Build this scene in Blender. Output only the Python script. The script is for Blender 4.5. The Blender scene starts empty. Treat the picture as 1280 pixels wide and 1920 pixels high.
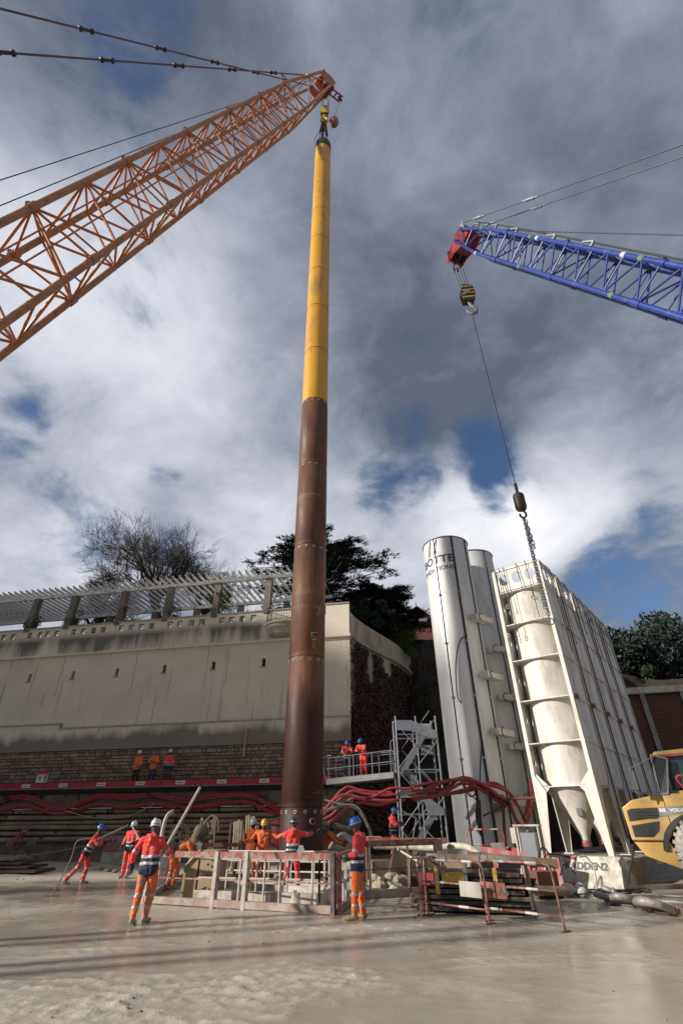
import bpy, bmesh, math, random
from math import sin, cos, pi, radians, atan, sqrt
from mathutils import Vector as V, Matrix as MX, noise
import numpy as np
random.seed(7)
SC = bpy.context.scene
COL = SC.collection

# ------------------------------------------------------------------ camera
FPX = 901.0
CAMZ = 1.7
pitch = atan(585/901.0)
roll = radians(0.5)
fwd = V((0, cos(pitch), sin(pitch)))
r0 = V((1, 0, 0)); u0 = r0.cross(fwd)
RT = cos(roll)*r0 - sin(roll)*u0
UP = cos(roll)*u0 + sin(roll)*r0
CP = V((0, 0, CAMZ))
cd = bpy.data.cameras.new('camera'); cam = bpy.data.objects.new('camera', cd); COL.objects.link(cam)
cd.sensor_fit = 'VERTICAL'; cd.sensor_height = 36; cd.sensor_width = 24
cd.lens = 36*FPX/1920.0
cd.clip_start = 0.1; cd.clip_end = 3000
cam.matrix_world = MX(((RT.x, UP.x, -fwd.x, 0), (RT.y, UP.y, -fwd.y, 0), (RT.z, UP.z, -fwd.z, CAMZ), (0, 0, 0, 1)))
SC.camera = cam

def ray(x, y): return fwd + RT*((x-640)/FPX) - UP*((y-960)/FPX)
def atY(x, y, Y):                       # survey helper: point on the sight line at depth Y
    d = ray(x, y); return CP + d*(Y/d.y)
def atZ(x, y, z=0.0):                   # survey helper: point on the sight line at height z
    d = ray(x, y); return CP + d*((z-CAMZ)/d.z)
def atD(x, y, D): return CP + ray(x, y)*D

# ------------------------------------------------------------------ light
SUN_EL = radians(22); SUNV = V((-0.9578, -0.2873, 0)).normalized()*cos(SUN_EL) + V((0, 0, sin(SUN_EL)))
sl = bpy.data.lights.new('sun', 'SUN'); sl.energy = 4.2; sl.angle = radians(1.8); sl.color = (1.0, 0.935, 0.85)
so = bpy.data.objects.new('sun', sl); COL.objects.link(so); so.location = (-60, 10, 60)
so.rotation_euler = SUNV.to_track_quat('Z', 'Y').to_euler()
SC.view_settings.view_transform = 'Standard'; SC.view_settings.look = 'None'
SC.view_settings.exposure = 0.50; SC.view_settings.gamma = 1.0; SC.view_settings.use_curve_mapping = False

def build_world():
    w = bpy.data.worlds.new('World'); SC.world = w; w.use_nodes = True
    nt = w.node_tree; nt.nodes.clear(); N = nt.nodes; L = nt.links
    out = N.new('ShaderNodeOutputWorld')
    sky = N.new('ShaderNodeTexSky'); sky.sky_type = 'NISHITA'; sky.sun_disc = False
    sky.sun_elevation = SUN_EL; sky.sun_rotation = math.atan2(SUNV.x, SUNV.y)
    tc = N.new('ShaderNodeTexCoord')
    def m(op, a, b=None, c=None, clamp=False):
        n = N.new('ShaderNodeMath'); n.operation = op; n.use_clamp = clamp
        for i, v in enumerate((a, b, c)):
            if v is None: continue
            if isinstance(v, (int, float)): n.inputs[i].default_value = v
            else: L.new(v, n.inputs[i])
        return n.outputs[0]
    sep = N.new('ShaderNodeSeparateXYZ'); L.new(tc.outputs['Generated'], sep.inputs[0])
    zz = m('ADD', m('MAXIMUM', sep.outputs[2], 0.0), 0.28)
    cmb = N.new('ShaderNodeCombineXYZ')
    L.new(m('DIVIDE', sep.outputs[0], zz), cmb.inputs[0]); L.new(m('DIVIDE', sep.outputs[1], zz), cmb.inputs[1])
    def nz(scale, det, rough, off, dist=0.0):
        mp = N.new('ShaderNodeMapping'); mp.inputs['Location'].default_value = off; L.new(cmb.outputs[0], mp.inputs[0])
        n = N.new('ShaderNodeTexNoise'); n.inputs['Scale'].default_value = scale; n.inputs['Detail'].default_value = det
        n.inputs['Roughness'].default_value = rough; n.inputs['Distortion'].default_value = dist
        L.new(mp.outputs[0], n.inputs['Vector']); return n.outputs['Fac']
    def rng(x, a, b, c, d, smooth=False):
        n = N.new('ShaderNodeMapRange'); n.clamp = True
        if smooth: n.interpolation_type = 'SMOOTHSTEP'
        L.new(x, n.inputs[0])
        for i, v in enumerate((a, b, c, d)): n.inputs[i+1].default_value = v
        return n.outputs[0]
    n1 = nz(2.6, 10, 0.60, (3.1, 1.7, 0.0), 0.35)
    n2 = nz(1.35, 5, 0.5, (9.3, 4.4, 2.0), 0.1)
    n3 = nz(6.0, 10, 0.62, (1.3, 7.7, 5.0), 0.4)
    def blobs(lst):
        acc = None
        for (px, py, rad, amp) in lst:
            d = ray(px, py).normalized()
            dp = N.new('ShaderNodeVectorMath'); dp.operation = 'DOT_PRODUCT'
            nm = N.new('ShaderNodeVectorMath'); nm.operation = 'NORMALIZE'; L.new(tc.outputs['Generated'], nm.inputs[0])
            L.new(nm.outputs[0], dp.inputs[0]); dp.inputs[1].default_value = d
            b = rng(dp.outputs['Value'], cos(radians(rad)), 1.0, 0.0, amp, True)
            acc = b if acc is None else m('ADD', acc, b)
        return acc
    # openings in the cloud
    hole = blobs([(705, 905, 4.5, .22), (900, 850, 5.0, .23), (930, 912, 4, .26), (1215, 1045, 11, .21), (310, 885, 3.5, .34), (35, 800, 4, .17),
                  (180, 1035, 7, .18), (240, 15, 7, .20), (860, -10, 8, .16), (1130, 1130, 8, .12), (350, 1060, 6, .16), (800, 905, 4, .16)])
    cov = m('SUBTRACT', m('ADD', m('MULTIPLY', n1, 1.0), m('MULTIPLY', n3, 0.55)), m('MULTIPLY', hole, 0.92))
    cov = rng(cov, 0.40, 0.68, 0.0, 1.0, True)
    # thick dark and thin bright cloud masses
    br = blobs([(170, 700, 20, .18), (130, 560, 15, .07), (60, 930, 15, .15), (110, 1040, 12, .17), (930, 1000, 9, .34), (1040, 935, 9, .26), (860, 950, 8, .20),
                (1010, 1010, 8, .16), (400, 640, 24, .05), (60, 330, 22, .14), (520, 900, 20, .10), (1200, 800, 16, .14), (480, 1010, 12, .16), (300, 500, 18, .12),
                (640, 1100, 18, .14), (1000, 200, 20, .05), (760, 1000, 12, .14)])
    dk = blobs([(240, 40, 16, .16), (1000, 620, 22, .08), (760, 440, 24, .06), (1180, 1170, 14, .10), (90, 820, 9, .14), (860, 60, 16, .06), (1250, 480, 20, .07), (620, 560, 14, .04), (330, 880, 9, .10)])
    v = m('ADD', m('MULTIPLY', m('SUBTRACT', n2, 0.5), 0.36), m('MULTIPLY', m('SUBTRACT', n3, 0.5), 0.40))
    v = m('ADD', v, m('MULTIPLY', m('SUBTRACT', n1, 0.5), 0.50))
    mod = m('ADD', 0.72, m('MULTIPLY', n1, 0.56))
    v = m('ADD', v, m('SUBTRACT', m('MULTIPLY', br, mod), dk))
    v = m('ADD', v, 0.245)
    v = m('MAXIMUM', v, 0.10)
    ramp = N.new('ShaderNodeValToRGB'); L.new(v, ramp.inputs[0])
    e = ramp.color_ramp.elements
    e[0].position = 0.08; e[0].color = (0.085, 0.10, 0.14, 1)
    e[1].position = 0.95; e[1].color = (0.80, 0.81, 0.84, 1)
    for p, c in ((0.22, (0.175, 0.20, 0.255, 1)), (0.36, (0.30, 0.325, 0.385, 1)), (0.6, (0.54, 0.56, 0.62, 1))):
        q = ramp.color_ramp.elements.new(p); q.color = c
    tn = N.new('ShaderNodeMix'); tn.data_type = 'RGBA'; tn.blend_type = 'MULTIPLY'; tn.inputs[0].default_value = 1.0; L.new(sky.outputs[0], tn.inputs[6]); tn.inputs[7].default_value = (0.78, 0.97, 1.2, 1)
    bs = N.new('ShaderNodeBackground'); L.new(tn.outputs[2], bs.inputs[0]); bs.inputs[1].default_value = 0.062
    bc = N.new('ShaderNodeBackground'); L.new(ramp.outputs[0], bc.inputs[0]); bc.inputs[1].default_value = 0.88
    mx = N.new('ShaderNodeMixShader'); L.new(cov, mx.inputs[0]); L.new(bs.outputs[0], mx.inputs[1]); L.new(bc.outputs[0], mx.inputs[2])
    L.new(mx.outputs[0], out.inputs[0])
    w.cycles.sampling_method = 'MANUAL'; w.cycles.sample_map_resolution = 512
build_world()

# ------------------------------------------------------------------ materials
MATS = {}
def mat(name, c1, c2=None, scale=3.0, rough=0.6, r2=None, metal=0.0, bump=0.0, bscale=30.0, stretch=(1, 1, 1), dirt=None, dscale=1.2, damt=0.5, lo=0.35, hi=0.65, det=6, spec=0.5, trans=0.0, streak=None):
    if name in MATS: return MATS[name]
    mt = bpy.data.materials.new(name); mt.use_nodes = True; nt = mt.node_tree; N = nt.nodes; L = nt.links
    b = N['Principled BSDF']; b.inputs['Metallic'].default_value = metal; b.inputs['Roughness'].default_value = rough
    b.inputs['Specular IOR Level'].default_value = spec
    if trans: b.inputs['Transmission Weight'].default_value = trans
    tc = N.new('ShaderNodeTexCoord'); mp = N.new('ShaderNodeMapping'); mp.inputs['Scale'].default_value = stretch
    L.new(tc.outputs['Object'], mp.inputs[0])
    n = N.new('ShaderNodeTexNoise'); n.inputs['Scale'].default_value = scale; n.inputs['Detail'].default_value = det; n.inputs['Roughness'].default_value = .6
    L.new(mp.outputs[0], n.inputs['Vector'])
    r = N.new('ShaderNodeMapRange'); r.inputs[1].default_value = lo; r.inputs[2].default_value = hi; L.new(n.outputs['Fac'], r.inputs[0])
    if c2 is None: c2 = tuple(x*0.72 for x in c1)
    mix = N.new('ShaderNodeMix'); mix.data_type = 'RGBA'; L.new(r.outputs[0], mix.inputs[0])
    mix.inputs[6].default_value = (*c1, 1); mix.inputs[7].default_value = (*c2, 1); last = mix.outputs[2]
    if dirt:
        n2 = N.new('ShaderNodeTexNoise'); n2.inputs['Scale'].default_value = dscale; n2.inputs['Detail'].default_value = 10; n2.inputs['Roughness'].default_value = .7
        mp2 = N.new('ShaderNodeMapping'); mp2.inputs['Scale'].default_value = stretch; mp2.inputs['Location'].default_value = (5.1, 2.2, 7.7)
        L.new(tc.outputs['Object'], mp2.inputs[0]); L.new(mp2.outputs[0], n2.inputs['Vector'])
        r3 = N.new('ShaderNodeMapRange'); r3.inputs[1].default_value = .62-damt*.25; r3.inputs[2].default_value = .74-damt*.2; r3.inputs[4].default_value = .9; L.new(n2.outputs['Fac'], r3.inputs[0])
        mx = N.new('ShaderNodeMix'); mx.data_type = 'RGBA'; L.new(r3.outputs[0], mx.inputs[0]); L.new(last, mx.inputs[6]); mx.inputs[7].default_value = (*dirt, 1); last = mx.outputs[2]
    if streak:
        n3 = N.new('ShaderNodeTexNoise'); n3.inputs['Scale'].default_value = streak[2]; n3.inputs['Detail'].default_value = 7; n3.inputs['Roughness'].default_value = .65
        mp3 = N.new('ShaderNodeMapping'); mp3.inputs['Scale'].default_value = (1, 1, .06); mp3.inputs['Location'].default_value = (2.1, 9.2, 3.7)
        L.new(tc.outputs['Object'], mp3.inputs[0]); L.new(mp3.outputs[0], n3.inputs['Vector'])
        r4 = N.new('ShaderNodeMapRange'); r4.inputs[1].default_value = .56; r4.inputs[2].default_value = .70; r4.inputs[4].default_value = streak[1]; L.new(n3.outputs['Fac'], r4.inputs[0])
        mx3 = N.new('ShaderNodeMix'); mx3.data_type = 'RGBA'; L.new(r4.outputs[0], mx3.inputs[0]); L.new(last, mx3.inputs[6]); mx3.inputs[7].default_value = (*streak[0], 1); last = mx3.outputs[2]
    L.new(last, b.inputs['Base Color'])
    if r2 is not None:
        rr = N.new('ShaderNodeMapRange'); rr.inputs[1].default_value = .35; rr.inputs[2].default_value = .65; rr.inputs[3].default_value = rough; rr.inputs[4].default_value = r2
        L.new(n.outputs['Fac'], rr.inputs[0]); L.new(rr.outputs[0], b.inputs['Roughness'])
    if bump:
        nb = N.new('ShaderNodeTexNoise'); nb.inputs['Scale'].default_value = bscale; nb.inputs['Detail'].default_value = 5; L.new(mp.outputs[0], nb.inputs['Vector'])
        bp = N.new('ShaderNodeBump'); bp.inputs['Strength'].default_value = bump; bp.inputs['Distance'].default_value = .02
        L.new(nb.outputs['Fac'], bp.inputs['Height']); L.new(bp.outputs[0], b.inputs['Normal'])
    MATS[name] = mt; return mt

M = {}
M['boom_o'] = mat('boom_orange', (.54, .17, .04), (.42, .12, .03), 2, .5, bump=.05, dirt=(.16, .09, .05), dscale=3, damt=.5)
M['boom_b'] = mat('boom_blue', (.018, .05, .27), (.016, .04, .20), 2, .4, dirt=(.12, .14, .2), dscale=4, damt=.25)
M['red_p'] = mat('red_paint', (.46, .02, .025), (.33, .018, .02), 4, .45, dirt=(.24, .17, .13), dscale=5, damt=.4)
M['red_n'] = mat('red_muddy', (.30, .035, .035), (.22, .04, .035), 6, .6, dirt=(.30, .25, .19), dscale=5, damt=.75, bump=.2)
M['red_b'] = mat('red_toeboard', (.38, .012, .025), (.30, .012, .02), 3, .5, dirt=(.16, .08, .07), dscale=3, damt=.3)
M['hose_r'] = mat('red_hose', (.40, .022, .035), (.28, .02, .03), 2, .55, dirt=(.20, .08, .065), dscale=3, damt=.65, bump=.1)
M['rope'] = mat('wire_rope', (.035, .035, .038), (.02, .02, .02), 30, .5, metal=.4)
M['pend'] = mat('pendant_bar', (.12, .055, .055), (.08, .04, .04), 4, .5)
M['steel'] = mat('dark_steel', (.05, .048, .045), (.03, .028, .026), 6, .5, metal=.5, dirt=(.12, .08, .05), dscale=6, damt=.4)
M['galv'] = mat('galvanised', (.34, .36, .38), (.26, .28, .30), 7, .42, metal=.65)
M['galvd'] = mat('galvanised_dull', (.26, .27, .28), (.19, .20, .21), 7, .55, metal=.4, dirt=(.2, .17, .13), dscale=3, damt=.3)
M['alu'] = mat('aluminium', (.55, .56, .57), (.45, .46, .47), 7, .35, metal=.8)
M['white'] = mat('white_paint', (.60, .57, .50), (.48, .45, .38), 2.2, .5, dirt=(.30, .24, .17), dscale=3.2, damt=.6, bump=.03)
M['whitesilo'] = mat('white_silo', (.64, .645, .64), (.56, .565, .56), .8, .38, dirt=(.46, .43, .37), dscale=1.4, damt=.35, stretch=(1, 1, .3), streak=((.45, .41, .34), .55, 2.5), bump=.04, bscale=2)
M['cream'] = mat('cream_silo', (.66, .64, .58), (.57, .55, .49), 1.3, .55, streak=((.40, .30, .20), .6, 3.0), dirt=(.42, .36, .28), dscale=1.7, damt=.5, stretch=(1, 1, .35), bump=.05)
M['plate'] = mat('plate_grey_cream', (.74, .73, .69), (.64, .63, .59), 1.2, .6, streak=((.34, .22, .14), .7, 3.0), dirt=(.40, .33, .26), dscale=1.6, damt=.5, stretch=(1, 1, .3), bump=.05)
M['mudwhite'] = mat('white_muddy', (.66, .64, .60), (.50, .47, .42), 5, .6, dirt=(.32, .28, .23), dscale=4, damt=.75, bump=.15)
M['mud'] = mat('mud_crust', (.24, .19, .13), (.17, .13, .09), 6, .75, bump=.5, bscale=20)
M['conc'] = mat('concrete', (.42, .39, .33), (.33, .30, .25), 2.5, .8, dirt=(.22, .18, .13), dscale=2, damt=.5, bump=.25)
M['concw'] = mat('concrete_pale', (.60, .57, .49), (.50, .47, .40), 2.5, .7, dirt=(.30, .25, .18), dscale=2.5, damt=.55, bump=.2)
M['pipe'] = mat('pipe_muddy', (.32, .24, .15), (.22, .165, .105), 3, .65, dirt=(.13, .10, .07), dscale=2, damt=.5, bump=.3, stretch=(.4, .4, 1))
M['wood'] = mat('lagging_wood', (.13, .06, .035), (.075, .035, .022), 3, .8, stretch=(.4, .4, 6), bump=.4, bscale=12)
M['woodg'] = mat('weathered_wood', (.30, .24, .16), (.2, .15, .1), 4, .8, stretch=(1, 1, .5), bump=.4)
M['black'] = mat('black_rubber', (.02, .02, .02), (.03, .028, .026), 6, .6)
M['hosec'] = mat('canvas_hose', (.42, .36, .25), (.30, .25, .17), 5, .8, bump=.2)
M['hosew'] = mat('pale_hose', (.52, .50, .40), (.40, .37, .28), 4, .6, dirt=(.28, .22, .15), dscale=3, damt=.5)
M['yel'] = mat('truck_yellow', (.62, .37, .075), (.54, .32, .07), 2, .4, dirt=(.36, .29, .18), dscale=2.5, damt=.6)
M['glass'] = mat('cab_glass', (.03, .07, .07), (.04, .09, .085), 2, .06, spec=.8)
M['hook_y'] = mat('hook_yellow', (.60, .40, .06), (.5, .3, .05), 3, .5, dirt=(.1, .08, .05), damt=.4)
M['tyre'] = mat('tyre_muddy', (.44, .42, .37), (.30, .28, .24), 5, .85, bump=.4)
M['iron'] = mat('black_iron', (.02, .02, .022), (.03, .03, .03), 6, .5)
M['text_b'] = mat('text_navy', (.012, .03, .12), (.012, .03, .10), 3, .5)
M['text_w'] = mat('text_white', (.75, .75, .75), (.7, .7, .7), 3, .5)
M['text_k'] = mat('text_dark', (.07, .07, .09), (.16, .15, .15), 12, .7)
M['sign_w'] = mat('sign_white', (.62, .60, .56), (.5, .48, .44), 6, .5)
M['chalk'] = mat('chalk_mark', (.52, .46, .40), (.40, .33, .27), 30, .9)
M['boardgrey'] = mat('board_grey', (.24, .235, .215), (.20, .195, .18), 4, .7)
M['void'] = mat('dark_interior', (.012, .012, .012), (.02, .02, .02), 3, .9)

# ------------------------------------------------------------------ mesh builder
class MB:
    def __init__(s): s.v = []; s.f = []; s.m = []
    def add(s, vs, fs, mi=0, T=None):
        o = len(s.v)
        s.v += [tuple(T @ V(v)) if T is not None else tuple(v) for v in vs]
        s.f += [tuple(i+o for i in f) for f in fs]; s.m += [mi]*len(fs); return s
    def box(s, c, d, R=None, mi=0):
        x, y, z = (k/2 for k in d); vs = [V((a, b, e)) for a in (-x, x) for b in (-y, y) for e in (-z, z)]
        c = V(c); vs = [(R @ v if R is not None else v)+c for v in vs]
        return s.add(vs, [(0, 1, 3, 2), (4, 6, 7, 5), (0, 4, 5, 1), (2, 3, 7, 6), (0, 2, 6, 4), (1, 5, 7, 3)], mi)
    def beam(s, a, b, w, h, up=(0, 0, 1), mi=0):
        a = V(a); b = V(b); d = (b-a); l = d.length; d.normalize(); up = V(up)
        if abs(d.dot(up)) > .98: up = V((0, 1, 0))
        sx = d.cross(up).normalized(); uz = sx.cross(d)
        return s.box((a+b)/2, (l, w, h), MX((d, sx, uz)).transposed(), mi)
    def tube(s, pts, r, n=8, cap=True, mi=0, closed=False):
        pts = [V(p) for p in pts]; k = len(pts); rs = r if isinstance(r, (list, tuple)) else [r]*k
        vs = []; nrm = None
        for i in range(k):
            if closed: t = pts[(i+1) % k]-pts[i-1]
            else: t = pts[min(i+1, k-1)]-pts[max(i-1, 0)]
            if t.length < 1e-9: t = V((0, 0, 1))
            t.normalize()
            if nrm is None:
                nrm = t.orthogonal().normalized()
            nrm = (nrm - t*nrm.dot(t))
            if nrm.length < 1e-6: nrm = t.orthogonal()
            nrm.normalize(); bn = t.cross(nrm)
            for j in range(n):
                a = 2*pi*j/n; vs.append(pts[i]+(nrm*cos(a)+bn*sin(a))*rs[i])
        fs = []
        for i in range(k if closed else k-1):
            for j in range(n):
                a = i*n+j; b = i*n+(j+1) % n; c = ((i+1) % k)*n+(j+1) % n; d = ((i+1) % k)*n+j; fs.append((a, b, c, d))
        if cap and not closed: fs.append(tuple(range(n-1, -1, -1))); fs.append(tuple(range((k-1)*n, k*n)))
        return s.add(vs, fs, mi)
    def cyl(s, a, b, r, r2=None, n=12, mi=0): return s.tube([a, b], [r, r if r2 is None else r2], n, True, mi)
    def lathe(s, prof, c=(0, 0, 0), n=24, mi=0, R=None, cap=True):
        vs = []; c = V(c)
        for (r, z) in prof:
            for j in range(n):
                p = V((r*cos(2*pi*j/n), r*sin(2*pi*j/n), z)); vs.append((R @ p if R is not None else p)+c)
        fs = []
        for i in range(len(prof)-1):
            for j in range(n): fs.append((i*n+j, i*n+(j+1) % n, (i+1)*n+(j+1) % n, (i+1)*n+j))
        if cap: fs.append(tuple(range(n-1, -1, -1))); fs.append(tuple(range((len(prof)-1)*n, len(prof)*n)))
        return s.add(vs, fs, mi)
    def sphere(s, c, r, n=10, mi=0, sc=(1, 1, 1)):
        pr = [(max(r*sin(pi*i/n), .0005), -r*cos(pi*i/n)) for i in range(n+1)]
        o = len(s.v); s.lathe(pr, (0, 0, 0), max(8, n+2), mi)
        for i in range(o, len(s.v)): v = s.v[i]; s.v[i] = (v[0]*sc[0]+c[0], v[1]*sc[1]+c[1], v[2]*sc[2]+c[2])
        return s
    def prism(s, poly, o, ex, ey, ez, t, mi=0):     # poly in (ex,ey), thickness t along ez
        o = V(o); ex = V(ex); ey = V(ey); ez = V(ez); n = len(poly)
        vs = [o+ex*p[0]+ey*p[1] for p in poly]+[o+ex*p[0]+ey*p[1]+ez*t for p in poly]
        fs = [tuple(range(n-1, -1, -1)), tuple(range(n, 2*n))]+[(i, (i+1) % n, n+(i+1) % n, n+i) for i in range(n)]
        return s.add(vs, fs, mi)
    def build(s, name, mats, parent=None, smooth=True, world=True, ang=.7):
        me = bpy.data.meshes.new(name)
        vs = s.v
        if parent is not None and world:
            inv = rootm(parent).inverted(); vs = [tuple(inv @ V(v)) for v in vs]
        me.from_pydata(vs, [], s.f)
        for m_ in (mats if isinstance(mats, (list, tuple)) else [mats]): me.materials.append(m_)
        me.polygons.foreach_set('material_index', s.m)
        if smooth:
            me.polygons.foreach_set('use_smooth', [True]*len(me.polygons)); me.set_sharp_from_angle(angle=ang)
        me.update()
        o = bpy.data.objects.new(name, me); COL.objects.link(o)
        if parent is not None: o.parent = parent
        return o

def rootm(o):
    m_ = o.matrix_basis.copy()
    while o.parent is not None: o = o.parent; m_ = o.matrix_basis @ m_
    return m_
def tag(o, label=None, cat=None, group=None, kind=None):
    if label: o['label'] = label
    if cat: o['category'] = cat
    if group: o['group'] = group
    if kind: o['kind'] = kind
    return o
def thing(name, label, cat, loc=(0, 0, 0), rz=0, group=None):
    o = bpy.data.objects.new(name, None); COL.objects.link(o); o.location = loc; o.rotation_euler = (0, 0, rz); o.empty_display_size = .3
    return tag(o, label, cat, group)
def link(name, me, parent, matrix=None):
    o = bpy.data.objects.new(name, me); COL.objects.link(o); o.parent = parent
    if matrix is not None: o.matrix_basis = matrix
    return o
def copy_tree(o, parent=None):
    c = o.copy(); COL.objects.link(c); c.parent = parent
    for ch in list(KIDS(o)): copy_tree(ch, c)
    return c
def KIDS(o): return [x for x in COL.objects if x.parent == o]
_rod = {}
def rod(name, a, b, r, m_, parent, n=8, world=True):
    key = (m_.name, n)
    if key not in _rod:
        q = MB(); q.cyl((0, 0, 0), (0, 0, 1), 1, n=n); ob = q.build('rod_source', m_, world=False); _rod[key] = ob.data; bpy.data.objects.remove(ob)
    a = V(a); b = V(b); d = b-a
    R = d.to_track_quat('Z', 'Y').to_matrix().to_4x4()
    W = MX.Translation(a) @ R @ MX.Diagonal((r, r, d.length, 1))
    if world: W = rootm(parent).inverted() @ W
    return link(name, _rod[key], parent, W)
def boxo(name, c, d, m_, parent, R=None, world=True):
    q = MB(); q.box(c, d, R); return q.build(name, m_, parent, world=world)
def wire(name, pts, r, m_, parent=None, n=6):
    q = MB(); q.tube(pts, r, n); return q.build(name, m_, parent)
def bez(pts, seg=8):        # catmull-rom through points
    P = [V(p) for p in pts]; P = [P[0]*2-P[1]]+P+[P[-1]*2-P[-2]]; out = []
    for i in range(1, len(P)-2):
        for k in range(seg):
            t = k/seg; a, b, c, d = P[i-1], P[i], P[i+1], P[i+2]
            out.append(.5*((2*b)+(c-a)*t+(2*a-5*b+4*c-d)*t*t+(3*b-a-3*c+d)*t**3))
    out.append(P[-2]); return out
def text_mb(txt, size, fn, ext=.0, mb=None, mi=0, xs=1.0, bold=0.0, flip=False):
    cu = bpy.data.curves.new('t', 'FONT'); cu.body = txt; cu.size = size; cu.offset = bold; cu.resolution_u = 3
    ob = bpy.data.objects.new('t', cu); COL.objects.link(ob)
    dg = bpy.context.evaluated_depsgraph_get(); me = bpy.data.meshes.new_from_object(ob.evaluated_get(dg))
    bm = bmesh.new(); bm.from_mesh(me)
    bmesh.ops.triangulate(bm, faces=bm.faces)
    bmesh.ops.subdivide_edges(bm, edges=[e for e in bm.edges if e.calc_length() > size*.4], cuts=1)
    mb = mb or MB(); vs = [fn(v.co.x*xs, -v.co.y if flip else v.co.y) for v in bm.verts]
    mb.add(vs, [tuple(v.index for v in f.verts) for f in bm.faces], mi)
    bm.free(); bpy.data.objects.remove(ob); bpy.data.curves.remove(cu); bpy.data.meshes.remove(me); return mb
def plate_holes(outline, holes, fn, t, mb, mi=0):
    """flat plate with real holes; outline/holes are 2D loops, fn maps (x,y,z)->point"""
    cu = bpy.data.curves.new('p', 'CURVE'); cu.dimensions = '2D'; cu.fill_mode = 'BOTH'; cu.extrude = t/2
    for lp in [outline]+holes:
        sp = cu.splines.new('POLY'); sp.points.add(len(lp)-1); sp.use_cyclic_u = True
        for i, p in enumerate(lp): sp.points[i].co = (p[0], p[1], 0, 1)
    ob = bpy.data.objects.new('p', cu); COL.objects.link(ob)
    dg = bpy.context.evaluated_depsgraph_get(); me = bpy.data.meshes.new_from_object(ob.evaluated_get(dg))
    mb.add([fn(*v.co) for v in me.vertices], [tuple(p.vertices) for p in me.polygons], mi)
    bpy.data.objects.remove(ob); bpy.data.curves.remove(cu); bpy.data.meshes.remove(me); return mb
def circ(cx, cy, rx, ry=None, n=20): ry = ry or rx; return [(cx+rx*cos(2*pi*i/n), cy+ry*sin(2*pi*i/n)) for i in range(n)]
def rect(x0, y0, x1, y1): return [(x0, y0), (x1, y0), (x1, y1), (x0, y1)]
# ================================================================== GROUND
def ground_mat():
    mt = bpy.data.materials.new('wet_mud'); mt.use_nodes = True; nt = mt.node_tree; N = nt.nodes; L = nt.links; b = N['Principled BSDF']
    ge = N.new('ShaderNodeNewGeometry'); sp = N.new('ShaderNodeSeparateXYZ'); L.new(ge.outputs['Position'], sp.inputs[0])
    def nz(s, d=6, r=.6, loc=(0, 0, 0)):
        mp = N.new('ShaderNodeMapping'); mp.inputs['Location'].default_value = loc; L.new(ge.outputs['Position'], mp.inputs[0])
        n = N.new('ShaderNodeTexNoise'); n.inputs['Scale'].default_value = s; n.inputs['Detail'].default_value = d; n.inputs['Roughness'].default_value = r
        L.new(mp.outputs[0], n.inputs['Vector']); return n.outputs['Fac']
    def rng(x, a, b_, c, d):
        n = N.new('ShaderNodeMapRange'); L.new(x, n.inputs[0])
        for i, v in enumerate((a, b_, c, d)): n.inputs[i+1].default_value = v
        return n.outputs[0]
    def mx(f, a, b_):
        n = N.new('ShaderNodeMix'); n.data_type = 'RGBA'; L.new(f, n.inputs[0])
        for i, v in ((6, a), (7, b_)):
            if isinstance(v, tuple): n.inputs[i].default_value = (*v, 1)
            else: L.new(v, n.inputs[i])
        return n.outputs[2]
    wet = rng(sp.outputs[2], .002, .022, 1, 0)
    c = mx(rng(nz(.55), .35, .65, 0, 1), (.49, .44, .355), (.57, .515, .42))
    c = mx(rng(nz(6, 8, .7, (3, 1, 0)), .45, .75, 0, .7), c, (.31, .27, .215))
    c = mx(rng(nz(45, 4, .8, (1, 5, 0)), .52, .72, 0, .55), c, (.26, .225, .175))
    c = mx(wet, c, (.41, .37, .30))
    L.new(c, b.inputs['Base Color'])
    ad = N.new('ShaderNodeMath'); ad.operation = 'MULTIPLY'; L.new(wet, ad.inputs[0]); L.new(rng(nz(.9, 5, .6, (8, 2, 1)), .30, .55, .35, 1), ad.inputs[1])
    ro = rng(ad.outputs[0], 0, 1,   .52, .12); L.new(ro, b.inputs['Roughness'])
    b.inputs['Specular IOR Level'].default_value = .55
    n1 = nz(14, 10, .7); bp = N.new('ShaderNodeBump'); bp.inputs['Distance'].default_value = .03
    st = rng(wet, 0, 1, .7, .12); L.new(st, bp.inputs['Strength']); L.new(n1, bp.inputs['Height']); L.new(bp.outputs[0], b.inputs['Normal'])
    return mt
M['mudground'] = ground_mat()

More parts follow.
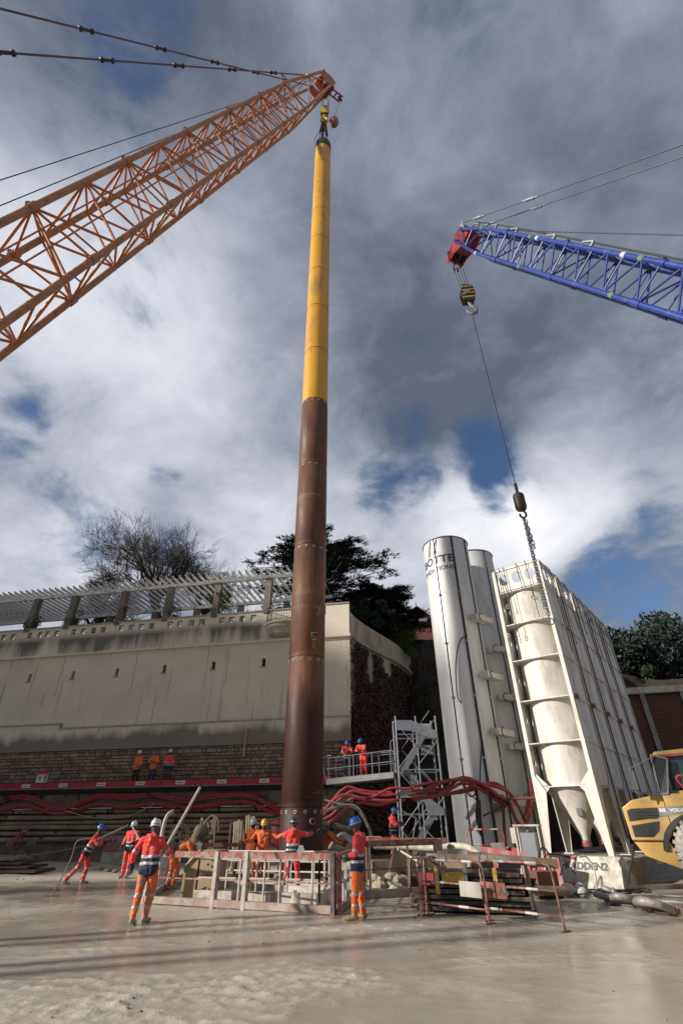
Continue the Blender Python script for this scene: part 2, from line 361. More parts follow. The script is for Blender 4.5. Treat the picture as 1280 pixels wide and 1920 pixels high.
def gh(x, y):
    """mud height (m)"""
    n = noise.fractal(V((x*.45, y*.45, 0)), 1.0, 2.0, 4)
    f = noise.fractal(V((x*4.2, y*5.4, 3.0)), .7, 2.1, 5)
    # churned patches: lower left, right of the spill, strip in front of the wall
    ch = 1.15*max(0, 1-((x+3.0)**2/9+(y-7.3)**2/3.6)) + .9*max(0, 1-((x+0.6)**2/2.0+(y-8.6)**2/1.5)) + .8*max(0, 1-((x-1.2)**2/14+(y-5.6)**2/1.0)) \
        + .7*max(0, 1-((x-6.5)**2/9+(y-14.5)**2/3.)) + .7*max(0, 1-((x+1.5)**2/16+(y-12.3)**2/.35))
    h = .003+.011*n+.020*ch*(abs(f)*1.6+f*.5)+.006*f
    if ch > .05:      # wheel tread marks
        h += .030*min(1, ch)*max(0, sin((x*1.0+y*2.6)*7.5))**.6*max(0, noise.noise(V((x*1.3, y*1.6, 9)))+.25)
    for yc in (9.0+.10*x+.25*sin(x*.5), 11.0+.12*x+.25*sin(x*.5+.2), 6.1-.14*x+.2*sin(x*.7+2)):
        dd = abs(y-yc)
        if dd < .5: w_ = noise.noise(V((x*.5, yc, 3)))+.35; h += max(0, w_)*(.024*math.exp(-((dd-.24)/.06)**2)+(.013*max(0, sin(x*26+(y-yc)*14))*(1 if dd < .2 else 0)))
    if y > 22: h += min(1, (y-22)/5)*(.10+.07*noise.fractal(V((x*.8, y*.8, 2)), 1, 2, 4))
    if abs(x) > 40 or y > 60 or y < -10: h = .05
    return max(0.0, h)
def build_ground():
    def axis(segs):
        out = [segs[0][0]]
        for a, b_, st in segs:
            n = max(1, round((b_-a)/st)); out += [a+(b_-a)*(i+1)/n for i in range(n)]
        return out
    xs = axis([(-600, -60, 90), (-60, -24, 4), (-24, -9, .35), (-9, 9, .055), (9, 24, .4), (24, 60, 4), (60, 600, 90)])
    ys = axis([(-600, -20, 90), (-20, 3, 2.5), (3, 14, .05), (14, 30, .22), (30, 60, 3), (60, 900, 120)])
    vs = [(x, y, gh(x, y)) for y in ys for x in xs]; nx = len(xs)
    fs = [(j*nx+i, j*nx+i+1, (j+1)*nx+i+1, (j+1)*nx+i) for j in range(len(ys)-1) for i in range(nx-1)]
    me = bpy.data.meshes.new('ground'); me.from_pydata(vs, [], fs); me.materials.append(M['mudground'])
    me.polygons.foreach_set('use_smooth', [True]*len(fs)); me.update()
    o = bpy.data.objects.new('ground', me); COL.objects.link(o); tag(o, kind='structure')
    # small stones and mud clods
    q = MB()
    for i in range(420):
        x = random.uniform(-9, 9); y = random.uniform(4.5, 16)
        if i > 250: x = random.uniform(-17, 12); y = random.uniform(22, 27.5)
        s_ = random.uniform(.008, .03)*(1 if i < 250 else 2.6)
        a = random.random()*6; z = gh(x, y)
        q.add([(x+s_*cos(a+k*1.57)*random.uniform(.7, 1.3), y+s_*sin(a+k*1.57)*random.uniform(.7, 1.3), z-.002) for k in range(4)]+[(x, y, z+s_*.7)], [(0, 1, 4), (1, 2, 4), (2, 3, 4), (3, 0, 4)])
    tag(q.build('mud_clods', M['mud'], smooth=False), 'small clods and pebbles scattered over the wet mud', 'clods', kind='stuff')
build_ground()

# ================================================================== RETAINING WALL
WP = V((.44, 30, 0)); WD = V((-1, .187, 0)).normalized(); WN = V((-.187, -1, 0)).normalized()     # wall runs left along WD, faces WN
def wp(s, out, z): return WP+WD*s+WN*out+V((0, 0, z))
def px2w(x, y, off=0):
    d = ray(x, y); t = ((WP-CP).dot(WN)+off)/d.dot(WN); p = CP+d*t; return (p-WP).dot(WD), p.z

def render_mat():
    mt = bpy.data.materials.new('stained_render'); mt.use_nodes = True; nt = mt.node_tree; N = nt.nodes; L = nt.links; b = N['Principled BSDF']
    b.inputs['Roughness'].default_value = .85
    ge = N.new('ShaderNodeNewGeometry'); sp = N.new('ShaderNodeSeparateXYZ'); L.new(ge.outputs['Position'], sp.inputs[0])
    def nz(s, d, st, r=.6):
        mp = N.new('ShaderNodeMapping'); mp.inputs['Scale'].default_value = st; L.new(ge.outputs['Position'], mp.inputs[0])
        n = N.new('ShaderNodeTexNoise'); n.inputs['Scale'].default_value = s; n.inputs['Detail'].default_value = d; n.inputs['Roughness'].default_value = r
        L.new(mp.outputs[0], n.inputs['Vector']); return n.outputs['Fac']
    def rng(x, a, b_, c, d, cl=True):
        n = N.new('ShaderNodeMapRange'); n.clamp = cl; L.new(x, n.inputs[0])
        for i, v in enumerate((a, b_, c, d)): n.inputs[i+1].default_value = v
        return n.outputs[0]
    def mm(op, a, b_):
        n = N.new('ShaderNodeMath'); n.operation = op
        for i, v in enumerate((a, b_)):
            if isinstance(v, (int, float)): n.inputs[i].default_value = v
            else: L.new(v, n.inputs[i])
        return n.outputs[0]
    def mx(f, a, b_):
        n = N.new('ShaderNodeMix'); n.data_type = 'RGBA'; L.new(f, n.inputs[0])
        for i, v in ((6, a), (7, b_)):
            if isinstance(v, tuple): n.inputs[i].default_value = (*v, 1)
            else: L.new(v, n.inputs[i])
        return n.outputs[2]
    z = sp.outputs[2]
    c = mx(rng(nz(.5, 6, (1, 1, 1)), .35, .65, 0, 1), (.68, .61, .49), (.60, .53, .42))
    c = mx(rng(nz(1.1, 8, (2.2, 2.2, .22)), .60, .78, 0, .18), c, (.36, .31, .25))
    # black run-off stains on the parapet: strongest in a band at z 12 - 13, ragged
    sn = nz(.55, 8, (1, 1, .15), .65); band = mm('MULTIPLY', rng(z, 13.35, 12.85, 0, 1), rng(z, 11.75, 11.95, 0, 1))
    fade = rng(mm('ADD', mm('MULTIPLY', sn, 2.4), mm('MULTIPLY', z, .35)), 5.25, 5.75, 0, .86)
    xm = rng(sp.outputs[0], -3.2, -5.5, 0, 1)
    c = mx(mm('MULTIPLY', mm('MULTIPLY', band, fade), xm), c, (.07, .062, .058))
    # dark damp patch low on the wall at z 5.7 - 6.6
    low = mm('ADD', z, mm('MULTIPLY', nz(.5, 8, (1, 1, .5)), -2.6))
    c = mx(rng(low, 5.6, 5.05, 0, .8), c, (.10, .088, .075))
    c = mx(mm('MULTIPLY', rng(nz(1.6, 6, (3, 3, .12)), .6, .68, 0, .6), rng(z, 6.3, 6.97, 0, 1)), c, (.14, .12, .10)) 
    L.new(c, b.inputs['Base Color'])
    bp = N.new('ShaderNodeBump'); bp.inputs['Strength'].default_value = .15; bp.inputs['Distance'].default_value = .03; L.new(nz(8, 6, (1, 1, 1)), bp.inputs['Height']); L.new(bp.outputs[0], b.inputs['Normal'])
    return mt
M['render'] = render_mat()
M['stone'] = mat('rubble_stone', (.33, .24, .165), (.22, .15, .105), 1.4, .9, bump=.5, bscale=14, dirt=(.33, .27, .2), dscale=.9, damt=.45)
M['stone2'] = mat('rubble_stone_dark', (.21, .15, .11), (.15, .105, .08), 1.4, .9, bump=.5, bscale=14, dirt=(.26, .2, .15), dscale=.9, damt=.35)
M['mortar'] = mat('dark_mortar', (.11, .085, .065), (.08, .06, .05), 3, .95, bump=.4)
SL = 34.0    # wall length

def build_wall():
    t = thing('retaining_wall', 'tall cream rendered retaining wall with small slot windows and a stained perforated parapet', 'wall', WP)
    def grid(name, s0, s1, z0, z1, o0, thick, holes, m_):
        S = sorted({s0, s1}|{h[0] for h in holes}|{h[1] for h in holes}); Z = sorted({z0, z1}|{h[2] for h in holes}|{h[3] for h in holes}); q = MB()
        def isH(a, b_): return any(h[0]-1e-6 <= a and b_ <= h[1]+1e-6 for h in holes) 
        for i in range(len(S)-1):
            for j in range(len(Z)-1):
                sc, zc = (S[i]+S[i+1])/2, (Z[j]+Z[j+1])/2
                if any(h[0] < sc < h[1] and h[2] < zc < h[3] for h in holes): continue
                a, b_, c, d = S[i], S[i+1], Z[j], Z[j+1]
                q.add([wp(a, o0, c), wp(b_, o0, c), wp(b_, o0, d), wp(a, o0, d)], [(3, 2, 1, 0)])
                q.add([wp(a, o0-thick, c), wp(b_, o0-thick, c), wp(b_, o0-thick, d), wp(a, o0-thick, d)], [(0, 1, 2, 3)])
        for h in list(holes)+[(s0, s1, z0, z1)]:
            P = [(h[0], h[2]), (h[1], h[2]), (h[1], h[3]), (h[0], h[3])]
            for k in range(4):
                a, b_ = P[k], P[(k+1) % 4]; q.add([wp(a[0], o0, a[1]), wp(b_[0], o0, b_[1]), wp(b_[0], o0-thick, b_[1]), wp(a[0], o0-thick, a[1])], [(0, 1, 2, 3)])
        return q.build(name, m_, t, smooth=False)
    wins = []
    for (x, y) in [(56, 1271), (137, 1266), (219, 1261), (308, 1254), (400, 1248), (494, 1242)]:
        s, z = px2w(x, y); wins.append((s-.13, s+.13, z-.27, z+.27))
    grid('wall_face', 0, SL, 6.97, 11.7, 0, .45, wins, M['render'])
    for w_ in wins:
        c = wp((w_[0]+w_[1])/2, -.30, (w_[2]+w_[3])/2)
        q = MB(); q.prism(rect(-.14, -.28, .14, .28), c, WD, (0, 0, 1), WN, -.03); q.build('window', M['void'], t, smooth=False)
        q = MB(); q.prism(rect(-.2, -.04, .2, .02), wp((w_[0]+w_[1])/2, 0, w_[2]-.01), WD, (0, 0, 1), WN, .07); q.build('window_sill', M['conc'], t)
    hs = []
    for (x, y) in [(6, 1200), (24, 1197), (56, 1193), (76, 1190), (90, 1189), (107, 1188), (140, 1184), (157, 1183), (176, 1182), (194, 1180), (228, 1177), (247, 1175), (266, 1173), (285, 1172), (320, 1168), (338, 1167), (360, 1165), (380, 1163), (417, 1160), (435, 1159), (455, 1157), (476, 1155)]:
        s, z = px2w(x, y); hs.append((s-.2, s+.2, 13.24, 13.66))
    k = hs[0][1]
    for g in range(2):
        for i in range(4): hs.append((k+.9+g*3.6+i*.75, k+1.3+g*3.6+i*.75, 13.24, 13.66))
    pm_ = grid('parapet', 2.9, SL, 11.94, 13.85, .04, .28, hs, M['render'])
    q = MB()
    for h in hs:      # cross-shaped fretwork block inside each opening
        c = wp((h[0]+h[1])/2, -.1, (h[2]+h[3])/2)
        q.prism([(-.2, -.025), (.2, -.025), (.2, .025), (-.2, .025)], c, WD+V((0, 0, .9)), V((0, 0, 1))-WD*.3, WN, .05)
        q.prism([(-.17, -.025), (.17, -.025), (.17, .025), (-.17, .025)], c+WN*.055, WD-V((0, 0, .9)), V((0, 0, 1))+WD*.3, WN, .05)
    tag(q.build('parapet_fretwork', M['conc'], t))
    grid('parapet_end_block', 0, 1.55, 11.94, 13.95, .06, .4, [], M['render'])
    grid('parapet_infill', 1.55, 2.9, 11.94, 13.3, .0, .28, [], M['render'])
    for nm, a, b_, z0, z1, o in [('coping', 2.9, SL, 13.85, 13.93, .12), ('coping', -.05, 1.6, 13.95, 14.02, .14)]:
        q = MB(); q.prism(rect(a, z0, b_, z1), WP+WN*(-.3), WD, (0, 0, 1), WN, .3+o); q.build(nm, M['conc'], t, smooth=False)
    q = MB(); q.prism(rect(-.1, 11.7, SL, 11.82), WP-WN*.3, WD, (0, 0, 1), WN, .52); q.prism(rect(-.05, 11.82, SL, 11.94), WP-WN*.3, WD, (0, 0, 1), WN, .40); q.build('cornice', M['render'], t, smooth=False)
    # lower offset band under the ledge
    grid('lower_band', 0, 18.95, 5.66, 6.93, .14, .5, [], M['render']); grid('lower_band', 18.95, SL, 5.66, 7.2, .14, .5, [], M['render'])
    q = MB(); q.prism(rect(-.03, 6.93, 18.95, 7.0), WP-WN*.1, WD, (0, 0, 1), WN, .31); q.prism(rect(18.95, 7.2, SL, 7.28), WP-WN*.1, WD, (0, 0, 1), WN, .31)
    q.prism(rect(18.88, 6.93, 18.95, 7.28), WP-WN*.1, WD, (0, 0, 1), WN, .31); q.build('ledge', M['conc'], t, smooth=False)
    q = MB(); q.prism(rect(.0, 3.2, SL, 5.66), WP-WN*.4, WD, (0, 0, 1), WN, .42); q.build('masonry_core', M['mortar'], t, smooth=False)
    # drain pipe low on the wall
    s, z = px2w(465, 1368); rod('drain_pipe', wp(s, .22, 6.5), wp(s+.05, .22, 5.0), .06, M['conc'], t)
    # crack / joint lines
    for x_ in (262, 130, 430):
        s, z = px2w(x_, 1215); q = MB(); pts = [wp(s+.03*sin(k*2.3), .004, 11.6-k*.42) for k in range(7)]; q.tube(pts, .012, 4); q.build('crack', M['mortar'], t)
    # stones of the lower wall: the nearest 300 singly, the rest joined
    far = MB(); cnt = 0; rs = random.Random(4)
    z = 3.55; stones = []
    while z < 5.62:
        h = rs.uniform(.15, .26); s = .02+rs.uniform(0, .2)
        h = min(h, 5.64-z)
        while s < SL-.5:
            w = rs.uniform(.18, .7); stones.append((s, z, w, h, rs.uniform(.012, .06), rs.random())); s += w
        z += h
    stones.sort(key=lambda a: a[0])
    for (s, z, w, h, o, r_) in stones:
        g = .014; q = MB() if cnt < 300 else far
        ins = .02
        P = [(s+g, z+g), (s+w-g, z+g+rs.uniform(-.01, .015)), (s+w-g-rs.uniform(0, .02), z+h-g), (s+g+rs.uniform(0, .02), z+h-g)]
        c = (s+w/2, z+h/2)
        I = [(c[0]+(p[0]-c[0])*.82, c[1]+(p[1]-c[1])*.78) for p in P]
        vs = [wp(p[0], .015, p[1]) for p in P]+[wp(p[0], .03+o, p[1]) for p in I]
        q.add(vs, [(0, 3, 7, 4), (1, 0, 4, 5), (2, 1, 5, 6), (3, 2, 6, 7), (4, 7, 6, 5)], 0 if r_ > .35 else 1)
        if cnt < 300: q.build('stone', [M['stone'], M['stone2']], t, smooth=False)
        cnt += 1
    tag(far.build('stones', [M['stone'], M['stone2']], t, smooth=False), kind='stuff')
    # balcony
    b = thing('balcony', 'small bowed stone balcony with black iron railing at the right end of the parapet', 'balcony', wp(4.6, 0, 11.9))
    c = wp(4.45, -.1, 0)
    pr = [(.55, 11.95), (.85, 12.05), (.95, 12.3), (1.12, 12.45), (1.12, 12.62), (1.22, 12.64), (1.22, 12.78)]
    q = MB(); q.lathe(pr, c, 32); q.build('balcony_bowl', M['conc'], b)
    q = MB(); q.tube([c+V((1.12*cos(a), 1.12*sin(a), 13.85)) for a in [pi+i*pi/14-.1 for i in range(15)]], .03, 5)
    q.tube([c+V((1.12*cos(a), 1.12*sin(a), 12.92)) for a in [pi+i*pi/14-.1 for i in range(15)]], .02, 5); q.build('handrail', M['iron'], b)
    for i in range(22):
        a = pi+i*pi/21-.1; p = c+V((1.12*cos(a), 1.12*sin(a), 0)); rod('baluster', p+V((0, 0, 12.78)), p+V((0, 0, 13.85)), .016, M['iron'], b, n=5)
build_wall()

def build_return_wall():
    pts = [(.40, 30.0), (1.0, 31.3), (2.3, 33.3), (4.1, 36.0), (5.6, 39.5), (6.6, 43)]
    t = thing('side_wall', 'bare concrete side wall running back from the corner, its foot covered in ivy', 'wall', (.44, 30, 0))
    P = bez([(x, y, 0) for x, y in pts], 3); q = MB(); q2 = MB()
    n = len(P)
    for k in range(n-1):
        a, b = P[k], P[k+1]; za = 13.5-k*.05; zb = 13.5-(k+1)*.05
        d = (b-a).normalized(); nn = V((d.y, -d.x, 0))
        th = .35
        q.add([a+V((0, 0, 0)), b+V((0, 0, 0)), b+V((0, 0, zb)), a+V((0, 0, za)), a-nn*th, b-nn*th, b-nn*th+V((0, 0, zb)), a-nn*th+V((0, 0, za))], [(0, 1, 2, 3), (7, 6, 5, 4), (3, 2, 6, 7)])
        q2.beam(a+nn*.08+V((0, 0, 11.8-k*.02)), b+nn*.08+V((0, 0, 11.8-(k+1)*.02)), .22, .14)
    q.build('wall_face', M['render2'], t, smooth=False); q2.build('cornice', M['conc'], t)
    return P
M['render2'] = mat('weathered_render', (.48, .41, .30), (.38, .32, .23), .8, .9, bump=.3, bscale=6, dirt=(.16, .13, .10), dscale=.7, damt=.6, stretch=(1, 1, .4))
RW = build_return_wall()

def leaf_cloud(q, c, rad, n, size, rs, flat=1.0, mi=None, shell=.5):
    for i in range(n):
        while True:
            p = V((rs.uniform(-1, 1), rs.uniform(-1, 1), rs.uniform(-1, 1)))
            if shell*.2 < p.length < 1: break
        p = V((p.x*rad[0], p.y*rad[1], p.z*rad[2]))+c
        nrm = V((rs.uniform(-1, 1), rs.uniform(-1, 1), rs.uniform(-.3, 1)*flat)).normalized(); u = nrm.orthogonal().normalized(); w = nrm.cross(u); s_ = size*rs.uniform(.6, 1.4)
        a = rs.random()*6; u2 = u*cos(a)+w*sin(a); w2 = nrm.cross(u2)
        q.add([p-u2*s_, p-w2*s_*.45, p+u2*s_, p+w2*s_*.45], [(0, 1, 2, 3)], rs.randrange(2) if mi is None else mi)
def leafmat(n, c1, c2): return mat(n, c1, c2, 4, .6, spec=.3)
M['ivy'] = leafmat('ivy_red', (.10, .028, .02), (.06, .02, .014)); M['ivy2'] = leafmat('ivy_dark', (.035, .018, .012), (.02, .016, .01))
M['lf1'] = leafmat('leaf_green', (.055, .10, .022), (.035, .07, .016)); M['lf2'] = leafmat('leaf_green_dark', (.02, .04, .012), (.014, .028, .01))
M['ced1'] = leafmat('cedar_green', (.018, .035, .022), (.012, .025, .016)); M['ced2'] = leafmat('cedar_dark', (.010, .020, .014), (.008, .015, .012))
M['bush1'] = leafmat('bush_bright', (.09, .17, .025), (.06, .12, .02))
M['bark'] = mat('bark', (.055, .042, .032), (.035, .027, .02), 5, .9, bump=.4)
M['root'] = mat('dry_roots', (.16, .11, .075), (.09, .06, .045), 5, .9)
M['earth'] = mat('dark_earth', (.028, .022, .016), (.045, .033, .022), 1.2, .95, bump=.8, bscale=5)
M['hillg'] = mat('hill_scrub', (.03, .04, .018), (.02, .026, .013), .8, .95, bump=.6, bscale=4)

def build_cliff():
    # ivy over the side wall
    rs = random.Random(11); q = MB()
    segs = [(RW[i], RW[i+1]) for i in range(len(RW)-1)]
    for i in range(34000):
        k = rs.random()**.8*(len(segs)-.01); a, b = segs[int(k)]; f_ = k-int(k); p = a.lerp(b, f_); d = (b-a).normalized(); nn = V((d.y, -d.x, 0))
        u = k/len(segs)
        zt = 11.6-.03*k; z = rs.uniform(.3, zt)
        # bare patches
        if noise.noise(V((k*.55+3, z*.3, 1.5)))+noise.noise(V((k*1.7, z*.6, 4)))*.4 > .42 and z > 5: continue
        if u < .14 and z > 7.5 and rs.random() < .8-(u*2): continue
        p = p+nn*rs.uniform(.03, .22)+V((0, 0, z)); s_ = rs.uniform(.05, .12)
        n_ = (nn+V((rs.uniform(-.7, .7), rs.uniform(-.7, .7), rs.uniform(-.3, .8)))).normalized(); uu = n_.orthogonal().normalized(); a_ = rs.random()*6; u2 = uu*cos(a_)+n_.cross(uu)*sin(a_); w2 = n_.cross(u2)
        q.add([p-u2*s_, p-w2*s_*.8, p+u2*s_, p+w2*s_*.8], [(0, 1, 2, 3)], 0 if rs.random() < .45 else 1)
    tag(q.build('ivy', [M['ivy'], M['ivy2']], smooth=False), 'dark red-brown ivy covering the side wall below its cornice', 'ivy', kind='stuff')
    # dark earth bank that climbs behind the white silos
    q = MB(); nx, nz_ = 60, 40
    def bp(u, w):
        x = 4.2+u*26; y0 = 36+u*3-4.0*max(0, u-.3)
        top = 15.2-3.5*min(1, max(0, u-.18)*1.6)
        z = w*top-.2; y = y0+ w*w*4.5+noise.fractal(V((x*.4, z*.4, 7)), 1, 2, 4)*1.1; return (x, y, z)
    vs = [bp(i/nx, j/nz_) for j in range(nz_+1) for i in range(nx+1)]; m_ = nx+1
    o = len(vs); vs += [(v[0], v[1]+30, v[2]+1) for v in vs[-m_:]]
    fs = [(j*m_+i, j*m_+i+1, (j+1)*m_+i+1, (j+1)*m_+i) for j in range(nz_+1) for i in range(nx)]
    q.add(vs, fs); tag(q.build('embankment', M['earth']), kind='structure')
    q = MB()
    for i in range(70):
        u = rs.uniform(0, .24); x, y, z = bp(u, rs.uniform(.8, 1.0)); pts = []; p = V((x, y-.2, z)); L_ = rs.uniform(1.5, 5)
        for k in range(7): pts.append(p.copy()); p += V((rs.uniform(-.18, .18), -rs.uniform(.0, .12), -L_/6))
        q.tube(pts, rs.uniform(.012, .03), 4, False)
    tag(q.build('hanging_roots', M['root']), 'thin dry roots hanging down the dark bank beside the white silo', 'roots', kind='stuff')
    q = MB()
    for i in range(60):
        u = rs.uniform(0, .3); x, y, z = bp(u, rs.uniform(.45, 1.0)); leaf_cloud(q, V((x, y-.3, z)), (.7, .5, .6), 90, .10, rs, mi=None)
    tag(q.build('scrub', [M['lf2'], M['ivy2']], smooth=False), 'dark scrub growing on the earth bank', 'scrub', kind='stuff')
    q = MB()
    for i in range(26): 
        c = atY(rs.uniform(735, 772), rs.uniform(1180, 1225), 37.5); leaf_cloud(q, c, (.5, .5, .4), 110, .09, rs)
    st = thing('bright_green_bush', 'bright green bush at the top of the bank, between cedar and silo', 'bush', atY(755, 1215, 38))
    q.build('foliage', [M['bush1'], M['lf1']], st, smooth=False)
    q = MB()
    for i in range(4): a = atY(755, 1235, 38.2); q.tube([a+V((i*.2-.3, 0, -.8)), a+V((i*.35-.6, .1, .6))], [.04, .02], 5)
    q.build('stem', M['bark'], st)
build_cliff()

# garden terrain behind the wall, and hills
def build_terrain():
    q = MB(); vs = []
    nx, ny = 40, 22
    for j in range(ny+1):
        for i in range(nx+1):
            s = .6+i*(SL+30)/nx; d = .5+(j/ny)**1.6*120
            p = WP+WD*s-WN*d; base = 12.6+min(9, max(0, d-8)*.22)
            if s < 0: p = p+V((-.3, 0, 0))
            vs.append((p.x, p.y, base+noise.fractal(V((p.x*.1, p.y*.1, 0)), 1, 2, 3)*min(1, d/10)))
    m_ = nx+1; q.add(vs, [(j*m_+i, (j+1)*m_+i, (j+1)*m_+i+1, j*m_+i+1) for j in range(ny) for i in range(nx)])
    tag(q.build('garden_terrain', M['hillg']), kind='structure')
    q = MB(); vs = []
    for j in range(13):
        for i in range(31):
            a = i/30; x = 2+a*130; y = 48+j*14; vs.append((x, y, 6+14*min(1, j/3)+6*noise.noise(V((x*.03, y*.03, 4)))))
    q.add(vs, [(j*31+i, j*31+i+1, (j+1)*31+i+1, (j+1)*31+i) for j in range(12) for i in range(30)])
    tag(q.build('hill', M['hillg']), kind='structure')
    # unseen hill added left of the view, shaped to shade the wall and far silos
    q = MB(); vs = []
    RY = [(2.2, 0), (2.5, 1), (4.5, 1), (4.8, .2), (9.4, .2), (9.9, 1)]+[(10+k*8, 1) for k in range(1, 12)]     # gap shaped in the added ridge to let sun through to the workers
    for j in range(17):
        for i in range(17):
            x = -62-i*6; y = RY[j][0]+.3*(x+62); e = min(1, i/2.2)*RY[j][1]
            vs.append((x, y, 45*e+2*noise.noise(V((x*.07, y*.07, 1)))*e))
    q.add(vs, [(j*17+i, (j+1)*17+i, (j+1)*17+i+1, j*17+i+1) for j in range(16) for i in range(16)])
    tag(q.build('shade_hill', M['hillg']), kind='structure')
build_terrain()

# ---------------------------------------------------------------- pergola
def build_pergola():
    t = thing('pergola', 'long white rafter pergola on stone piers along the garden terrace', 'pergola', WP+WD*10+V((0, 0, 13.9)))
    M['perg'] = mat('pergola_white', (.76, .75, .72), (.66, .65, .62), 2, .7, dirt=(.24, .22, .2), dscale=3, damt=.45, bump=.1)
    M['pier'] = mat('pier_stone', (.21, .18, .145), (.14, .12, .10), 3, .9, bump=.5, bscale=10)
    zt = 16.45; e = 4.4
    def P(s, d, z): return WP+WD*s-WN*d+V((0, 0, z))
    s0, s1 = 2.0, SL-.3
    q = MB(); q.beam(P(s0, .1, zt), P(s1, .1, zt), .16, .26); q.build('front_beam', M['perg'], t)
    q = MB(); q.beam(P(s0, e, zt), P(s1, e, zt), .16, .26); q.build('rear_beam', M['perg'], t)
    src = None; n = int((s1-s0)/.50)
    for i in range(n):
        s = s0+.15+i*.50
        if src is None:
            q = MB(); prof = [(-.85, .06), (-.62, -.09), (e+.5, -.09), (e+.7, .04), (e+.7, .1), (-.85, .1)]
            q.prism(prof, (0, 0, 0), -WN, (0, 0, 1), WD, .075); src = q.build('rafter', M['perg'], t, world=False); src.matrix_basis = MX.Translation(P(s, 0, zt+.22)-t.location)
        else: link('rafter', src.data, t, MX.Translation(P(s, 0, zt+.22)-t.location))
    cs = [px2w(x, y)[0] for x, y in [(52, 1180), (125, 1175), (222, 1165), (310, 1158), (402, 1155), (500, 1145)]]+[28., 31.8]
    cols = []
    for s in cs:
        for d in (.1, e):
            q = MB()
            for k in range(9): q.box(P(s, d, 13.7+k*.29+.145), (.42+.02*(k % 2), .42+.02*((k+1) % 2), .285), MX.Rotation(WD.to_track_quat('X', 'Z').to_euler().z, 3, 'Z'))
            q.build('pier', M['pier'], t)
    rs = random.Random(5)
    for k, s in enumerate(cs[:5]):
        lb = ['leftmost', 'second', 'third', 'fourth', 'fullest'][k]
        v = thing('climbing_plant', ['climber of dark leaves on the leftmost pergola pier in view', 'leafy climber on the second pier from the left, filling its right side', 'thin climber on the third pergola pier from the left', 'sparse climber at the foot of the pier below the bare tree', 'large bright leafy shrub on the pier nearest the rust pile'][k], 'climber', P(s, .1, 13.9), group='plants on the pergola piers')
        q = MB(); q2 = MB(); big = [1, 1.0, .5, .6, 1.7][k]
        for i in range(int(14*big)):
            c = P(s+rs.uniform(-.7, .5)*big**.5, rs.uniform(-.1, .7), 13.9+rs.random()**1.4*1.6*big**.4); leaf_cloud(q, c, (.32, .32, .26), 60, .065, rs)
        for i in range(4): q2.tube([P(s+.1*i-.2, .3, 13.7), P(s+rs.uniform(-.4, .3), .3, 14.5), P(s+rs.uniform(-.5, .4), .2, 15.2)], [.025, .018, .008], 4)
        q.build('foliage', [M['lf1'], M['lf2']], v, smooth=False); q2.build('stem', M['bark'], v)
    q = MB()
    for i in range(60): leaf_cloud(q, P(rs.uniform(2, SL), rs.uniform(5.4, 7), 13.2+rs.random()*1.5), (.8, .6, .6), 60, .09, rs)
    tag(q.build('hedge', [M['lf2'], M['lf1']], smooth=False), 'low garden hedge seen through the pergola', 'hedge', kind='stuff')
build_pergola()

# ---------------------------------------------------------------- trees
def bare_tree(name, label, base, H, spread, seed, dens=1.0, group=None):
    rs = random.Random(seed); t = thing(name, label, 'tree', base, group=group); tr = MB(); cr = MB(); leaves = MB()
    def grow(p, d, L_, r, lev):
        pts = [p.copy()]; rr = [r]; n = 4
        for k in range(n):
            d = (d+V((rs.gauss(0, .10), rs.gauss(0, .10), rs.gauss(.03, .07)))).normalized(); p = p+d*L_/n; pts.append(p.copy()); rr.append(r*(1-.42*(k+1)/n))
        (tr if lev < 2 else cr).tube(pts, rr, 7 if lev < 2 else (4 if lev < 4 else 3), False)
        if lev >= 6: 
            if rs.random() < .05: leaf_cloud(leaves, p, (.15, .15, .15), 2, .07, rs)
            return
        nb = [5, 4, 4, 3, 4, 4, 0][lev]
        for b in range(nb):
            f_ = rs.uniform(.35, 1) if b else 1; i = min(n, max(1, int(f_*n))); q = pts[i]
            a = rs.random()*6.28; o = d.orthogonal().normalized(); o = o*cos(a)+d.cross(o)*sin(a)
            nd = (d+o*rs.uniform(.45, .95)*spread+V((0, 0, .12))).normalized()
            grow(q, nd, L_*rs.uniform(.62, .82), max(.014, rr[i]*rs.uniform(.55, .72)), lev+1)
    grow(V(base), V((0, 0, 1)), H*.24, H*.024, 0)
    tr.build('trunk', M['bark'], t); cr.build('crown', M['bark'], t, smooth=False)
    if leaves.v: leaves.build('last_leaves', M['dead'], t, smooth=False)
    return t
M['dead'] = leafmat('dead_leaf', (.16, .06, .02), (.10, .04, .02))
bare_tree('bare_tree', 'large bare deciduous tree with a round crown of fine twigs above the pergola', (-16.6, 43, 15.5), 22.0, 1.14, 5)
bare_tree('bare_tree', 'smaller bare tree with a low spreading crown, left of the large bare tree', (-23.5, 44, 15.5), 14.5, 1.35, 9)
bare_tree('bare_tree', 'slim bare tree low on the right side of the large bare tree', (-12.5, 43.5, 15.5), 15.0, 1.2, 17)

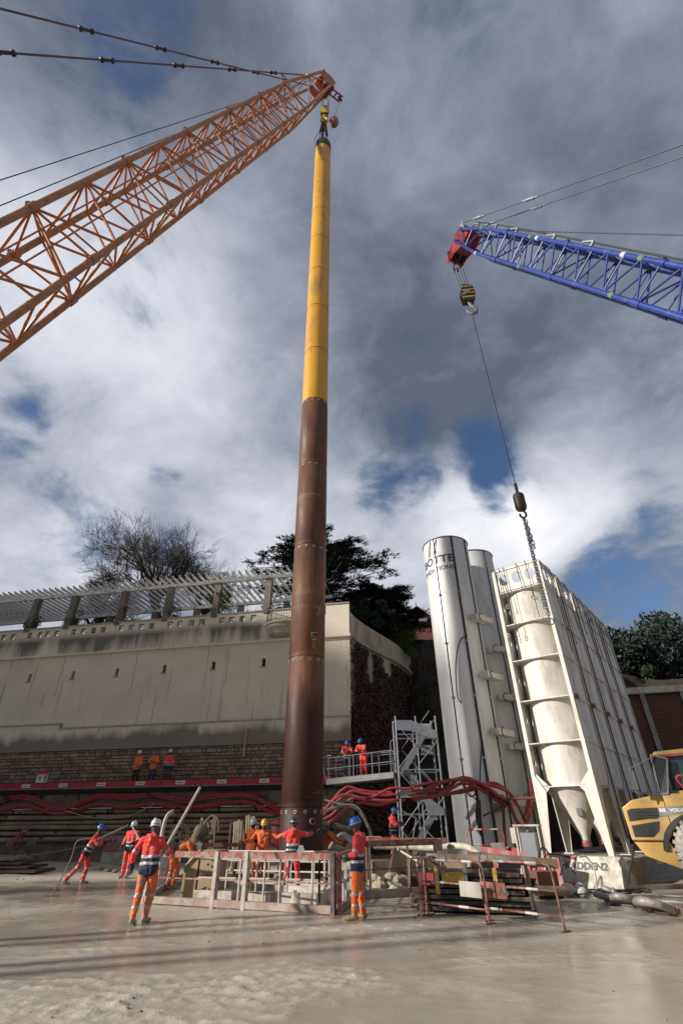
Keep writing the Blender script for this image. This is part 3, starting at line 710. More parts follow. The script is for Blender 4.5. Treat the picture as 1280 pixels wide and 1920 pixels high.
def cedar(name, label, base, H, R, seed, sx=1.0):
    rs = random.Random(seed); t = thing(name, label, 'tree', base); tr = MB(); br = MB(); fo = MB(); b = V(base)
    tr.tube([b, b+V((.1, 0, H*.5)), b+V((.15, 0, H*.95))], [H*.03, H*.02, H*.006], 8); tr.build('trunk', M['bark'], t)
    n = 64
    for i in range(n):
        u = (i+.5)/n; z = H*(.22+.76*u); L_ = R*(1.0-.62*u**1.6)*rs.uniform(.6, 1.12)*(1 if u > .15 else .85); a = i*2.4+rs.uniform(-.3, .3)
        d = V((cos(a)*sx, sin(a), 0)); p = b+V((0, 0, z)); pts = [p+d*L_*k/5+V((0, 0, .55*sin(k/5*1.8)*L_*.22-.03*k)) for k in range(6)]
        br.tube(pts, [.09*(1-k/6.5) for k in range(6)], 4, False)
        for k in range(1, 6):
            for m_ in range(6):
                q = pts[k]+V((-d.y, d.x, 0))*rs.uniform(-.22, .22)*L_*(.3+.14*k)+d*rs.uniform(-.3, .5)
                ln = rs.uniform(.35, .8)
                for e in range(17):
                    aa = a+rs.uniform(-1.1, 1.1); dd = V((cos(aa), sin(aa), rs.uniform(-.05, .35))).normalized(); q0 = q+V((rs.uniform(-.35, .35), rs.uniform(-.35, .35), rs.uniform(-.07, .12)))
                    s_ = V((-dd.y, dd.x, rs.uniform(-.3, .3)))*rs.uniform(.035, .07)
                    fo.add([q0-s_, q0+s_, q0+dd*ln*.6], [(0, 1, 2)], 0 if rs.random() < .4 else 1)
    br.build('limbs', M['bark'], t, smooth=False); fo.build('crown', [M['ced1'], M['ced2']], t, smooth=False); return t
cedar('cedar_tree', 'big dark cedar with layered branches behind the rust pile', (-1.9, 38, 14), 8.9, 7.4, 3)
cedar('cedar_tree', 'lower dark cedar with drooping branches over the side wall, right of the pile', (3.0, 38.5, 12.6), 6.0, 4.6, 8)

def leafy(name, label, base, H, R, seed, mats_, n=60, group=None, nl=170, ls=.2):
    rs = random.Random(seed); t = thing(name, label, 'tree', base, group=group); tr = MB(); fo = MB(); b = V(base)
    tr.tube([b, b+V((0, 0, H*.55))], [H*.03, H*.015], 7)
    for i in range(8): a = i*.8; tr.tube([b+V((0, 0, H*.3+i*.1)), b+V((cos(a)*R*.6, sin(a)*R*.6, H*.7))], [H*.012, H*.004], 5)
    tr.build('trunk', M['bark'], t)
    for i in range(n):
        a = rs.random()*6.28; r_ = R*sqrt(rs.random()); u = 1-(r_/R)**2*.65; z = H*(.3+.66*u*rs.uniform(.35, 1)); s_ = R*rs.uniform(.14, .26)
        leaf_cloud(fo, b+V((r_*cos(a), r_*sin(a), z)), (s_, s_, s_*.75), nl, ls, rs)
    fo.build('crown', mats_, t, smooth=False); return t
G2 = [M['ced1'], M['ced2']]
leafy('dark_tree', 'broad dark evergreen tree above the timber wall, largest at right', (29.3, 47, 7), 13.2, 6.6, 21, G2, 80, 'dark trees behind the timber wall')
leafy('dark_tree', 'dark tree just behind the back end of the silo row', (25.4, 46, 6), 12.4, 3.8, 22, [M['lf2'], M['ced2']], 40, 'dark trees behind the timber wall')
leafy('dark_tree', 'dark tree at the right edge of the frame above the timber wall', (37.0, 50, 7), 11.6, 5.2, 23, G2, 60, 'dark trees behind the timber wall')
leafy('dark_tree', 'low dark tree under the slope of the big evergreen', (24.5, 38.5, 3), 7.4, 3.2, 24, G2, 50, 'dark trees behind the timber wall')
leafy('dark_tree', 'dark tree low at the right edge, in front of the bigger ones', (32, 41, 3), 8.5, 4.0, 26, G2, 60, 'dark trees behind the timber wall')
leafy('garden_tree', 'dark leafy tree hanging over the side wall under the cedar', (1.9, 36.0, 12.0), 5.0, 2.2, 25, [M['lf2'], M['ced1']], 50)

def house():
    t = thing('hilltop_house', 'house with red-brown tiled gable roof and two skylights above the bank', 'house', (9.4, 61, 20))
    c = V((9.6, 60, 0)); M['brick_r'] = mat('house_brick', (.20, .08, .05), (.15, .06, .04), 3, .85); M['roof'] = mat('roof_tile', (.13, .055, .04), (.09, .04, .03), 6, .85, bump=.4)
    q = MB(); q.box((9.7, 63, 21.3), (5.2, 6, 4.0)); q.build('wall', M['brick_r'], t, smooth=False)
    z0, z1 = 23.1, 25.6
    for sgn in (-1, 1):
        q = MB(); e = V((9.7+sgn*3.0, 0, z0)); r_ = V((9.7, 0, z1)); 
        q.add([(e.x, 59.4, e.z), (r_.x, 59.4, r_.z), (r_.x, 66.4, r_.z), (e.x, 66.4, e.z), (e.x, 59.4, e.z-.15), (r_.x, 59.4, r_.z-.15), (r_.x, 66.4, r_.z-.15), (e.x, 66.4, e.z-.15)], [(0, 1, 2, 3), (7, 6, 5, 4), (0, 4, 5, 1), (3, 2, 6, 7), (0, 3, 7, 4), (1, 5, 6, 2)]); q.build('roof', M['roof'], t, smooth=False)
    q = MB(); q.prism([(-2.7, 0), (2.7, 0), (0, 2.2)], (9.7, 59.9, 23.1), (1, 0, 0), (0, 0, 1), (0, 1, 0), .2); q.build('gable', M['roof'], t, smooth=False)
    for dx in (-.85, .75):
        f_ = boxo('window', (9.7+dx, 59.8, 23.75), (1.25, .1, .6), M['iron'], t); boxo('pane', (9.7+dx, 59.73, 23.75), (1.1, .04, .45), M['alu'], f_)
    rod('finial', (9.7, 59.9, 25.5), (9.7, 59.9, 26.3), .05, M['iron'], t)
    q = MB(); q.box((5.75, 60, 23.6), (.75, .75, 3.2)); q.build('chimney', M['brick_r'], t); q = MB(); q.box((5.75, 60, 25.3), (.95, .95, .2)); q.cyl((5.75, 60, 25.4), (5.75, 60, 26.0), .18, .14); q.build('chimney_cap', M['roof'], t)
    q = MB(); q.box((13.6, 62, 21.2), (3.2, 5, 3.6)); q.build('side_wing', M['brick_r'], t, smooth=False)
    q = MB(); q.prism([(-2, 0), (2, 0), (1.4, 1.0), (-2, 1.0)], (13.6, 59.6, 23.0), (1, 0, 0), (0, 0, 1), (0, 1, 0), 5); q.build('side_roof', M['roof'], t, smooth=False)
house()
# ================================================================== WALL FOOT: walkway, pipes, hoses
def hose_c(name, pts, r, off):
    pts = [p+V((0, .02*noise.noise(V((i*.4, off, 1))), .035*noise.noise(V((i*.35, off*1.7, 4))))) for i, p in enumerate(pts)]
    q = MB(); q.tube(pts, r, 8)
    for i in range(6+off % 23, len(pts)-1, 41): d = (pts[i+1]-pts[i]).normalized(); q.cyl(pts[i]-d*.12, pts[i]+d*.12, r*1.3, n=8, mi=1)
    return q.build(name, [M['hose_r'], M['steel']])
def wfoot():
    # concrete capping beam under the walkway and the lower shotcrete face
    t = thing('capping_beam', 'rough concrete capping beam at the foot of the stone wall, under the red walkway', 'beam', wp(10, 0, 2.6))
    q = MB(); n = 120
    def face(z0, z1, o0, o1, rough, nm, m_, s0=-.2, s1=SL, nz_=8):
        q = MB(); ns = 170; vs = []
        for j in range(nz_+1):
            for i in range(ns+1):
                s = s0+(s1-s0)*i/ns; z = z0+(z1-z0)*j/nz_; o = o0+(o1-o0)*j/nz_+rough*noise.fractal(V((s*.7, z*1.3, z0)), 1, 2.2, 5)
                p = wp(s, o, z); vs.append(p)
        for i in range(ns+1): s = s0+(s1-s0)*i/ns; vs.append(wp(s, -.3, z1))
        k = ns+1; q.add(vs, [(j*k+i, (j+1)*k+i, (j+1)*k+i+1, j*k+i+1) for j in range(nz_+1) for i in range(ns)])
        return q.build(nm, m_, t)
    face(2.55, 3.25, .9, .85, .06, 'beam_face', M['conc2'])
    face(1.15, 2.55, .45, .55, .12, 'recess_face', M['conc3'])
    face(-.05, 1.2, 1.15, .9, .10, 'lower_face', M['conc2'])
    q = MB()
    for i in range(16):
        s = .8+i*2.1; q.prism([(0, 2.5), (.55, 2.5), (.55, 2.42), (.1, 1.9), (0, 1.9)], wp(s, .5, 0), WN, (0, 0, 1), WD, .05)
    q.build('bracket', M['steel'], t)
    # walkway
    w = thing('walkway', 'narrow scaffold walkway with red toe boards along the foot of the stone wall', 'walkway', wp(10, 1, 3.5))
    zs = 3.58; s = -0.1+1.0; k = 0
    for i in range(14):
        a = s+i*2.42; b = a+2.38
        q = MB(); q.prism(rect(a, zs-.06, b, zs), wp(0, .15, 0)-V((0, 0, 0)), WD, (0, 0, 1), WN, 1.15); q.build('deck_board', M['woodg'], w, smooth=False)
        q = MB(); q.prism(rect(a, zs-.04, b, zs+.26), wp(0, 1.30, 0), WD, (0, 0, 1), WN, .035); tb = q.build('toe_board', M['red_b'], w, smooth=False)
        q = MB(); q.prism(rect(a+.95, zs+.02, a+1.5, zs+.2), wp(0, 1.337, 0), WD, (0, 0, 1), WN, .008); q.build('name_plate', M['sign_w'], tb, smooth=False)
        q = MB(); q.prism(rect(a+1.05, zs+.09, a+1.4, zs+.13), wp(0, 1.347, 0), WD, (0, 0, 1), WN, .003); q.build('plate_print', M['text_k'], tb, smooth=False)
        q = MB(); q.prism(rect(a, zs-.08, b, zs-.045), wp(0, 1.28, 0), WD, (0, 0, 1), WN, .08); q.build('edge_angle', M['galvd'], w, smooth=False)
        rod('guard_post', wp(a, 1.39, zs-.15), wp(a, 1.39, zs+1.2), .016, M['rust_thin'], w, n=6)
        for zz in (.62, 1.08): rod('guard_rail', wp(a, 1.39, zs+zz), wp(b, 1.39, zs+zz+random.uniform(-.02, .02)), .012, M['rust_thin'], w, n=5)
        rod('support_bracket', wp(a+.3, .9, 2.95), wp(a+.3, 1.25, zs-.06), .035, M['steel'], w, n=6)
    # notice on the walkway
    g = thing('notice_board', 'small white safety notice with a red header standing on the walkway', 'sign', wp(px2w(82, 1455, 1.2)[0], 1.25, zs+.26))
    s_ = px2w(82, 1455, 1.2)[0]
    q = MB(); q.prism(rect(s_-.36, 3.86, s_+.36, 4.28), wp(0, 1.25, 0), WD, (0, 0, 1), WN, .02); q.build('panel', M['sign_w'], g, smooth=False)
    q = MB(); q.prism(rect(s_-.38, 4.28, s_+.38, 4.46), wp(0, 1.25, 0), WD, (0, 0, 1), WN, .022); q.build('header', M['red_p'], g, smooth=False)
    q = MB(); q.prism([(s_+.22, 4.15), (s_+.02, 4.15), (s_+.12, 3.95)], wp(0, 1.272, 0), WD, (0, 0, 1), WN, .003); q.prism(rect(s_-.24, 3.92, s_-.18, 4.2), wp(0, 1.272, 0), WD, (0, 0, 1), WN, .003); q.prism(rect(s_-.27, 4.12, s_-.10, 4.17), wp(0, 1.276, 0), WD, (0, 0, 1), WN, .003); q.build('pictogram', M['text_k'], g, smooth=False)
    # long pipes
    lbs = ['uppermost of the long muddy pipes under the red hoses', 'second long muddy pipe from the top along the wall foot', 'third long muddy pipe from the top along the wall foot', 'fourth long muddy pipe from the top along the wall foot', 'fifth long muddy pipe from the top along the wall foot', 'lowest long muddy pipe resting above the concrete face']
    for i in range(6):
        z = 2.40-i*.25; o = .82+.10*(i % 2)+.05*i; q = MB()
        pts = [wp(s, o+.03*noise.noise(V((s*.3, i, 0))), z+.05*noise.noise(V((s*.22, i*3.1, 5)))-.02*(s > 12)*(i % 3)) for s in np.linspace(1.2 if i < 4 else 3, SL, 60)]
        p = thing('steel_pipe', lbs[i], 'pipe', wp(10, o, z), group='long pipes along the wall foot')
        q.tube(pts, .112, 10); q.build('pipe', M['pipe'], p)
        for s in np.arange(2.5+i*.7, SL, 5.6): c = wp(s, o, z); rod('coupling', c-WD*.09, c+WD*.09, .118, M['steel'], p)
    # red hoses, left of the pile
    up = [(0, 1500), (25, 1493), (50, 1491), (75, 1498), (105, 1512), (140, 1508), (165, 1497), (190, 1490), (240, 1491), (290, 1487), (325, 1493), (350, 1498), (385, 1492), (430, 1487), (472, 1488), (500, 1502), (528, 1517), (560, 1524)]
    lo = [(0, 1516), (50, 1508), (90, 1520), (120, 1524), (160, 1513), (190, 1506), (240, 1512), (290, 1505), (330, 1512), (365, 1513), (420, 1504), (470, 1503), (510, 1520), (545, 1530)]
    rs = random.Random(3)
    names = ['topmost red hose of the upper bundle left of the pile', 'red hose just under the topmost one, left of the pile', 'third red hose of the upper bundle left of the pile', 'lowest red hose of the upper bundle left of the pile', 'top red hose of the lower drooping bundle left of the pile', 'middle red hose of the lower drooping bundle', 'lowest red hose of the lower drooping bundle']
    for i in range(7):
        src = up if i < 4 else lo; k = i if i < 4 else i-4; pts = []
        for (x, y) in [(-420, 1496), (-200, 1512), (-60, 1515)]+src:
            s, z = px2w(x, y, 1.0); pts.append(wp(s, 1.05+.06*(k % 2), z-k*.055+.04*noise.noise(V((s*.25, k*3.3, i*1.7)))))
        hname = hose_c('red_hose', bez(pts, 5), .052, k*7+i*5); tag(hname, names[i], 'hose', 'red hoses slung along the wall')
    # thin sagging cables below the hoses
    for i, (pp, lb) in enumerate([([(0, 1604), (60, 1603), (140, 1590), (190, 1575), (232, 1552)], 'pale rope running from the left edge up to the rope holder'), ([(120, 1520), (180, 1534), (240, 1530), (290, 1507)], 'thin grey cable sagging below the red hoses')]):
        pts = []
        for (x, y) in pp: s, z = px2w(x, y, 1.4); pts.append(wp(s, 1.35, z))
        tag(wire('cable', bez(pts, 6), .022, M['hosec']), lb, 'cable')
M['conc2'] = mat('rough_concrete', (.20, .165, .12), (.13, .105, .08), 1.5, .9, bump=.8, bscale=7, dirt=(.075, .06, .048), dscale=1.0, damt=.6)
M['conc3'] = mat('dark_concrete', (.15, .12, .085), (.10, .08, .06), 2, .9, bump=.8, bscale=7)
M['rust_thin'] = mat('thin_rusty_tube', (.22, .12, .09), (.15, .08, .06), 8, .6)
wfoot()

# right-hand hoses
def hoses_right():
    rs = random.Random(9)
    fan = [[(575, 1535), (612, 1512), (634, 1488), (652, 1476), (690, 1484), (735, 1486)], [(580, 1545), (615, 1520), (640, 1496), (660, 1484), (700, 1490), (745, 1490)], [(575, 1552), (618, 1530), (645, 1506), (668, 1496), (700, 1500), (752, 1500)], [(580, 1560), (620, 1540), (650, 1516), (675, 1505), (710, 1508), (760, 1498)], [(590, 1540), (625, 1500), (650, 1490), (690, 1497), (730, 1480), (770, 1478)]]
    lbs = ['uppermost red hose of the fan just right of the pile', 'second red hose of the fan right of the pile', 'third red hose of the fan right of the pile', 'lowest red hose of the fan right of the pile', 'red hose crossing the fan behind the stair tower']
    for i, f_ in enumerate(fan):
        pts = [atY(x, y, 26.8-.25*i) for x, y in f_]; tag(hose_c('red_hose', bez(pts, 6), .058, i*3), lbs[i], 'hose', 'red hoses slung along the wall')
    silo = [[(770, 1483), (810, 1482), (838, 1476), (868, 1458), (900, 1470), (925, 1492), (945, 1503)], [(775, 1474), (820, 1468), (850, 1462), (880, 1464), (905, 1480), (930, 1500), (948, 1512)],
            [(765, 1490), (815, 1486), (850, 1487), (885, 1480), (920, 1468), (945, 1478), (962, 1498), (975, 1520), (984, 1540)], [(770, 1496), (820, 1492), (860, 1484), (905, 1470), (950, 1484), (970, 1510), (982, 1530), (990, 1500), (991, 1470)],
            [(775, 1500), (830, 1488), (870, 1468), (910, 1486), (940, 1496), (958, 1520), (972, 1545), (985, 1545), (996, 1510), (992, 1462)], [(780, 1488), (840, 1464), (885, 1462), (930, 1488), (955, 1508), (966, 1535), (978, 1552)]]
    lb2 = ['red hose humped highest in front of the tall white silo', 'red hose lying just under the humped one across the white silo', 'red hose that loops down between white silo and framed silo', 'red hose looping down and back up beside the framed silo', 'outermost red hose loop in the gap beside the framed silo', 'short red hose ending low in the gap between the silos']
    for i, f_ in enumerate(silo):
        pts = [atY(x, y, 22.45-.12*i) for x, y in f_]; tag(hose_c('red_hose', bez(pts, 6), .06, i*3+2), lb2[i], 'hose', 'red hoses across the silos')
    st = thing('hose_support', 'rusty post with a thin brown rail carrying the red hoses between the silos', 'support', atZ(945, 1600))
    rod('post', atY(949, 1620, 22), atY(941, 1490, 22), .06, M['rusty'], st); rod('rail', atY(935, 1498, 22), atY(1010, 1496, 21.2), .05, M['rusty'], st); rod('brace', atY(905, 1530, 22.2), atY(946, 1510, 22), .03, M['rusty'], st)
    cs = thing('cable_stand', 'black post hung with black cables in front of the white silo', 'post', atZ(905, 1600))
    rod('post', atY(908, 1600, 22.3), atY(890, 1462, 22.3), .05, M['black'], cs)
    for i in range(5): y = 1475+i*14; rod('peg', atY(891+(y-1462)*.13, y, 22.25), atY(886+(y-1462)*.13, y-5, 22.1), .025, M['black'], cs)
    q = MB()
    for i in range(6): q.tube(bez([atY(894+i, 1500, 22.15), atY(892+i*2, 1530+i*3, 22.1), atY(900+i, 1565+i*2, 22.1)], 5), .025, 5)
    q.build('cable_bundle', M['black'], cs)
M['rusty'] = mat('rusty_steel', (.14, .055, .03), (.09, .04, .025), 5, .7, bump=.2)
hoses_right()

# ================================================================== PILE
PX, PY = atY(562, 1640, 20.0).x, 20.0
def pile():
    def rust():
        mt = bpy.data.materials.new('rusted_casing'); mt.use_nodes = True; nt = mt.node_tree; N = nt.nodes; L = nt.links; b = N['Principled BSDF']
        tc = N.new('ShaderNodeTexCoord')
        def nz(s, d, st, loc=(0, 0, 0)):
            mp = N.new('ShaderNodeMapping'); mp.inputs['Scale'].default_value = st; mp.inputs['Location'].default_value = loc; L.new(tc.outputs['Object'], mp.inputs[0])
            n = N.new('ShaderNodeTexNoise'); n.inputs['Scale'].default_value = s; n.inputs['Detail'].default_value = d; n.inputs['Roughness'].default_value = .65; L.new(mp.outputs[0], n.inputs['Vector']); return n.outputs['Fac']
        def rng(x, a, b_, c, d):
            n = N.new('ShaderNodeMapRange'); L.new(x, n.inputs[0])
            for i, v in enumerate((a, b_, c, d)): n.inputs[i+1].default_value = v
            return n.outputs[0]
        def mx(f, a, b_):
            n = N.new('ShaderNodeMix'); n.data_type = 'RGBA'; L.new(f, n.inputs[0])
            for i, v in ((6, a), (7, b_)):
                if isinstance(v, tuple): n.inputs[i].default_value = (*v, 1)
                else: L.new(v, n.inputs[i])
            return n.outputs[2]
        sp = N.new('ShaderNodeSeparateXYZ'); L.new(tc.outputs['Object'], sp.inputs[0]); z = sp.outputs[2]
        # wetted dark zone at the foot, ragged upper edge near z 6.2, and another under each joint
        ad = N.new('ShaderNodeMath'); ad.operation = 'ADD'; L.new(z, ad.inputs[0]); L.new(rng(nz(1.2, 6, (1.6, 1.6, .12)), 0, 1, -2.2, 2.2), ad.inputs[1])
        base = mx(rng(nz(.8, 7, (1, 1, .5)), .35, .65, 0, 1), (.22, .085, .038), (.085, .036, .024))
        base = mx(rng(z, 10.5, 13.5, 0, .55), base, (.095, .045, .032))
        base = mx(rng(nz(2.6, 10, (1.3, 1.3, .13), (4, 4, 4)), .50, .66, 0, .85), base, (.055, .028, .022))
        base = mx(rng(nz(.5, 3, (.2, .2, 2.6), (1, 9, 2)), .60, .70, 0, .35), base, (.26, .16, .10))
        base = mx(rng(ad.outputs[0], 6.6, 5.6, 0, .95), base, (.040, .015, .010))
        base = mx(rng(nz(3, 4, (.3, .3, 1.5), (9, 1, 1)), .66, .72, 0, .35), base, (.35, .28, .22))
        L.new(base, b.inputs['Base Color']); L.new(rng(nz(1.5, 5, (1, 1, .4)), .3, .7, .46, .72), b.inputs['Roughness']); b.inputs['Metallic'].default_value = .0; b.inputs['Specular IOR Level'].default_value = .32
        bp = N.new('ShaderNodeBump'); bp.inputs['Strength'].default_value = .25; bp.inputs['Distance'].default_value = .02; L.new(nz(9, 6, (1, 1, .4)), bp.inputs['Height']); L.new(bp.outputs[0], b.inputs['Normal'])
        return mt
    rm = rust(); ym = mat('casing_yellow', (.60, .31, .022), (.52, .26, .018), .9, .42, dirt=(.30, .17, .06), dscale=.8, damt=.35, stretch=(1, 1, .35), bump=.05)
    t = thing('casing_column', 'towering steel casing column hanging upright, rusty brown below and yellow above', 'casing column', (PX, PY, 0))
    R = .735; c = V((PX, PY, 0)); joints = [.9, 2.2, 7.4, 12.55, 17.4, 22.0]; z = 22.0
    while z < 56: z += 4.4; joints.append(min(z, 57.6))
    joints = sorted(set(joints)); joints[0] = -.3; joints[-1] = 57.2
    for i in range(len(joints)-1):
        a, b = joints[i], joints[i+1]; yel = a >= 21.9; q = MB(); g = .012
        prof = [(R-.05, a), (R, a+g), (R, a+.22), (R+.008, a+.23), (R+.008, b-.3), (R, b-.29), (R, b-g), (R-.05, b)] if not yel else [(R-.05, a), (R, a+g), (R, b-g), (R-.05, b)]
        q.lathe(prof, c, 48); sec = q.build('casing_section', ym if yel else rm, t)
        q = MB()
        n = 13
        for k in range(n):
            an = 2*pi*k/n+.12+i; 
            for zz in ([b-.14] if not yel else [b-.18]):
                p = c+V((R*cos(an), R*sin(an), zz)); d = V((cos(an), sin(an), 0)); rr = .062 if not yel else .03
                q.cyl(p-d*.02, p+d*.014, rr, n=10, mi=0); q.cyl(p+d*.013, p+d*.02, rr*.5, n=8, mi=1)
        q.build('bolt_ring', [M['conc'] if not yel else ym, M['steel']], sec)
        if yel:
            q = MB(); q.lathe([(R+.001, b-.03), (R+.006, b-.02), (R+.006, b+.02), (R+.001, b+.03)], c, 48, cap=False); q.build('joint_line', M['rusty'], sec)
    q = MB(); q.lathe([(R+.02, 56.2), (R+.03, 56.25), (R+.03, 57.5), (R-.1, 57.6)], c, 40); cap = q.build('lifting_cap', M['steel'], t)
    for k in range(4): a = k*pi/2+.5; p = c+V((.55*cos(a), .55*sin(a), 57.6)); q = MB(); q.tube([p+V((.12*cos(b), 0, .14+.14*sin(b))) for b in [i*pi/4 for i in range(8)]], .03, 6, closed=True); q.build('lifting_eye', M['steel'], t)
    # chalk strokes
    def onc(px, py, sx=1):   # from pixel to surface
        d = ray(px, py); o = CP-c; A = d.x**2+d.y**2; B = 2*(o.x*d.x+o.y*d.y); C_ = o.x**2+o.y**2-(R+.022)**2; tt = (-B-sqrt(max(0, B*B-4*A*C_)))/(2*A); return CP+d*tt
    def stroke(pts, nm, m_=M['chalk']): q = MB(); q.tube([onc(*p) for p in pts], .011, 4); return q.build(nm, m_, t)
    stroke([(595, 1135), (602, 1150)], 'chalk_cross'); stroke([(602, 1134), (596, 1151)], 'chalk_cross')
    stroke([(594, 1186), (584, 1186), (584, 1193), (590, 1194), (592, 1197), (589, 1200), (585, 1199)], 'chalk_digit')
    stroke([(585, 1205), (592, 1206), (586, 1209), (592, 1211), (586, 1214), (592, 1216)], 'chalk_letter')
    stroke([(586+5*cos(a), 1540+6*sin(a)) for a in [i*.55 for i in range(12)]], 'chalk_ring')
    # collar ring clamp at ground
    g = thing('guide_collar', 'muddy steel guide collar around the foot of the casing column', 'collar', (PX, PY, 0))
    q = MB(); q.lathe([(.80, .0), (1.25, .0), (1.25, .14), (.86, .14), (.86, .36), (.80, .36)], c, 40, cap=False); q.build('ring', M['mud'], g)
    for k in range(8): a = k*pi/4; q = MB(); q.prism([(.86, .14), (1.2, .14), (.86, .36)], c, (cos(a), sin(a), 0), (0, 0, 1), (-sin(a), cos(a), 0), .04); q.build('gusset', M['steel'], g)
    return c
pile()

# ================================================================== CRANES
def chain(q, a, b, link_l=.3, r=.03, w=.09, mi=0):
    a = V(a); b = V(b); d = b-a; n = max(1, int(d.length/(link_l*.78))); d.normalize(); o1 = d.orthogonal().normalized(); o2 = d.cross(o1)
    for i in range(n):
        c = a+(b-a)*((i+.5)/n); s = o1 if i % 2 else o2; s = s
        pts = [c+d*(link_l/2-w)*(1 if cos(t_) > 0 else -1)*1+d*w*cos(t_)+s*w*sin(t_) for t_ in [k*pi/4+.001 for k in range(8)]]
        q.tube(pts, r, 5, closed=True, mi=mi)
def lattice(t, B, T, W, head_len, cm, bm_, rc, rb, bays, tipw=.45, tiph=.8, sect=5, xbr=False, lat_taper=.75):
    b = (T-B).normalized(); L_ = (T-B).length; lat = b.cross(V((0, 0, 1))).normalized(); n = lat.cross(b)
    def corner(u, s1, s2):     # u metres from base
        k = 1.0; kl = 1.0
        if u > L_-head_len: f_ = (u-(L_-head_len))/head_len; k = 1-(1-tipw)*f_; kl = 1-(1-lat_taper)*f_
        if u < 6: f_ = u/6; k = .35+.65*f_
        return B+b*u+lat*(s1*W/2*kl)+n*(s2*W/2*k)
    us = [0, 6]+[6+(L_-head_len-6)*(i+1)/bays for i in range(bays)]+[L_-head_len*.5, L_]
    # chords: one per section length
    for s1 in (-1, 1):
        for s2 in (-1, 1):
            st = 0; idx = list(range(0, len(us), sect))
            if idx[-1] != len(us)-1: idx.append(len(us)-1)
            for i in range(len(idx)-1):
                ks = us[idx[i]:idx[i+1]+1]; q = MB(); q.tube([corner(u, s1, s2) for u in ks], rc, 10)
                e = corner(ks[-1], s1, s2); q.cyl(e-b*.22, e+b*.22, rc*1.3, n=10); q.build('chord', cm, t)
    sides = [((-1, -1), (1, -1)), ((1, -1), (1, 1)), ((1, 1), (-1, 1)), ((-1, 1), (-1, -1))]
    for f_, (p, r_) in enumerate(sides):
        for i in range(1, len(us)-1):
            a, c = (p, r_) if (i+f_) % 2 == 0 else (r_, p)
            rod('brace', corner(us[i], *a), corner(us[i+1], *c), rb, bm_, t)
            if i % 2 == 0: rod('brace', corner(us[i], *p), corner(us[i], *r_), rb*.9, bm_, t)
    for i in range(sect, len(us)-1, sect):
        rod('cross_brace', corner(us[i], -1, -1), corner(us[i], 1, 1), rb*.9, bm_, t)
        for s1 in (-1, 1):
            q = MB(); e = corner(us[i], s1, 1); q.box(e+n*rc*1.2, (rc, rc, rc), None); q.build('lug', M['steel'], t)
    return b, lat, n, corner, us

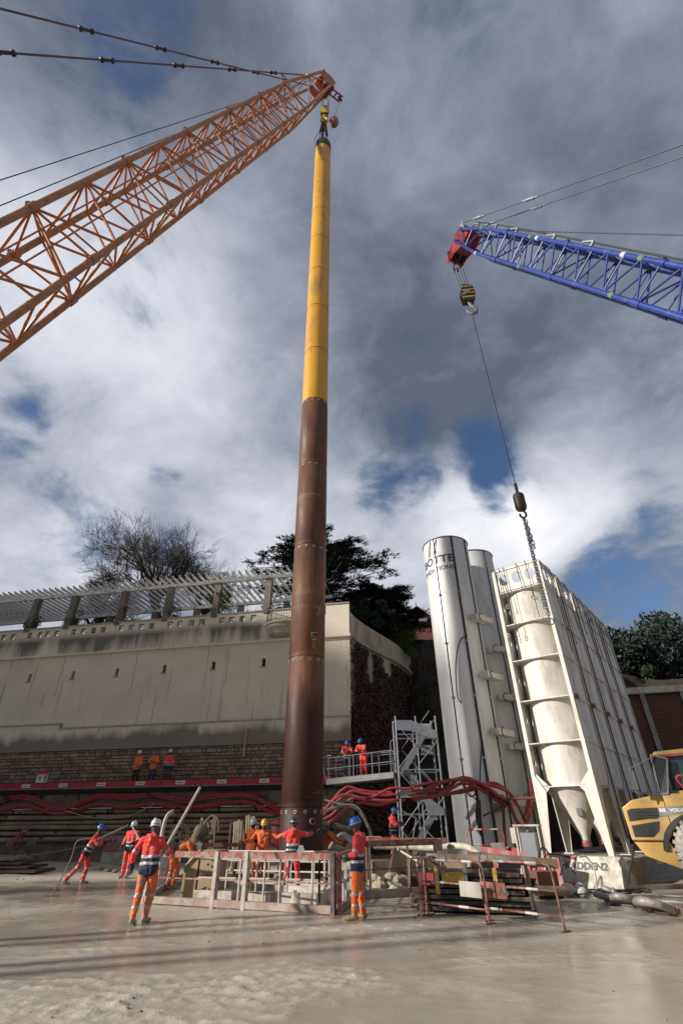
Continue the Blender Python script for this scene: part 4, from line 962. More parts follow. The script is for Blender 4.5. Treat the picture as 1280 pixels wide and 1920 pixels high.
def yellow_crane():
    T = V((-1.75, 19.6, 72.9)); P = V((-11.881, 9.846, 17.425)); b = (T-P).normalized(); B = P-b*((P.z-2.2)/b.z)
    t = thing('orange_crane', 'orange lattice-boom crane leaning in from the left, holding the casing column', 'crane', (B.x, B.y, 0))
    W = 2.43
    b, lat, n, corner, us = lattice(t, B, T, W, 15.0, M['boom_c'], M['boom_o'], .135, .056, 28, tipw=.6, lat_taper=.8, sect=4)
    L_ = (T-B).length
    # boom head: plates and sheaves
    q = MB(); 
    for s in (-.42, 0, .42):
        q.prism([(-2.2, -.5), (.2, -.75), (1.2, -.9), (1.5, -.2), (.7, .55), (-.6, .75), (-2.2, .5)], T+lat*(s*W/1.05-.04), b, n, lat, .08)
    q.build('head_plates', M['head'], t)
    q = MB()
    for k in range(7): c = T+b*.6+n*(-.55)+lat*((k-3)*.22); q.cyl(c-lat*.06, c+lat*.06, .55, n=20)
    for k in range(5): c = T+b*.3+n*(.55)+lat*((k-2)*.22); q.cyl(c-lat*.06, c+lat*.06, .4, n=20)
    q.build('head_sheaves', M['red_p'], t)
    # auxiliary runner arm
    q = MB(); a = T+b*.8-n*.5; dh = V((.74, .30, -.55)).normalized()
    q.beam(a+lat*.3, a+dh*2.1+lat*.3, .12, .25); q.beam(a-lat*.3, a+dh*2.1-lat*.3, .12, .25)
    for k in (.3, .6, .9): q.cyl(a+dh*2.1*k-lat*.3, a+dh*2.1*k+lat*.3, .08, n=6)
    q.build('runner_arm', M['red_p'], t); tip = a+dh*2.0
    q = MB(); q.cyl(tip-lat*.08, tip+lat*.08, .32, n=16); q.build('runner_sheave', M['steel'], t)
    # pendants: pairs of bars with link plates
    E = (atD(0, 16, 24)-T); 
    for k, (pa, pb, off) in enumerate([((586, 141), (0, 16), .35), ((527, 168), (0, 98), -.35)]):
        a = T+n*.7+lat*(-1 if k == 0 else 1)*W*.36 if k == 0 else T-b*7+n*1.25+lat*.8
        q0 = atD(*pb, 24); d = (q0-a).normalized(); Lp = (q0-a).length*1.35; segL = 7.2; s = 0; i = 0
        LK = [(-.7, .06), (-.62, .15), (-.5, .15), (-.45, .09), (.2, .09), (.28, .15), (.4, .15), (.45, .06)]
        while s < Lp:
            e = min(Lp, s+segL); rod('pendant_bar', a+d*s, a+d*(e-.25), .055, M['pend'], t, n=6)
            q = MB(); q.tube([a+d*(e+u_) for u_, r_ in LK], [r_ for u_, r_ in LK], 8)
            q.build('pendant_link', M['steel'], t); s = e; i += 1
    # short chains holding the pendants to the boom
    for (p1, p2) in [((527, 137), (543, 160)), ((500, 167), (510, 178))]:
        q = MB(); chain(q, atD(*p1, 50), atD(*p2, 50.5), .35, .035, .1); q.build('pendant_chain', M['steel'], t)
    # hoist ropes above the top chord
    for k, (pb) in enumerate([(0, 338), (0, 386)]):
        e = corner(L_-16-k*6, 0, 1)+n*.35; g = atD(*pb, 17.5); d = g-e; wire('hoist_rope', [T+n*.8+lat*.1*k, e, g, g+d*.45], .022, M['rope'], t)
    # ladder-like fittings inside the boom, lamps and hooks
    for u in (14.2, 20.3, 26.5, 33): 
        q = MB(); c = corner(u, -1, -1)+n*.3; q.cyl(c, c+n*.35, .04, n=5); q.sphere(c+n*.4, .10, 6); q.build('fitting', M['steel'], t)
    q = MB()
    for i in range(2): rod('walk_rail', corner(10, 1, -.1+.5*i), corner(L_-18, 1, -.1+.5*i), .035, M['boom_o'], t)
    # machine at the foot (outside the picture)
    boxo('carrier_body', (B.x-2.5, B.y-2.5, 1.9), (5.5, 3.4, 2.0), M['boom_o'], t, MX.Rotation(.78, 3, 'Z'))
    for s in (-1, 1):
        q = MB(); dd = V((.711, .703, 0)); pp = V((.703, -.711, 0)); q.beam(V((B.x-2, B.y-2, .55))+pp*s*3-dd*4.5, V((B.x-2, B.y-2, .55))+pp*s*3+dd*4.5, 1.1, 1.1); q.build('crawler_track', M['steel'], t)
    q = MB(); q.box((B.x-6.6, B.y-6.6, 2.4), (3.6, 4.6, 2.6), MX.Rotation(.78, 3, 'Z')); q.build('counterweight', M['steel'], t)
    # hook block and slings
    hc = V((PX+.03, PY, 0)); zt = 70.6
    h = thing('hook_block', 'yellow hook block hanging from the orange boom head above the casing column', 'hook block', (PX, PY, 65))
    q = MB()
    for s in (-.22, .22): q.prism([(-.35, -.95), (.35, -.95), (.46, .2), (.28, .95), (-.28, .95), (-.46, .2)], hc+V((0, s-.04, 66.4)), (1, 0, 0), (0, 0, 1), (0, 1, 0), .08)
    q.build('cheek_plates', M['hook_y'], h)
    q = MB(); 
    for k in range(4): q.cyl(hc+V((0, -.17+k*.09, 66.7)), hc+V((0, -.12+k*.09, 66.7)), .48, n=18)
    q.build('sheaves', M['steel'], h)
    q = MB(); q.tube([hc+V((.0, 0, 65.2)), hc+V((.0, 0, 64.6)), hc+V((.34, 0, 64.2)), hc+V((.3, 0, 63.75)), hc+V((0, 0, 63.55)), hc+V((-.3, 0, 63.75)), hc+V((-.38, 0, 64.05))], [.13, .14, .13, .16, .17, .13, .05], 8)
    q.tube([hc+V((.0, 0, 64.6)), hc+V((-.34, 0, 64.2)), hc+V((-.3, 0, 63.75))], [.13, .13, .1], 8); q.build('hook', M['hook_y'], h)
    for k in range(6): rod('fall_rope', hc+V((-.4+.8*(k % 2), -.2+.2*(k//2), 66.9)), T+b*.6-n*.6+lat*(-.4+.35*(k//2))+V((-.2+.4*(k % 2), 0, -.4)), .02, M['rope'], h, n=5)
    s_ = thing('lifting_slings', 'dark chain and wire slings between the hook and the top of the casing column', 'slings', (PX, PY, 58))
    for k in range(4):
        a = k*pi/2+.5; p = hc+V((.55*cos(a), .55*sin(a), 57.8)); top = hc+V((.12*cos(a), .12*sin(a), 63.6))
        q = MB(); mid = top.lerp(p, .55); q.cyl(mid, p, .03, n=5); chain(q, top, mid, .42, .055, .13); q.build('sling_leg', M['steel'], s_)
    for k in range(3):
        a = k*2.1; q = MB(); q.tube(bez([hc+V((.1, 0, 63.4)), hc+V((-.7*cos(a)-.2, .3, 60.2)), hc+V((-.82, .2*k-.2, 57.4+.4*k))], 5), .025, 5); q.build('tail_rope', M['rope'], s_)
    # auxiliary ball
    au = thing('headache_ball', 'dark red auxiliary hook ball hanging right of the orange boom head', 'hook ball', atY(626, 232, 21))
    bt = tip; bz = atY(626, 229, tip.y).z; c = V((bt.x, bt.y, bz))
    c = V((atY(626, 229, tip.y).x, tip.y, bz))
    q = MB(); q.sphere(c, .52, 12, sc=(1, 1, 1.35)); q.build('ball', M['red_n'], au); rod('rope', c+V((0, 0, .6)), tip+V((.0, 0, -.3)), .022, M['rope'], au, n=5)
    q = MB(); q.tube([c-V((0, 0, .6)), c-V((0, 0, 1.0)), c-V((-.16, 0, 1.2)), c-V((0, 0, 1.4)), c-V((.18, 0, 1.25))], .06, 6); q.build('hook', M['steel'], au)
M['boom_c'] = mat('boom_chord_orange', (.42, .19, .075), (.33, .14, .06), 2, .5, dirt=(.15, .09, .05), dscale=3, damt=.45)
M['head'] = mat('head_orange', (.42, .11, .03), (.33, .07, .03), 2, .5, dirt=(.16, .08, .05), dscale=3, damt=.4)
yellow_crane()

def blue_crane():
    T = V((8.516, 17, 34.361)); P = V((11.492, 9.596, 16.468)); b = (T-P).normalized(); B = P-b*((P.z-1.8)/b.z)
    t = thing('blue_crane', 'blue lattice-boom crane with a red head reaching in from the right', 'crane', (B.x, B.y, 0))
    W = 1.36; L_ = (T-B).length
    b, lat, n, corner, us = lattice(t, B, T, W, 3.6, M['boom_b'], M['boom_b'], .10, .042, 26, tipw=.55, lat_taper=.95, sect=6)
    tt = T
    q = MB()
    for s in (-.36, 0, .36): q.prism([(-.9, -.45), (-.2, -1.0), (.25, -1.75), (.7, -1.6), (.9, -.8), (1.0, .2), (.6, .5), (-.9, .45)], T+lat*(s*W-.03), b, n, lat, .06)
    q.build('head_plates', M['red_p'], t)
    q = MB()
    for k in range(5): c = T+b*.45-n*1.25+lat*((k-2)*.2); q.cyl(c-lat*.05, c+lat*.05, .36, n=18)
    q.build('head_sheaves', M['steel'], t)
    q = MB()
    for k in range(4): c = T+b*.75+n*.35+lat*((k-1.5)*.2); q.cyl(c-lat*.05, c+lat*.05, .38, n=18)
    q.build('top_sheaves', M['galvd'], t)
    q = MB(); q.beam(T+b*.2-n*1.5, T+b*.9-n*1.1, W*.9, .12, up=n); q.build('head_tie', M['red_p'], t)
    for s in (-1, 1):
        q = MB(); q.prism([(-.9, .2), (.2, .1), (.95, .6), (.9, .9), (.1, .55)], T+lat*s*W*.36, b, n, lat, .05); q.build('pendant_lug', M['galvd'], t)
    for k, pb in enumerate([(1280, 271), (1280, 294)]):
        a = T+b*.8+n*.7+lat*(-.5+k); g = atD(*pb, 20); d = g-a; rod('pendant_rope', a, g+d*.4, .03, M['rope'], t, n=6)
        for f_ in (.12, .42):
            c = a+d*f_; du = d.normalized(); q = MB(); q.cyl(c-du*.3, c+du*.3, .085, n=8); q.cyl(c-du*.55, c-du*.3, .05, n=8); q.cyl(c+du*.3, c+du*.55, .05, n=8); q.build('rope_socket', M['galvd'], t)
    a = T+b*.9+n*.6; g = atD(1280, 441, 18); wire('hoist_rope', bez([a, a.lerp(g, .5)-n*.05, g, g+(g-a)*.5], 4), .024, M['rope'], t)
    a = corner(L_-2, 0, 1)+n*.55; g = atD(1280, 488, 16.3); wire('hoist_rope', bez([T+n*.7, a, g, g+(g-a)*.4], 4), .038, M['black'], t)
    # rope guides, markings
    for i, u in enumerate([L_-2.4, L_-5.0, L_-7.6, L_-11.4, L_-14.4]):
        q = MB(); c = corner(u, -1, 1); q.beam(c-lat*.0, c+n*.28, .12, .1); q.beam(c+n*.28, c+n*.18+b*.7, .1, .06); q.build('rope_guide', M['galv'], t)
    for i, (u, s2, nm, m_) in enumerate([(L_-3.2, 1, 'green_tag', M['tag_g']), (L_-9.3, 1, 'green_tag', M['tag_g']), (L_-10.0, 1, 'white_tag', M['sign_w']), (L_-16.6, 1, 'white_tag', M['sign_w']), (L_-17.6, 1, 'green_tag', M['tag_g']), (L_-3.9, -1, 'white_tag', M['sign_w']), (L_-9.6, -1, 'green_tag', M['tag_g']), (L_-17.2, -1, 'green_tag', M['tag_g'])]):
        c = corner(u, -1, s2); rod(nm, c-b*.11, c+b*.11, .107, m_, t)
    boxo('carrier_body', (B.x+2.5, B.y-4.5, 1.9), (3, 6, 2.0), M['boom_b'], t)
    for s in (-1, 1): boxo('crawler_track', (B.x+2.5+s*2.4, B.y-3, .5), (.9, 7, 1.0), M['steel'], t)
    # hook block on its falls
    hx = 7.42; hy = 16.6; c = V((hx, hy, atY(873, 553, hy).z)); hd = T+b*.5-n*1.4
    h = thing('hook_block', 'black and yellow striped hook block hanging from the blue crane', 'hook block', c)
    for s in (-.16, .16):
        q = MB(); q.prism([(-.35, -.75), (.3, -.75), (.42, 0), (.35, .75), (-.25, .75), (-.42, .1)], c+V((0, s-.03, 0)), (1, 0, 0), (0, 0, 1), (0, 1, 0), .06); q.build('cheek_plate', M['black'], h)
    for k in range(4):
        q = MB(); z = -.55+k*.33; q.prism([(-.36, z), (.36, z+.14), (.36, z+.26), (-.36, z+.12)], c+V((0, -.20, 0)), (1, 0, 0), (0, 0, 1), (0, 1, 0), .008); q.build('yellow_stripe', M['hook_y'], h)
    q = MB()
    for k in range(3): q.cyl(c+V((0, -.12+k*.1, .2)), c+V((0, -.06+k*.1, .2)), .34, n=16)
    q.cyl(c+V((-.1, -.30, -.1)), c+V((-.1, .30, -.1)), .16, n=14); q.build('sheaves', M['galvd'], h)
    q = MB(); q.tube([c+V((.0, 0, -.7)), c+V((.05, 0, -1.0)), c+V((.3, 0, -1.3)), c+V((.25, 0, -1.65)), c+V((0, 0, -1.8)), c+V((-.2, 0, -1.65)), c+V((-.26, 0, -1.4))], [.1, .1, .1, .12, .12, .09, .04], 8); q.build('hook', M['galvd'], h)
    for k in range(4): rod('fall_rope', c+V((-.3+.2*k, -.08+.05*k, .5)), hd+lat*(-.4+.28*k)+V((0, 0, -.2)), .018, M['rope'], h, n=5)
    for k in (0, 1): p = (c+V((-.3+.2*k, -.08, .5))).lerp(hd+lat*(-.4+.28*k), .55); q = MB(); q.cyl(p, p+V((0, 0, .35)), .06, n=6); q.build('rope_clamp', M['steel'], h)
    # long single line with weight and chain
    l = thing('weighted_line', 'thin rope from the striped hook with a dark cylindrical weight and a long chain', 'rope with weight', c+V((0, 0, -2)))
    zw = atY(969, 942, hy).z; k0 = V((hx+.0, hy, c.z-1.75)); k1 = V((hx, hy, zw+.75))
    rod('rope', k0, k1, .018, M['rope'], l, n=5); q = MB(); q.cyl(V((hx, hy, zw+.3)), V((hx, hy, zw+.95)), .07, n=8); q.build('swivel', M['steel'], l)
    w_ = V((hx, hy, zw)); q = MB(); q.lathe([(.12, .42), (.21, .38), (.23, .3), (.23, -.26), (.19, -.36), (.08, -.38)][::-1], w_, 20); q.build('weight', M['steelb'], l)
    q = MB(); q.tube([w_+V((.0, 0, -.38)), w_+V((.12, 0, -.5)), w_+V((.13, 0, -.66)), w_+V((0, 0, -.78)), w_+V((-.12, 0, -.68)), w_+V((-.12, 0, -.58))], .045, 7); q.build('hook', M['steel'], l)
    zc = atY(1030, 1165, hy).z; q = MB()
    for k, (dx, dy) in enumerate([(0, 0), (.07, .05), (-.05, .06)]):
        chain(q, w_+V((dx*.3, dy*.3, -.75)), V((hx+dx, hy+dy, zc+.25*k)), .15, .014, .04)
    for k in range(3): chain(q, w_+V((.03, -.03, -.9)), w_+V((.1-.07*k, -.06, -2.2+.3*k)), .2, .022, .055)
    q.build('chain', M['galvd'], l)
    q = MB(); q.tube([V((hx+.05, hy, zc))+V((.09*cos(a), 0, .12*sin(a))) for a in [i*pi/4 for i in range(8)]], .022, 6, closed=True); q.build('end_ring', M['galvd'], l)
M['tag_g'] = mat('tag_green', (.10, .30, .07), (.08, .24, .06), 5, .5); M['steelb'] = mat('brown_steel', (.07, .045, .03), (.045, .03, .022), 5, .45, metal=.3)
blue_crane()

# ================================================================== SILOS
def round_silo(name, label, c, R, H, txt, seamang, brackets):
    t = thing(name, label, 'silo', c); c = V(c); q = MB()
    prof = [(R, .0)]; z = 0; 
    zs = list(np.linspace(0, H, 8))
    prof = []
    for i in range(7): prof += [(R, zs[i]+.01), (R, zs[i+1]-.02), (R+.006, zs[i+1]-.015), (R+.006, zs[i+1]+.005)]
    prof[-1] = (R, H)
    q.lathe(prof+[(R-.06, H+.05), (.5, H+.45), (.4, H+.5)], c, 64); q.build('shell', M['whitesilo'], t, ang=.5)
    def on(a, z, o=0): return c+V(((R+o)*cos(a), (R+o)*sin(a), z))
    q = MB(); q.tube([on(2*pi*i/48, H, .02) for i in range(48)], .035, 6, closed=True); q.build('top_rim', M['galvd'], t)
    for a, r_ in seamang:
        q = MB(); q.tube([on(a, z, r_) for z in np.linspace(.6, H, 8)], r_, 6); q.build('black_line', M['black'], t)
        for z in np.linspace(1.5, H-.8, 6): q = MB(); d = V((cos(a), sin(a), 0)); q.box(on(a, z, r_), (.12, .12, .07)); q.build('line_clip', M['galv'], t)
    for a, z in brackets:
        q = MB(); d = V((cos(a), sin(a), 0)); s_ = V((-sin(a), cos(a), 0)); p = on(a, z, 0)
        q.beam(p-s_*.55+d*.28, p+s_*.75+d*.28, .42, .26); ob = q.build('bracket_box', M['cream'], t); ob2 = MB(); ob2.tube([p-s_*.2+d*.51+V((0, 0, .17*sin(b_)))+s_*.15*cos(b_) for b_ in [1+i*.5 for i in range(9)]], .02, 5); ob2.build('cable_loop', M['black'], t)
    return t, on, c
A_C = (5.85, 24.0, 0)
tA, onA, cA = round_silo('white_silo', 'tallest round white silo, with navy lettering near its top', A_C, 1.22, 14.85, 1, [(-2.35+.05, .022), (-1.50, .05), (-.78, .03)], [(-.9, 10.15), (-.85, 7.4), (-.8, 5.0), (-.7, 2.4)])
tB, onB, cB = round_silo('white_silo', 'second round white silo, standing behind the lettered one and slightly shorter', (8.02, 26.6, 0), 1.22, 15.4, 0, [(-2.12, .045), (-1.2, .03)], [(-1.5, 9.3), (-1.45, 6.9), (-1.4, 4.7), (-1.4, 2.6)])
def silo_text():
    R = 1.22+.012
    def put(txt, size, a_end, z, m_, xs=1.0, bold=0.0, center=cA, align_right=True):
        # measure
        cu = bpy.data.curves.new('t', 'FONT'); cu.body = txt; cu.size = size; ob = bpy.data.objects.new('t', cu); COL.objects.link(ob)
        bpy.context.view_layer.update(); w = ob.dimensions.x*xs; bpy.data.objects.remove(ob); bpy.data.curves.remove(cu)
        def fn(x, y): a = a_end+(x-w)/R; return V(center)+V((R*cos(a), R*sin(a), z+y))
        return text_mb(txt, size, fn, xs=xs, bold=bold)
    # front edge of the black line is at angle -1.50; text ends just left of it
    put('BOTTE', .60, -1.56, 13.35, 1, 1.1, .012).build('lettering', M['text_b'], tA, smooth=False)
    put('FONDATIONS', .34, -1.56, 12.9, 1, 1.05, .004).build('lettering', M['text_b'], tA, smooth=False)
    put('LA', .60, -1.56-2.45/R, 13.35, 1, 1.1, .012).build('lettering', M['text_b'], tA, smooth=False)
    put('E', .42, -2.20, 13.1, 1, 1.3, .02, cB).build('lettering', M['text_k2'], tB, smooth=False)
    put('S', .32, -2.20, 12.65, 1, 1.2, .015, cB).build('lettering', M['text_k2'], tB, smooth=False)
    # slings at the top, ladder rope, hanging cable
    for k in (0, 1):
        a = -2.55+.28*k; q = MB(); q.tube(bez([onA(a+.1, 14.75, .03), onA(a, 14.3, .06), onA(a-.05, 13.9-.05*k, .05)], 5), .022, 5); q.build('sling', M['rope'], tA)
        q = MB(); q.tube([onA(a-.05, 13.82-.05*k, .05)+V((.06*cos(b_), 0, .09*sin(b_))) for b_ in [i*pi/4 for i in range(8)]], .014, 5, closed=True); q.build('sling_ring', M['galvd'], tA)
    q = MB(); q.tube(bez([onA(-1.45, 9.3, .1), onA(-1.75, 9.0, .1), onA(-2.0, 8.0, .12), onA(-2.1, 6.6, .1), onA(-2.0, 6.2, .12)], 6), .028, 5); q.build('loose_cable', M['rope'], tA)
    q = MB(); q.tube(bez([onA(-1.5, 4.6, .1), onA(-1.65, 3.9, .14), onA(-1.8, 3.0, .16), onA(-2.1, 2.6, .12), onA(-2.4, 3.2, .1)], 6), .028, 5); q.build('loose_cable', M['rope'], tA)
    q = MB(); q.box(onA(-1.35, 2.2, .1), (.42, .1, .3)); q.build('control_box', M['galvd'], tA)
M['text_k2'] = mat('text_black', (.02, .02, .025), (.03, .03, .03), 3, .6)
silo_text()

# framed silos
FB = V((.62, .785, 0)).normalized(); FA = V((-FB.y, FB.x, 0))    # FB: along the row, FA: towards the left of the open face
F0 = V((8.45, 18.55, 0)); UW = 2.12; UD = 2.26; FH = 11.2; FZ = .74
def framed_silo():
    t = thing('framed_silo', 'front framed cream silo with its open side showing barrel and cone', 'silo', F0+V((0, 0, FZ)), group='row of framed silos')
    def Q(a, b, z): return F0+FA*a+FB*b+V((0, 0, z))
    levels = [FZ+1.9, 4.15, 5.65, 7.2, 8.7, 10.15]
    # corner legs: tapered plate posts
    for (a, b) in [(0, 0), (UW, 0), (0, UD), (UW, UD)]:
        sa = 1 if a == 0 else -1; sb = 1 if b == 0 else -1; q = MB()
        q.prism([(0, FZ), (.16, FZ), (.42, 2.6), (.13, 3.1), (.13, FH), (0, FH)] if 1 else [], Q(a, b, 0), FA*sa, (0, 0, 1), FB*sb, .03)
        q.prism([(0, FZ), (.14, FZ), (.5, 2.6), (.10, 3.1), (.10, FH), (0, FH)], Q(a, b, 0)+FB*sb*.031, FB*sb, (0, 0, 1), FA*sa, .03)
        q.build('leg', M['cream'], t, smooth=False)
        q = MB(); q.box(Q(a+sa*.12, b+sb*.12, FZ+.015), (.34, .34, .03), MX.Rotation(math.atan2(FA.y, FA.x), 3, 'Z')); q.build('foot_plate', M['cream'], t)
    # barrel
    R = .96; cx = Q(UW/2, UD/2, 0); prof = []
    ls = [FZ+2.0]+levels[1:]
    z0 = 2.75; prof = [(R, z0)]
    for z in (4.15, 5.65, 7.2, 8.7, 10.15): prof += [(R, z-.02), (R+.004, z-.015), (R+.004, z+.015), (R, z+.02)]
    prof += [(R, 10.3), (R-.3, 10.45)]
    q = MB(); q.lathe(prof, cx, 56); q.build('barrel', M['cream'], t, ang=.5)
    q = MB(); q.lathe([(.13, 1.15), (.16, 1.3), (R, 2.72)], cx, 40); q.build('hopper_cone', M['cream'], t)
    q = MB(); q.lathe([(.05, .95), (.17, 1.0), (.17, 1.16), (.12, 1.2)], cx, 16); q.build('outlet_valve', M['red_n'], t)
    d_ = (CP-cx); d_.z = 0; d_.normalize(); q = MB()
    q.box(cx+d_*.56+V((0, 0, 2.05)), (.16, .1, .34), MX.Rotation(math.atan2(d_.y, d_.x)+pi/2, 3, 'Z')); q.build('vibrator', M['galvd'], t)
    # ring plates: rectangular plate with a round cut-out
    for z in (2.75, 4.15, 5.65, 7.2, 8.7, 10.15):
        q = MB(); plate_holes(rect(.03, .03, UW-.03, UD-.03), [circ(UW/2, UD/2, R+.006, n=40)], lambda x, y, zz: Q(x, y, z+zz), .035, q); q.build('ring_plate', M['cream'], t, smooth=False)
    # left and right side plates with holes, front and back head boxes
    hl = [circ(.42, .55+k*1.5, .11, n=14) for k in range(6)]
    q = MB(); plate_holes(rect(.14, 2.8, UD-.02, 10.12), [[(p[0]-0.0, p[1]+3.0) for p in h] for h in hl if max(p[1] for p in h)+3 < 10], lambda x, y, zz: Q(UW-.07+zz, x, y), .02, q); q.build('left_side_plate', M['plate'], t, smooth=False)
    q = MB()
    for i in range(5):
        z0_, z1_ = (2.79, 4.12, 5.62, 7.17, 8.67)[i], (4.11, 5.61, 7.16, 8.66, 10.11)[i]
        q = MB(); q.prism(rect(.13, z0_, UD-.13, z1_), Q(.05, 0, 0), FB, (0, 0, 1), FA, .012); q.build('side_panel', M['plate'], t, smooth=False)
        q = MB(); q.prism(rect(.0, z1_, UD, z1_+.035), Q(-.012, 0, 0), FB, (0, 0, 1), FA, .08); q.build('side_flange', M['plate'], t, smooth=False)
    for k, nm, o, ax, L_ in [(0, 'head_plate', Q(0, .03, 0), FA, UW), (1, 'head_plate', Q(0, UD-.06, 0), FA, UW), (2, 'head_plate', Q(.03, 0, 0), FB, UD), (3, 'head_plate', Q(UW-.05, 0, 0), FB, UD)]:
        q = MB(); nrm = FB if ax is FA else FA
        plate_holes(rect(.22, 10.2, L_-.22, FH-.02), [circ(L_/2+dx, 10.72, .22, .26) for dx in (-.58, 0, .58)], lambda x, y, zz: o+ax*x+V((0, 0, y))+nrm*zz, .02, q); q.build(nm, M['cream'], t, smooth=False)
        q = MB(); q.beam(o+ax*.05+V((0, 0, FH)), o+ax*(L_-.05)+V((0, 0, FH)), .1, .07); q.build('top_rail', M['cream'], t, smooth=False)
    # gussets under the lowest ring on the open side
    for s in (0, 1):
        a0 = .14 if s == 0 else UW-.14; sg = 1 if s == 0 else -1
        q = MB(); q.prism([(0, 2.73), (.42, 2.73), (0, 2.25)], Q(a0, .05, 0), FA*sg, (0, 0, 1), FB, .02); q.prism([(0, 2.79), (.38, 2.79), (0, 3.2)], Q(a0, .05, 0), FA*sg, (0, 0, 1), FB, .02); q.build('gusset', M['cream'], t, smooth=False)
    return t
u1 = framed_silo()
labs = ['second framed silo from the front, seen only as panelled side', 'middle framed silo of the row, seen as panelled side', 'fourth framed silo from the front, panelled side in shade', 'rearmost framed silo of the row, next to the dark trees']
units = [u1]
for k in range(4):
    c = copy_tree(u1); c.location = u1.location+FB*(UD+.02)*(k+1); c['label'] = labs[k]; units.append(c)
def silo_slings():
    def Q(a, b, z): return F0+FA*a+FB*b+V((0, 0, z))
    fr = [(.55, 9.9, 'wire sling with ring on the open face, nearest the hanging chain'), (.95, 11.0, 'short wire sling at the middle of the open face'), (1.55, 9.2, 'long wire sling hanging left of centre on the open face'), (1.75, 10.3, 'wire sling with shackle at the left part of the open face'), (1.95, 8.9, 'leftmost wire sling, with hook, on the open face')]
    zz = [8.75, 10.0, 8.3, 9.55, 8.35]
    for k, (a, z_, lb) in enumerate(fr):
        z = zz[k]; t = thing('wire_sling', lb, 'sling', Q(a, -.1, FH), group='slings hung on the silo frames')
        q = MB(); q.tube(bez([Q(a+.12, .3, FH-.2), Q(a+.06, .1, FH+.14), Q(a, -.06, FH+.06), Q(a-.03, -.09, FH-.5), Q(a-.06, -.10, z+.3), Q(a-.07, -.1, z)], 6), .014, 5); q.build('rope', M['rope'], t)
        q = MB(); q.tube([Q(a-.07, -.1, z-.1)+FA*.06*cos(b)+V((0, 0, .09*sin(b))) for b in [i*pi/4 for i in range(8)]], .014, 5, closed=True); q.build('ring', M['galvd'], t)
    rs = random.Random(8)
    wh = ['first', 'second', 'third', 'fourth', 'fifth', 'sixth', 'seventh', 'eighth', 'ninth']
    for k in range(9):
        b = 1.3+k*1.15+rs.uniform(-.15, .15); z = FH-rs.uniform(1.4, 3.6)
        t = thing('wire_sling', '%s wire sling from the front draped over the shaded long side of the silo row' % wh[k], 'sling', Q(-.1, b, FH), group='slings hung on the silo frames')
        q = MB(); q.tube(bez([Q(.25, b-.5, FH-.1), Q(.1, b-.25, FH+.15), Q(-.06, b, FH+.0), Q(-.08, b+.04, FH-.6), Q(-.08, b+.05, z)], 6), .016, 5); q.build('rope', M['rope'], t)
        q = MB(); q.tube([Q(-.09, b+.05+.06*cos(e), z-.1+.09*sin(e)) for e in [i*pi/4 for i in range(8)]], .015, 5, closed=True); q.build('ring', M['galvd'], t)
    for k in range(5):      # red lifting lugs and rust streaks on the shaded side
        q = MB(); q.box(Q(-.05, .3+k*2.28, 5.62), (.1, .26, .16), MX.Rotation(math.atan2(FB.y, FB.x)-pi/2, 3, 'Z')); q.build('red_lug', M['red_n'], units[k])
        if k % 2 == 0: q = MB(); q.box(Q(-.05, 1.9+k*2.28, 8.66), (.1, .2, .14), MX.Rotation(math.atan2(FB.y, FB.x)-pi/2, 3, 'Z')); q.build('red_lug', M['red_n'], units[k])
        if k < 4: rod('side_pipe', Q(-.04, 2.2+k*2.28, 1.2), Q(-.04, 2.2+k*2.28, 10.9), .025, M['rusty'], units[k], n=6)
silo_slings()

# concrete footing walls with lettering
def footing(name, label, A, B, h, depth, txt, m_, slope=.28):
    A = V(A); B = V(B); d = (B-A).normalized(); n = V((d.y, -d.x, 0)); L_ = (B-A).length; t = thing(name, label, 'concrete block', A)
    q = MB(); q.prism([(0, 0), (-.06, 0), (-.06, .05), (slope, h), (slope+.3, h), (slope+.3, .12), (depth, .12), (depth, 0)], A, -n, (0, 0, 1), d, L_); bo = q.build('block_body', m_, t, smooth=False)
    bev = bo.modifiers.new('bevel', 'BEVEL'); bev.width = .025; bev.segments = 2
    up = (V((0, 0, h-.05))-n*(slope+.06)).normalized(); o0 = A+V((0, 0, .05))+n*.066; fn0 = up; 
    def fn(x, y): return o0+d*(L_*.26+x)+up*(h*.58+y)+n*.004
    text_mb(txt, .27, fn, xs=1.05, bold=.012).build('stencil', M['text_k'], t, smooth=False)
    q = MB(); cc = o0+d*(L_*.26-.30)+up*(h*.68); q.tube([cc+d*.15*cos(a)+up*.15*sin(a) for a in [.5+i*.5 for i in range(11)]], .016, 4); q.tube([cc+d*.06*cos(a)+up*.07*sin(a)-d*.02 for a in [2+i*.6 for i in range(8)]], .016, 4); q.build('stencil_mark', M['text_k'], t, smooth=False)
    return t
g1 = atZ(1028, 1662); g2 = atZ(1172, 1672)
footing('footing_block', 'pale concrete block with dark stencilled lettering under the framed silo', g1, g2, .80, 2.3, 'KADDEN2', M['concw'])
footing('footing_block', 'muddy concrete block with stencilled lettering behind the barriers, left of the red trough', atZ(790, 1655)+V((0, .3, 0)), atZ(893, 1656)+V((0, .3, 0)), .92, 1.5, 'KADDEN2', M['conc'])
q = MB(); a = atZ(1172, 1672)+V((0.05, .1, 0)); q.prism([(0, 0), (2.2, 0), (2.2, .12), (.4, .12), (.3, .72), (0, .74)], a+FB*.05, V((.95, .2, 0)), (0, 0, 1), FB, 11.5); sl_ = q.build('silo_slab', M['conc'], smooth=False); tag(sl_, 'concrete ground slab edge beside the row of framed silos', 'slab')
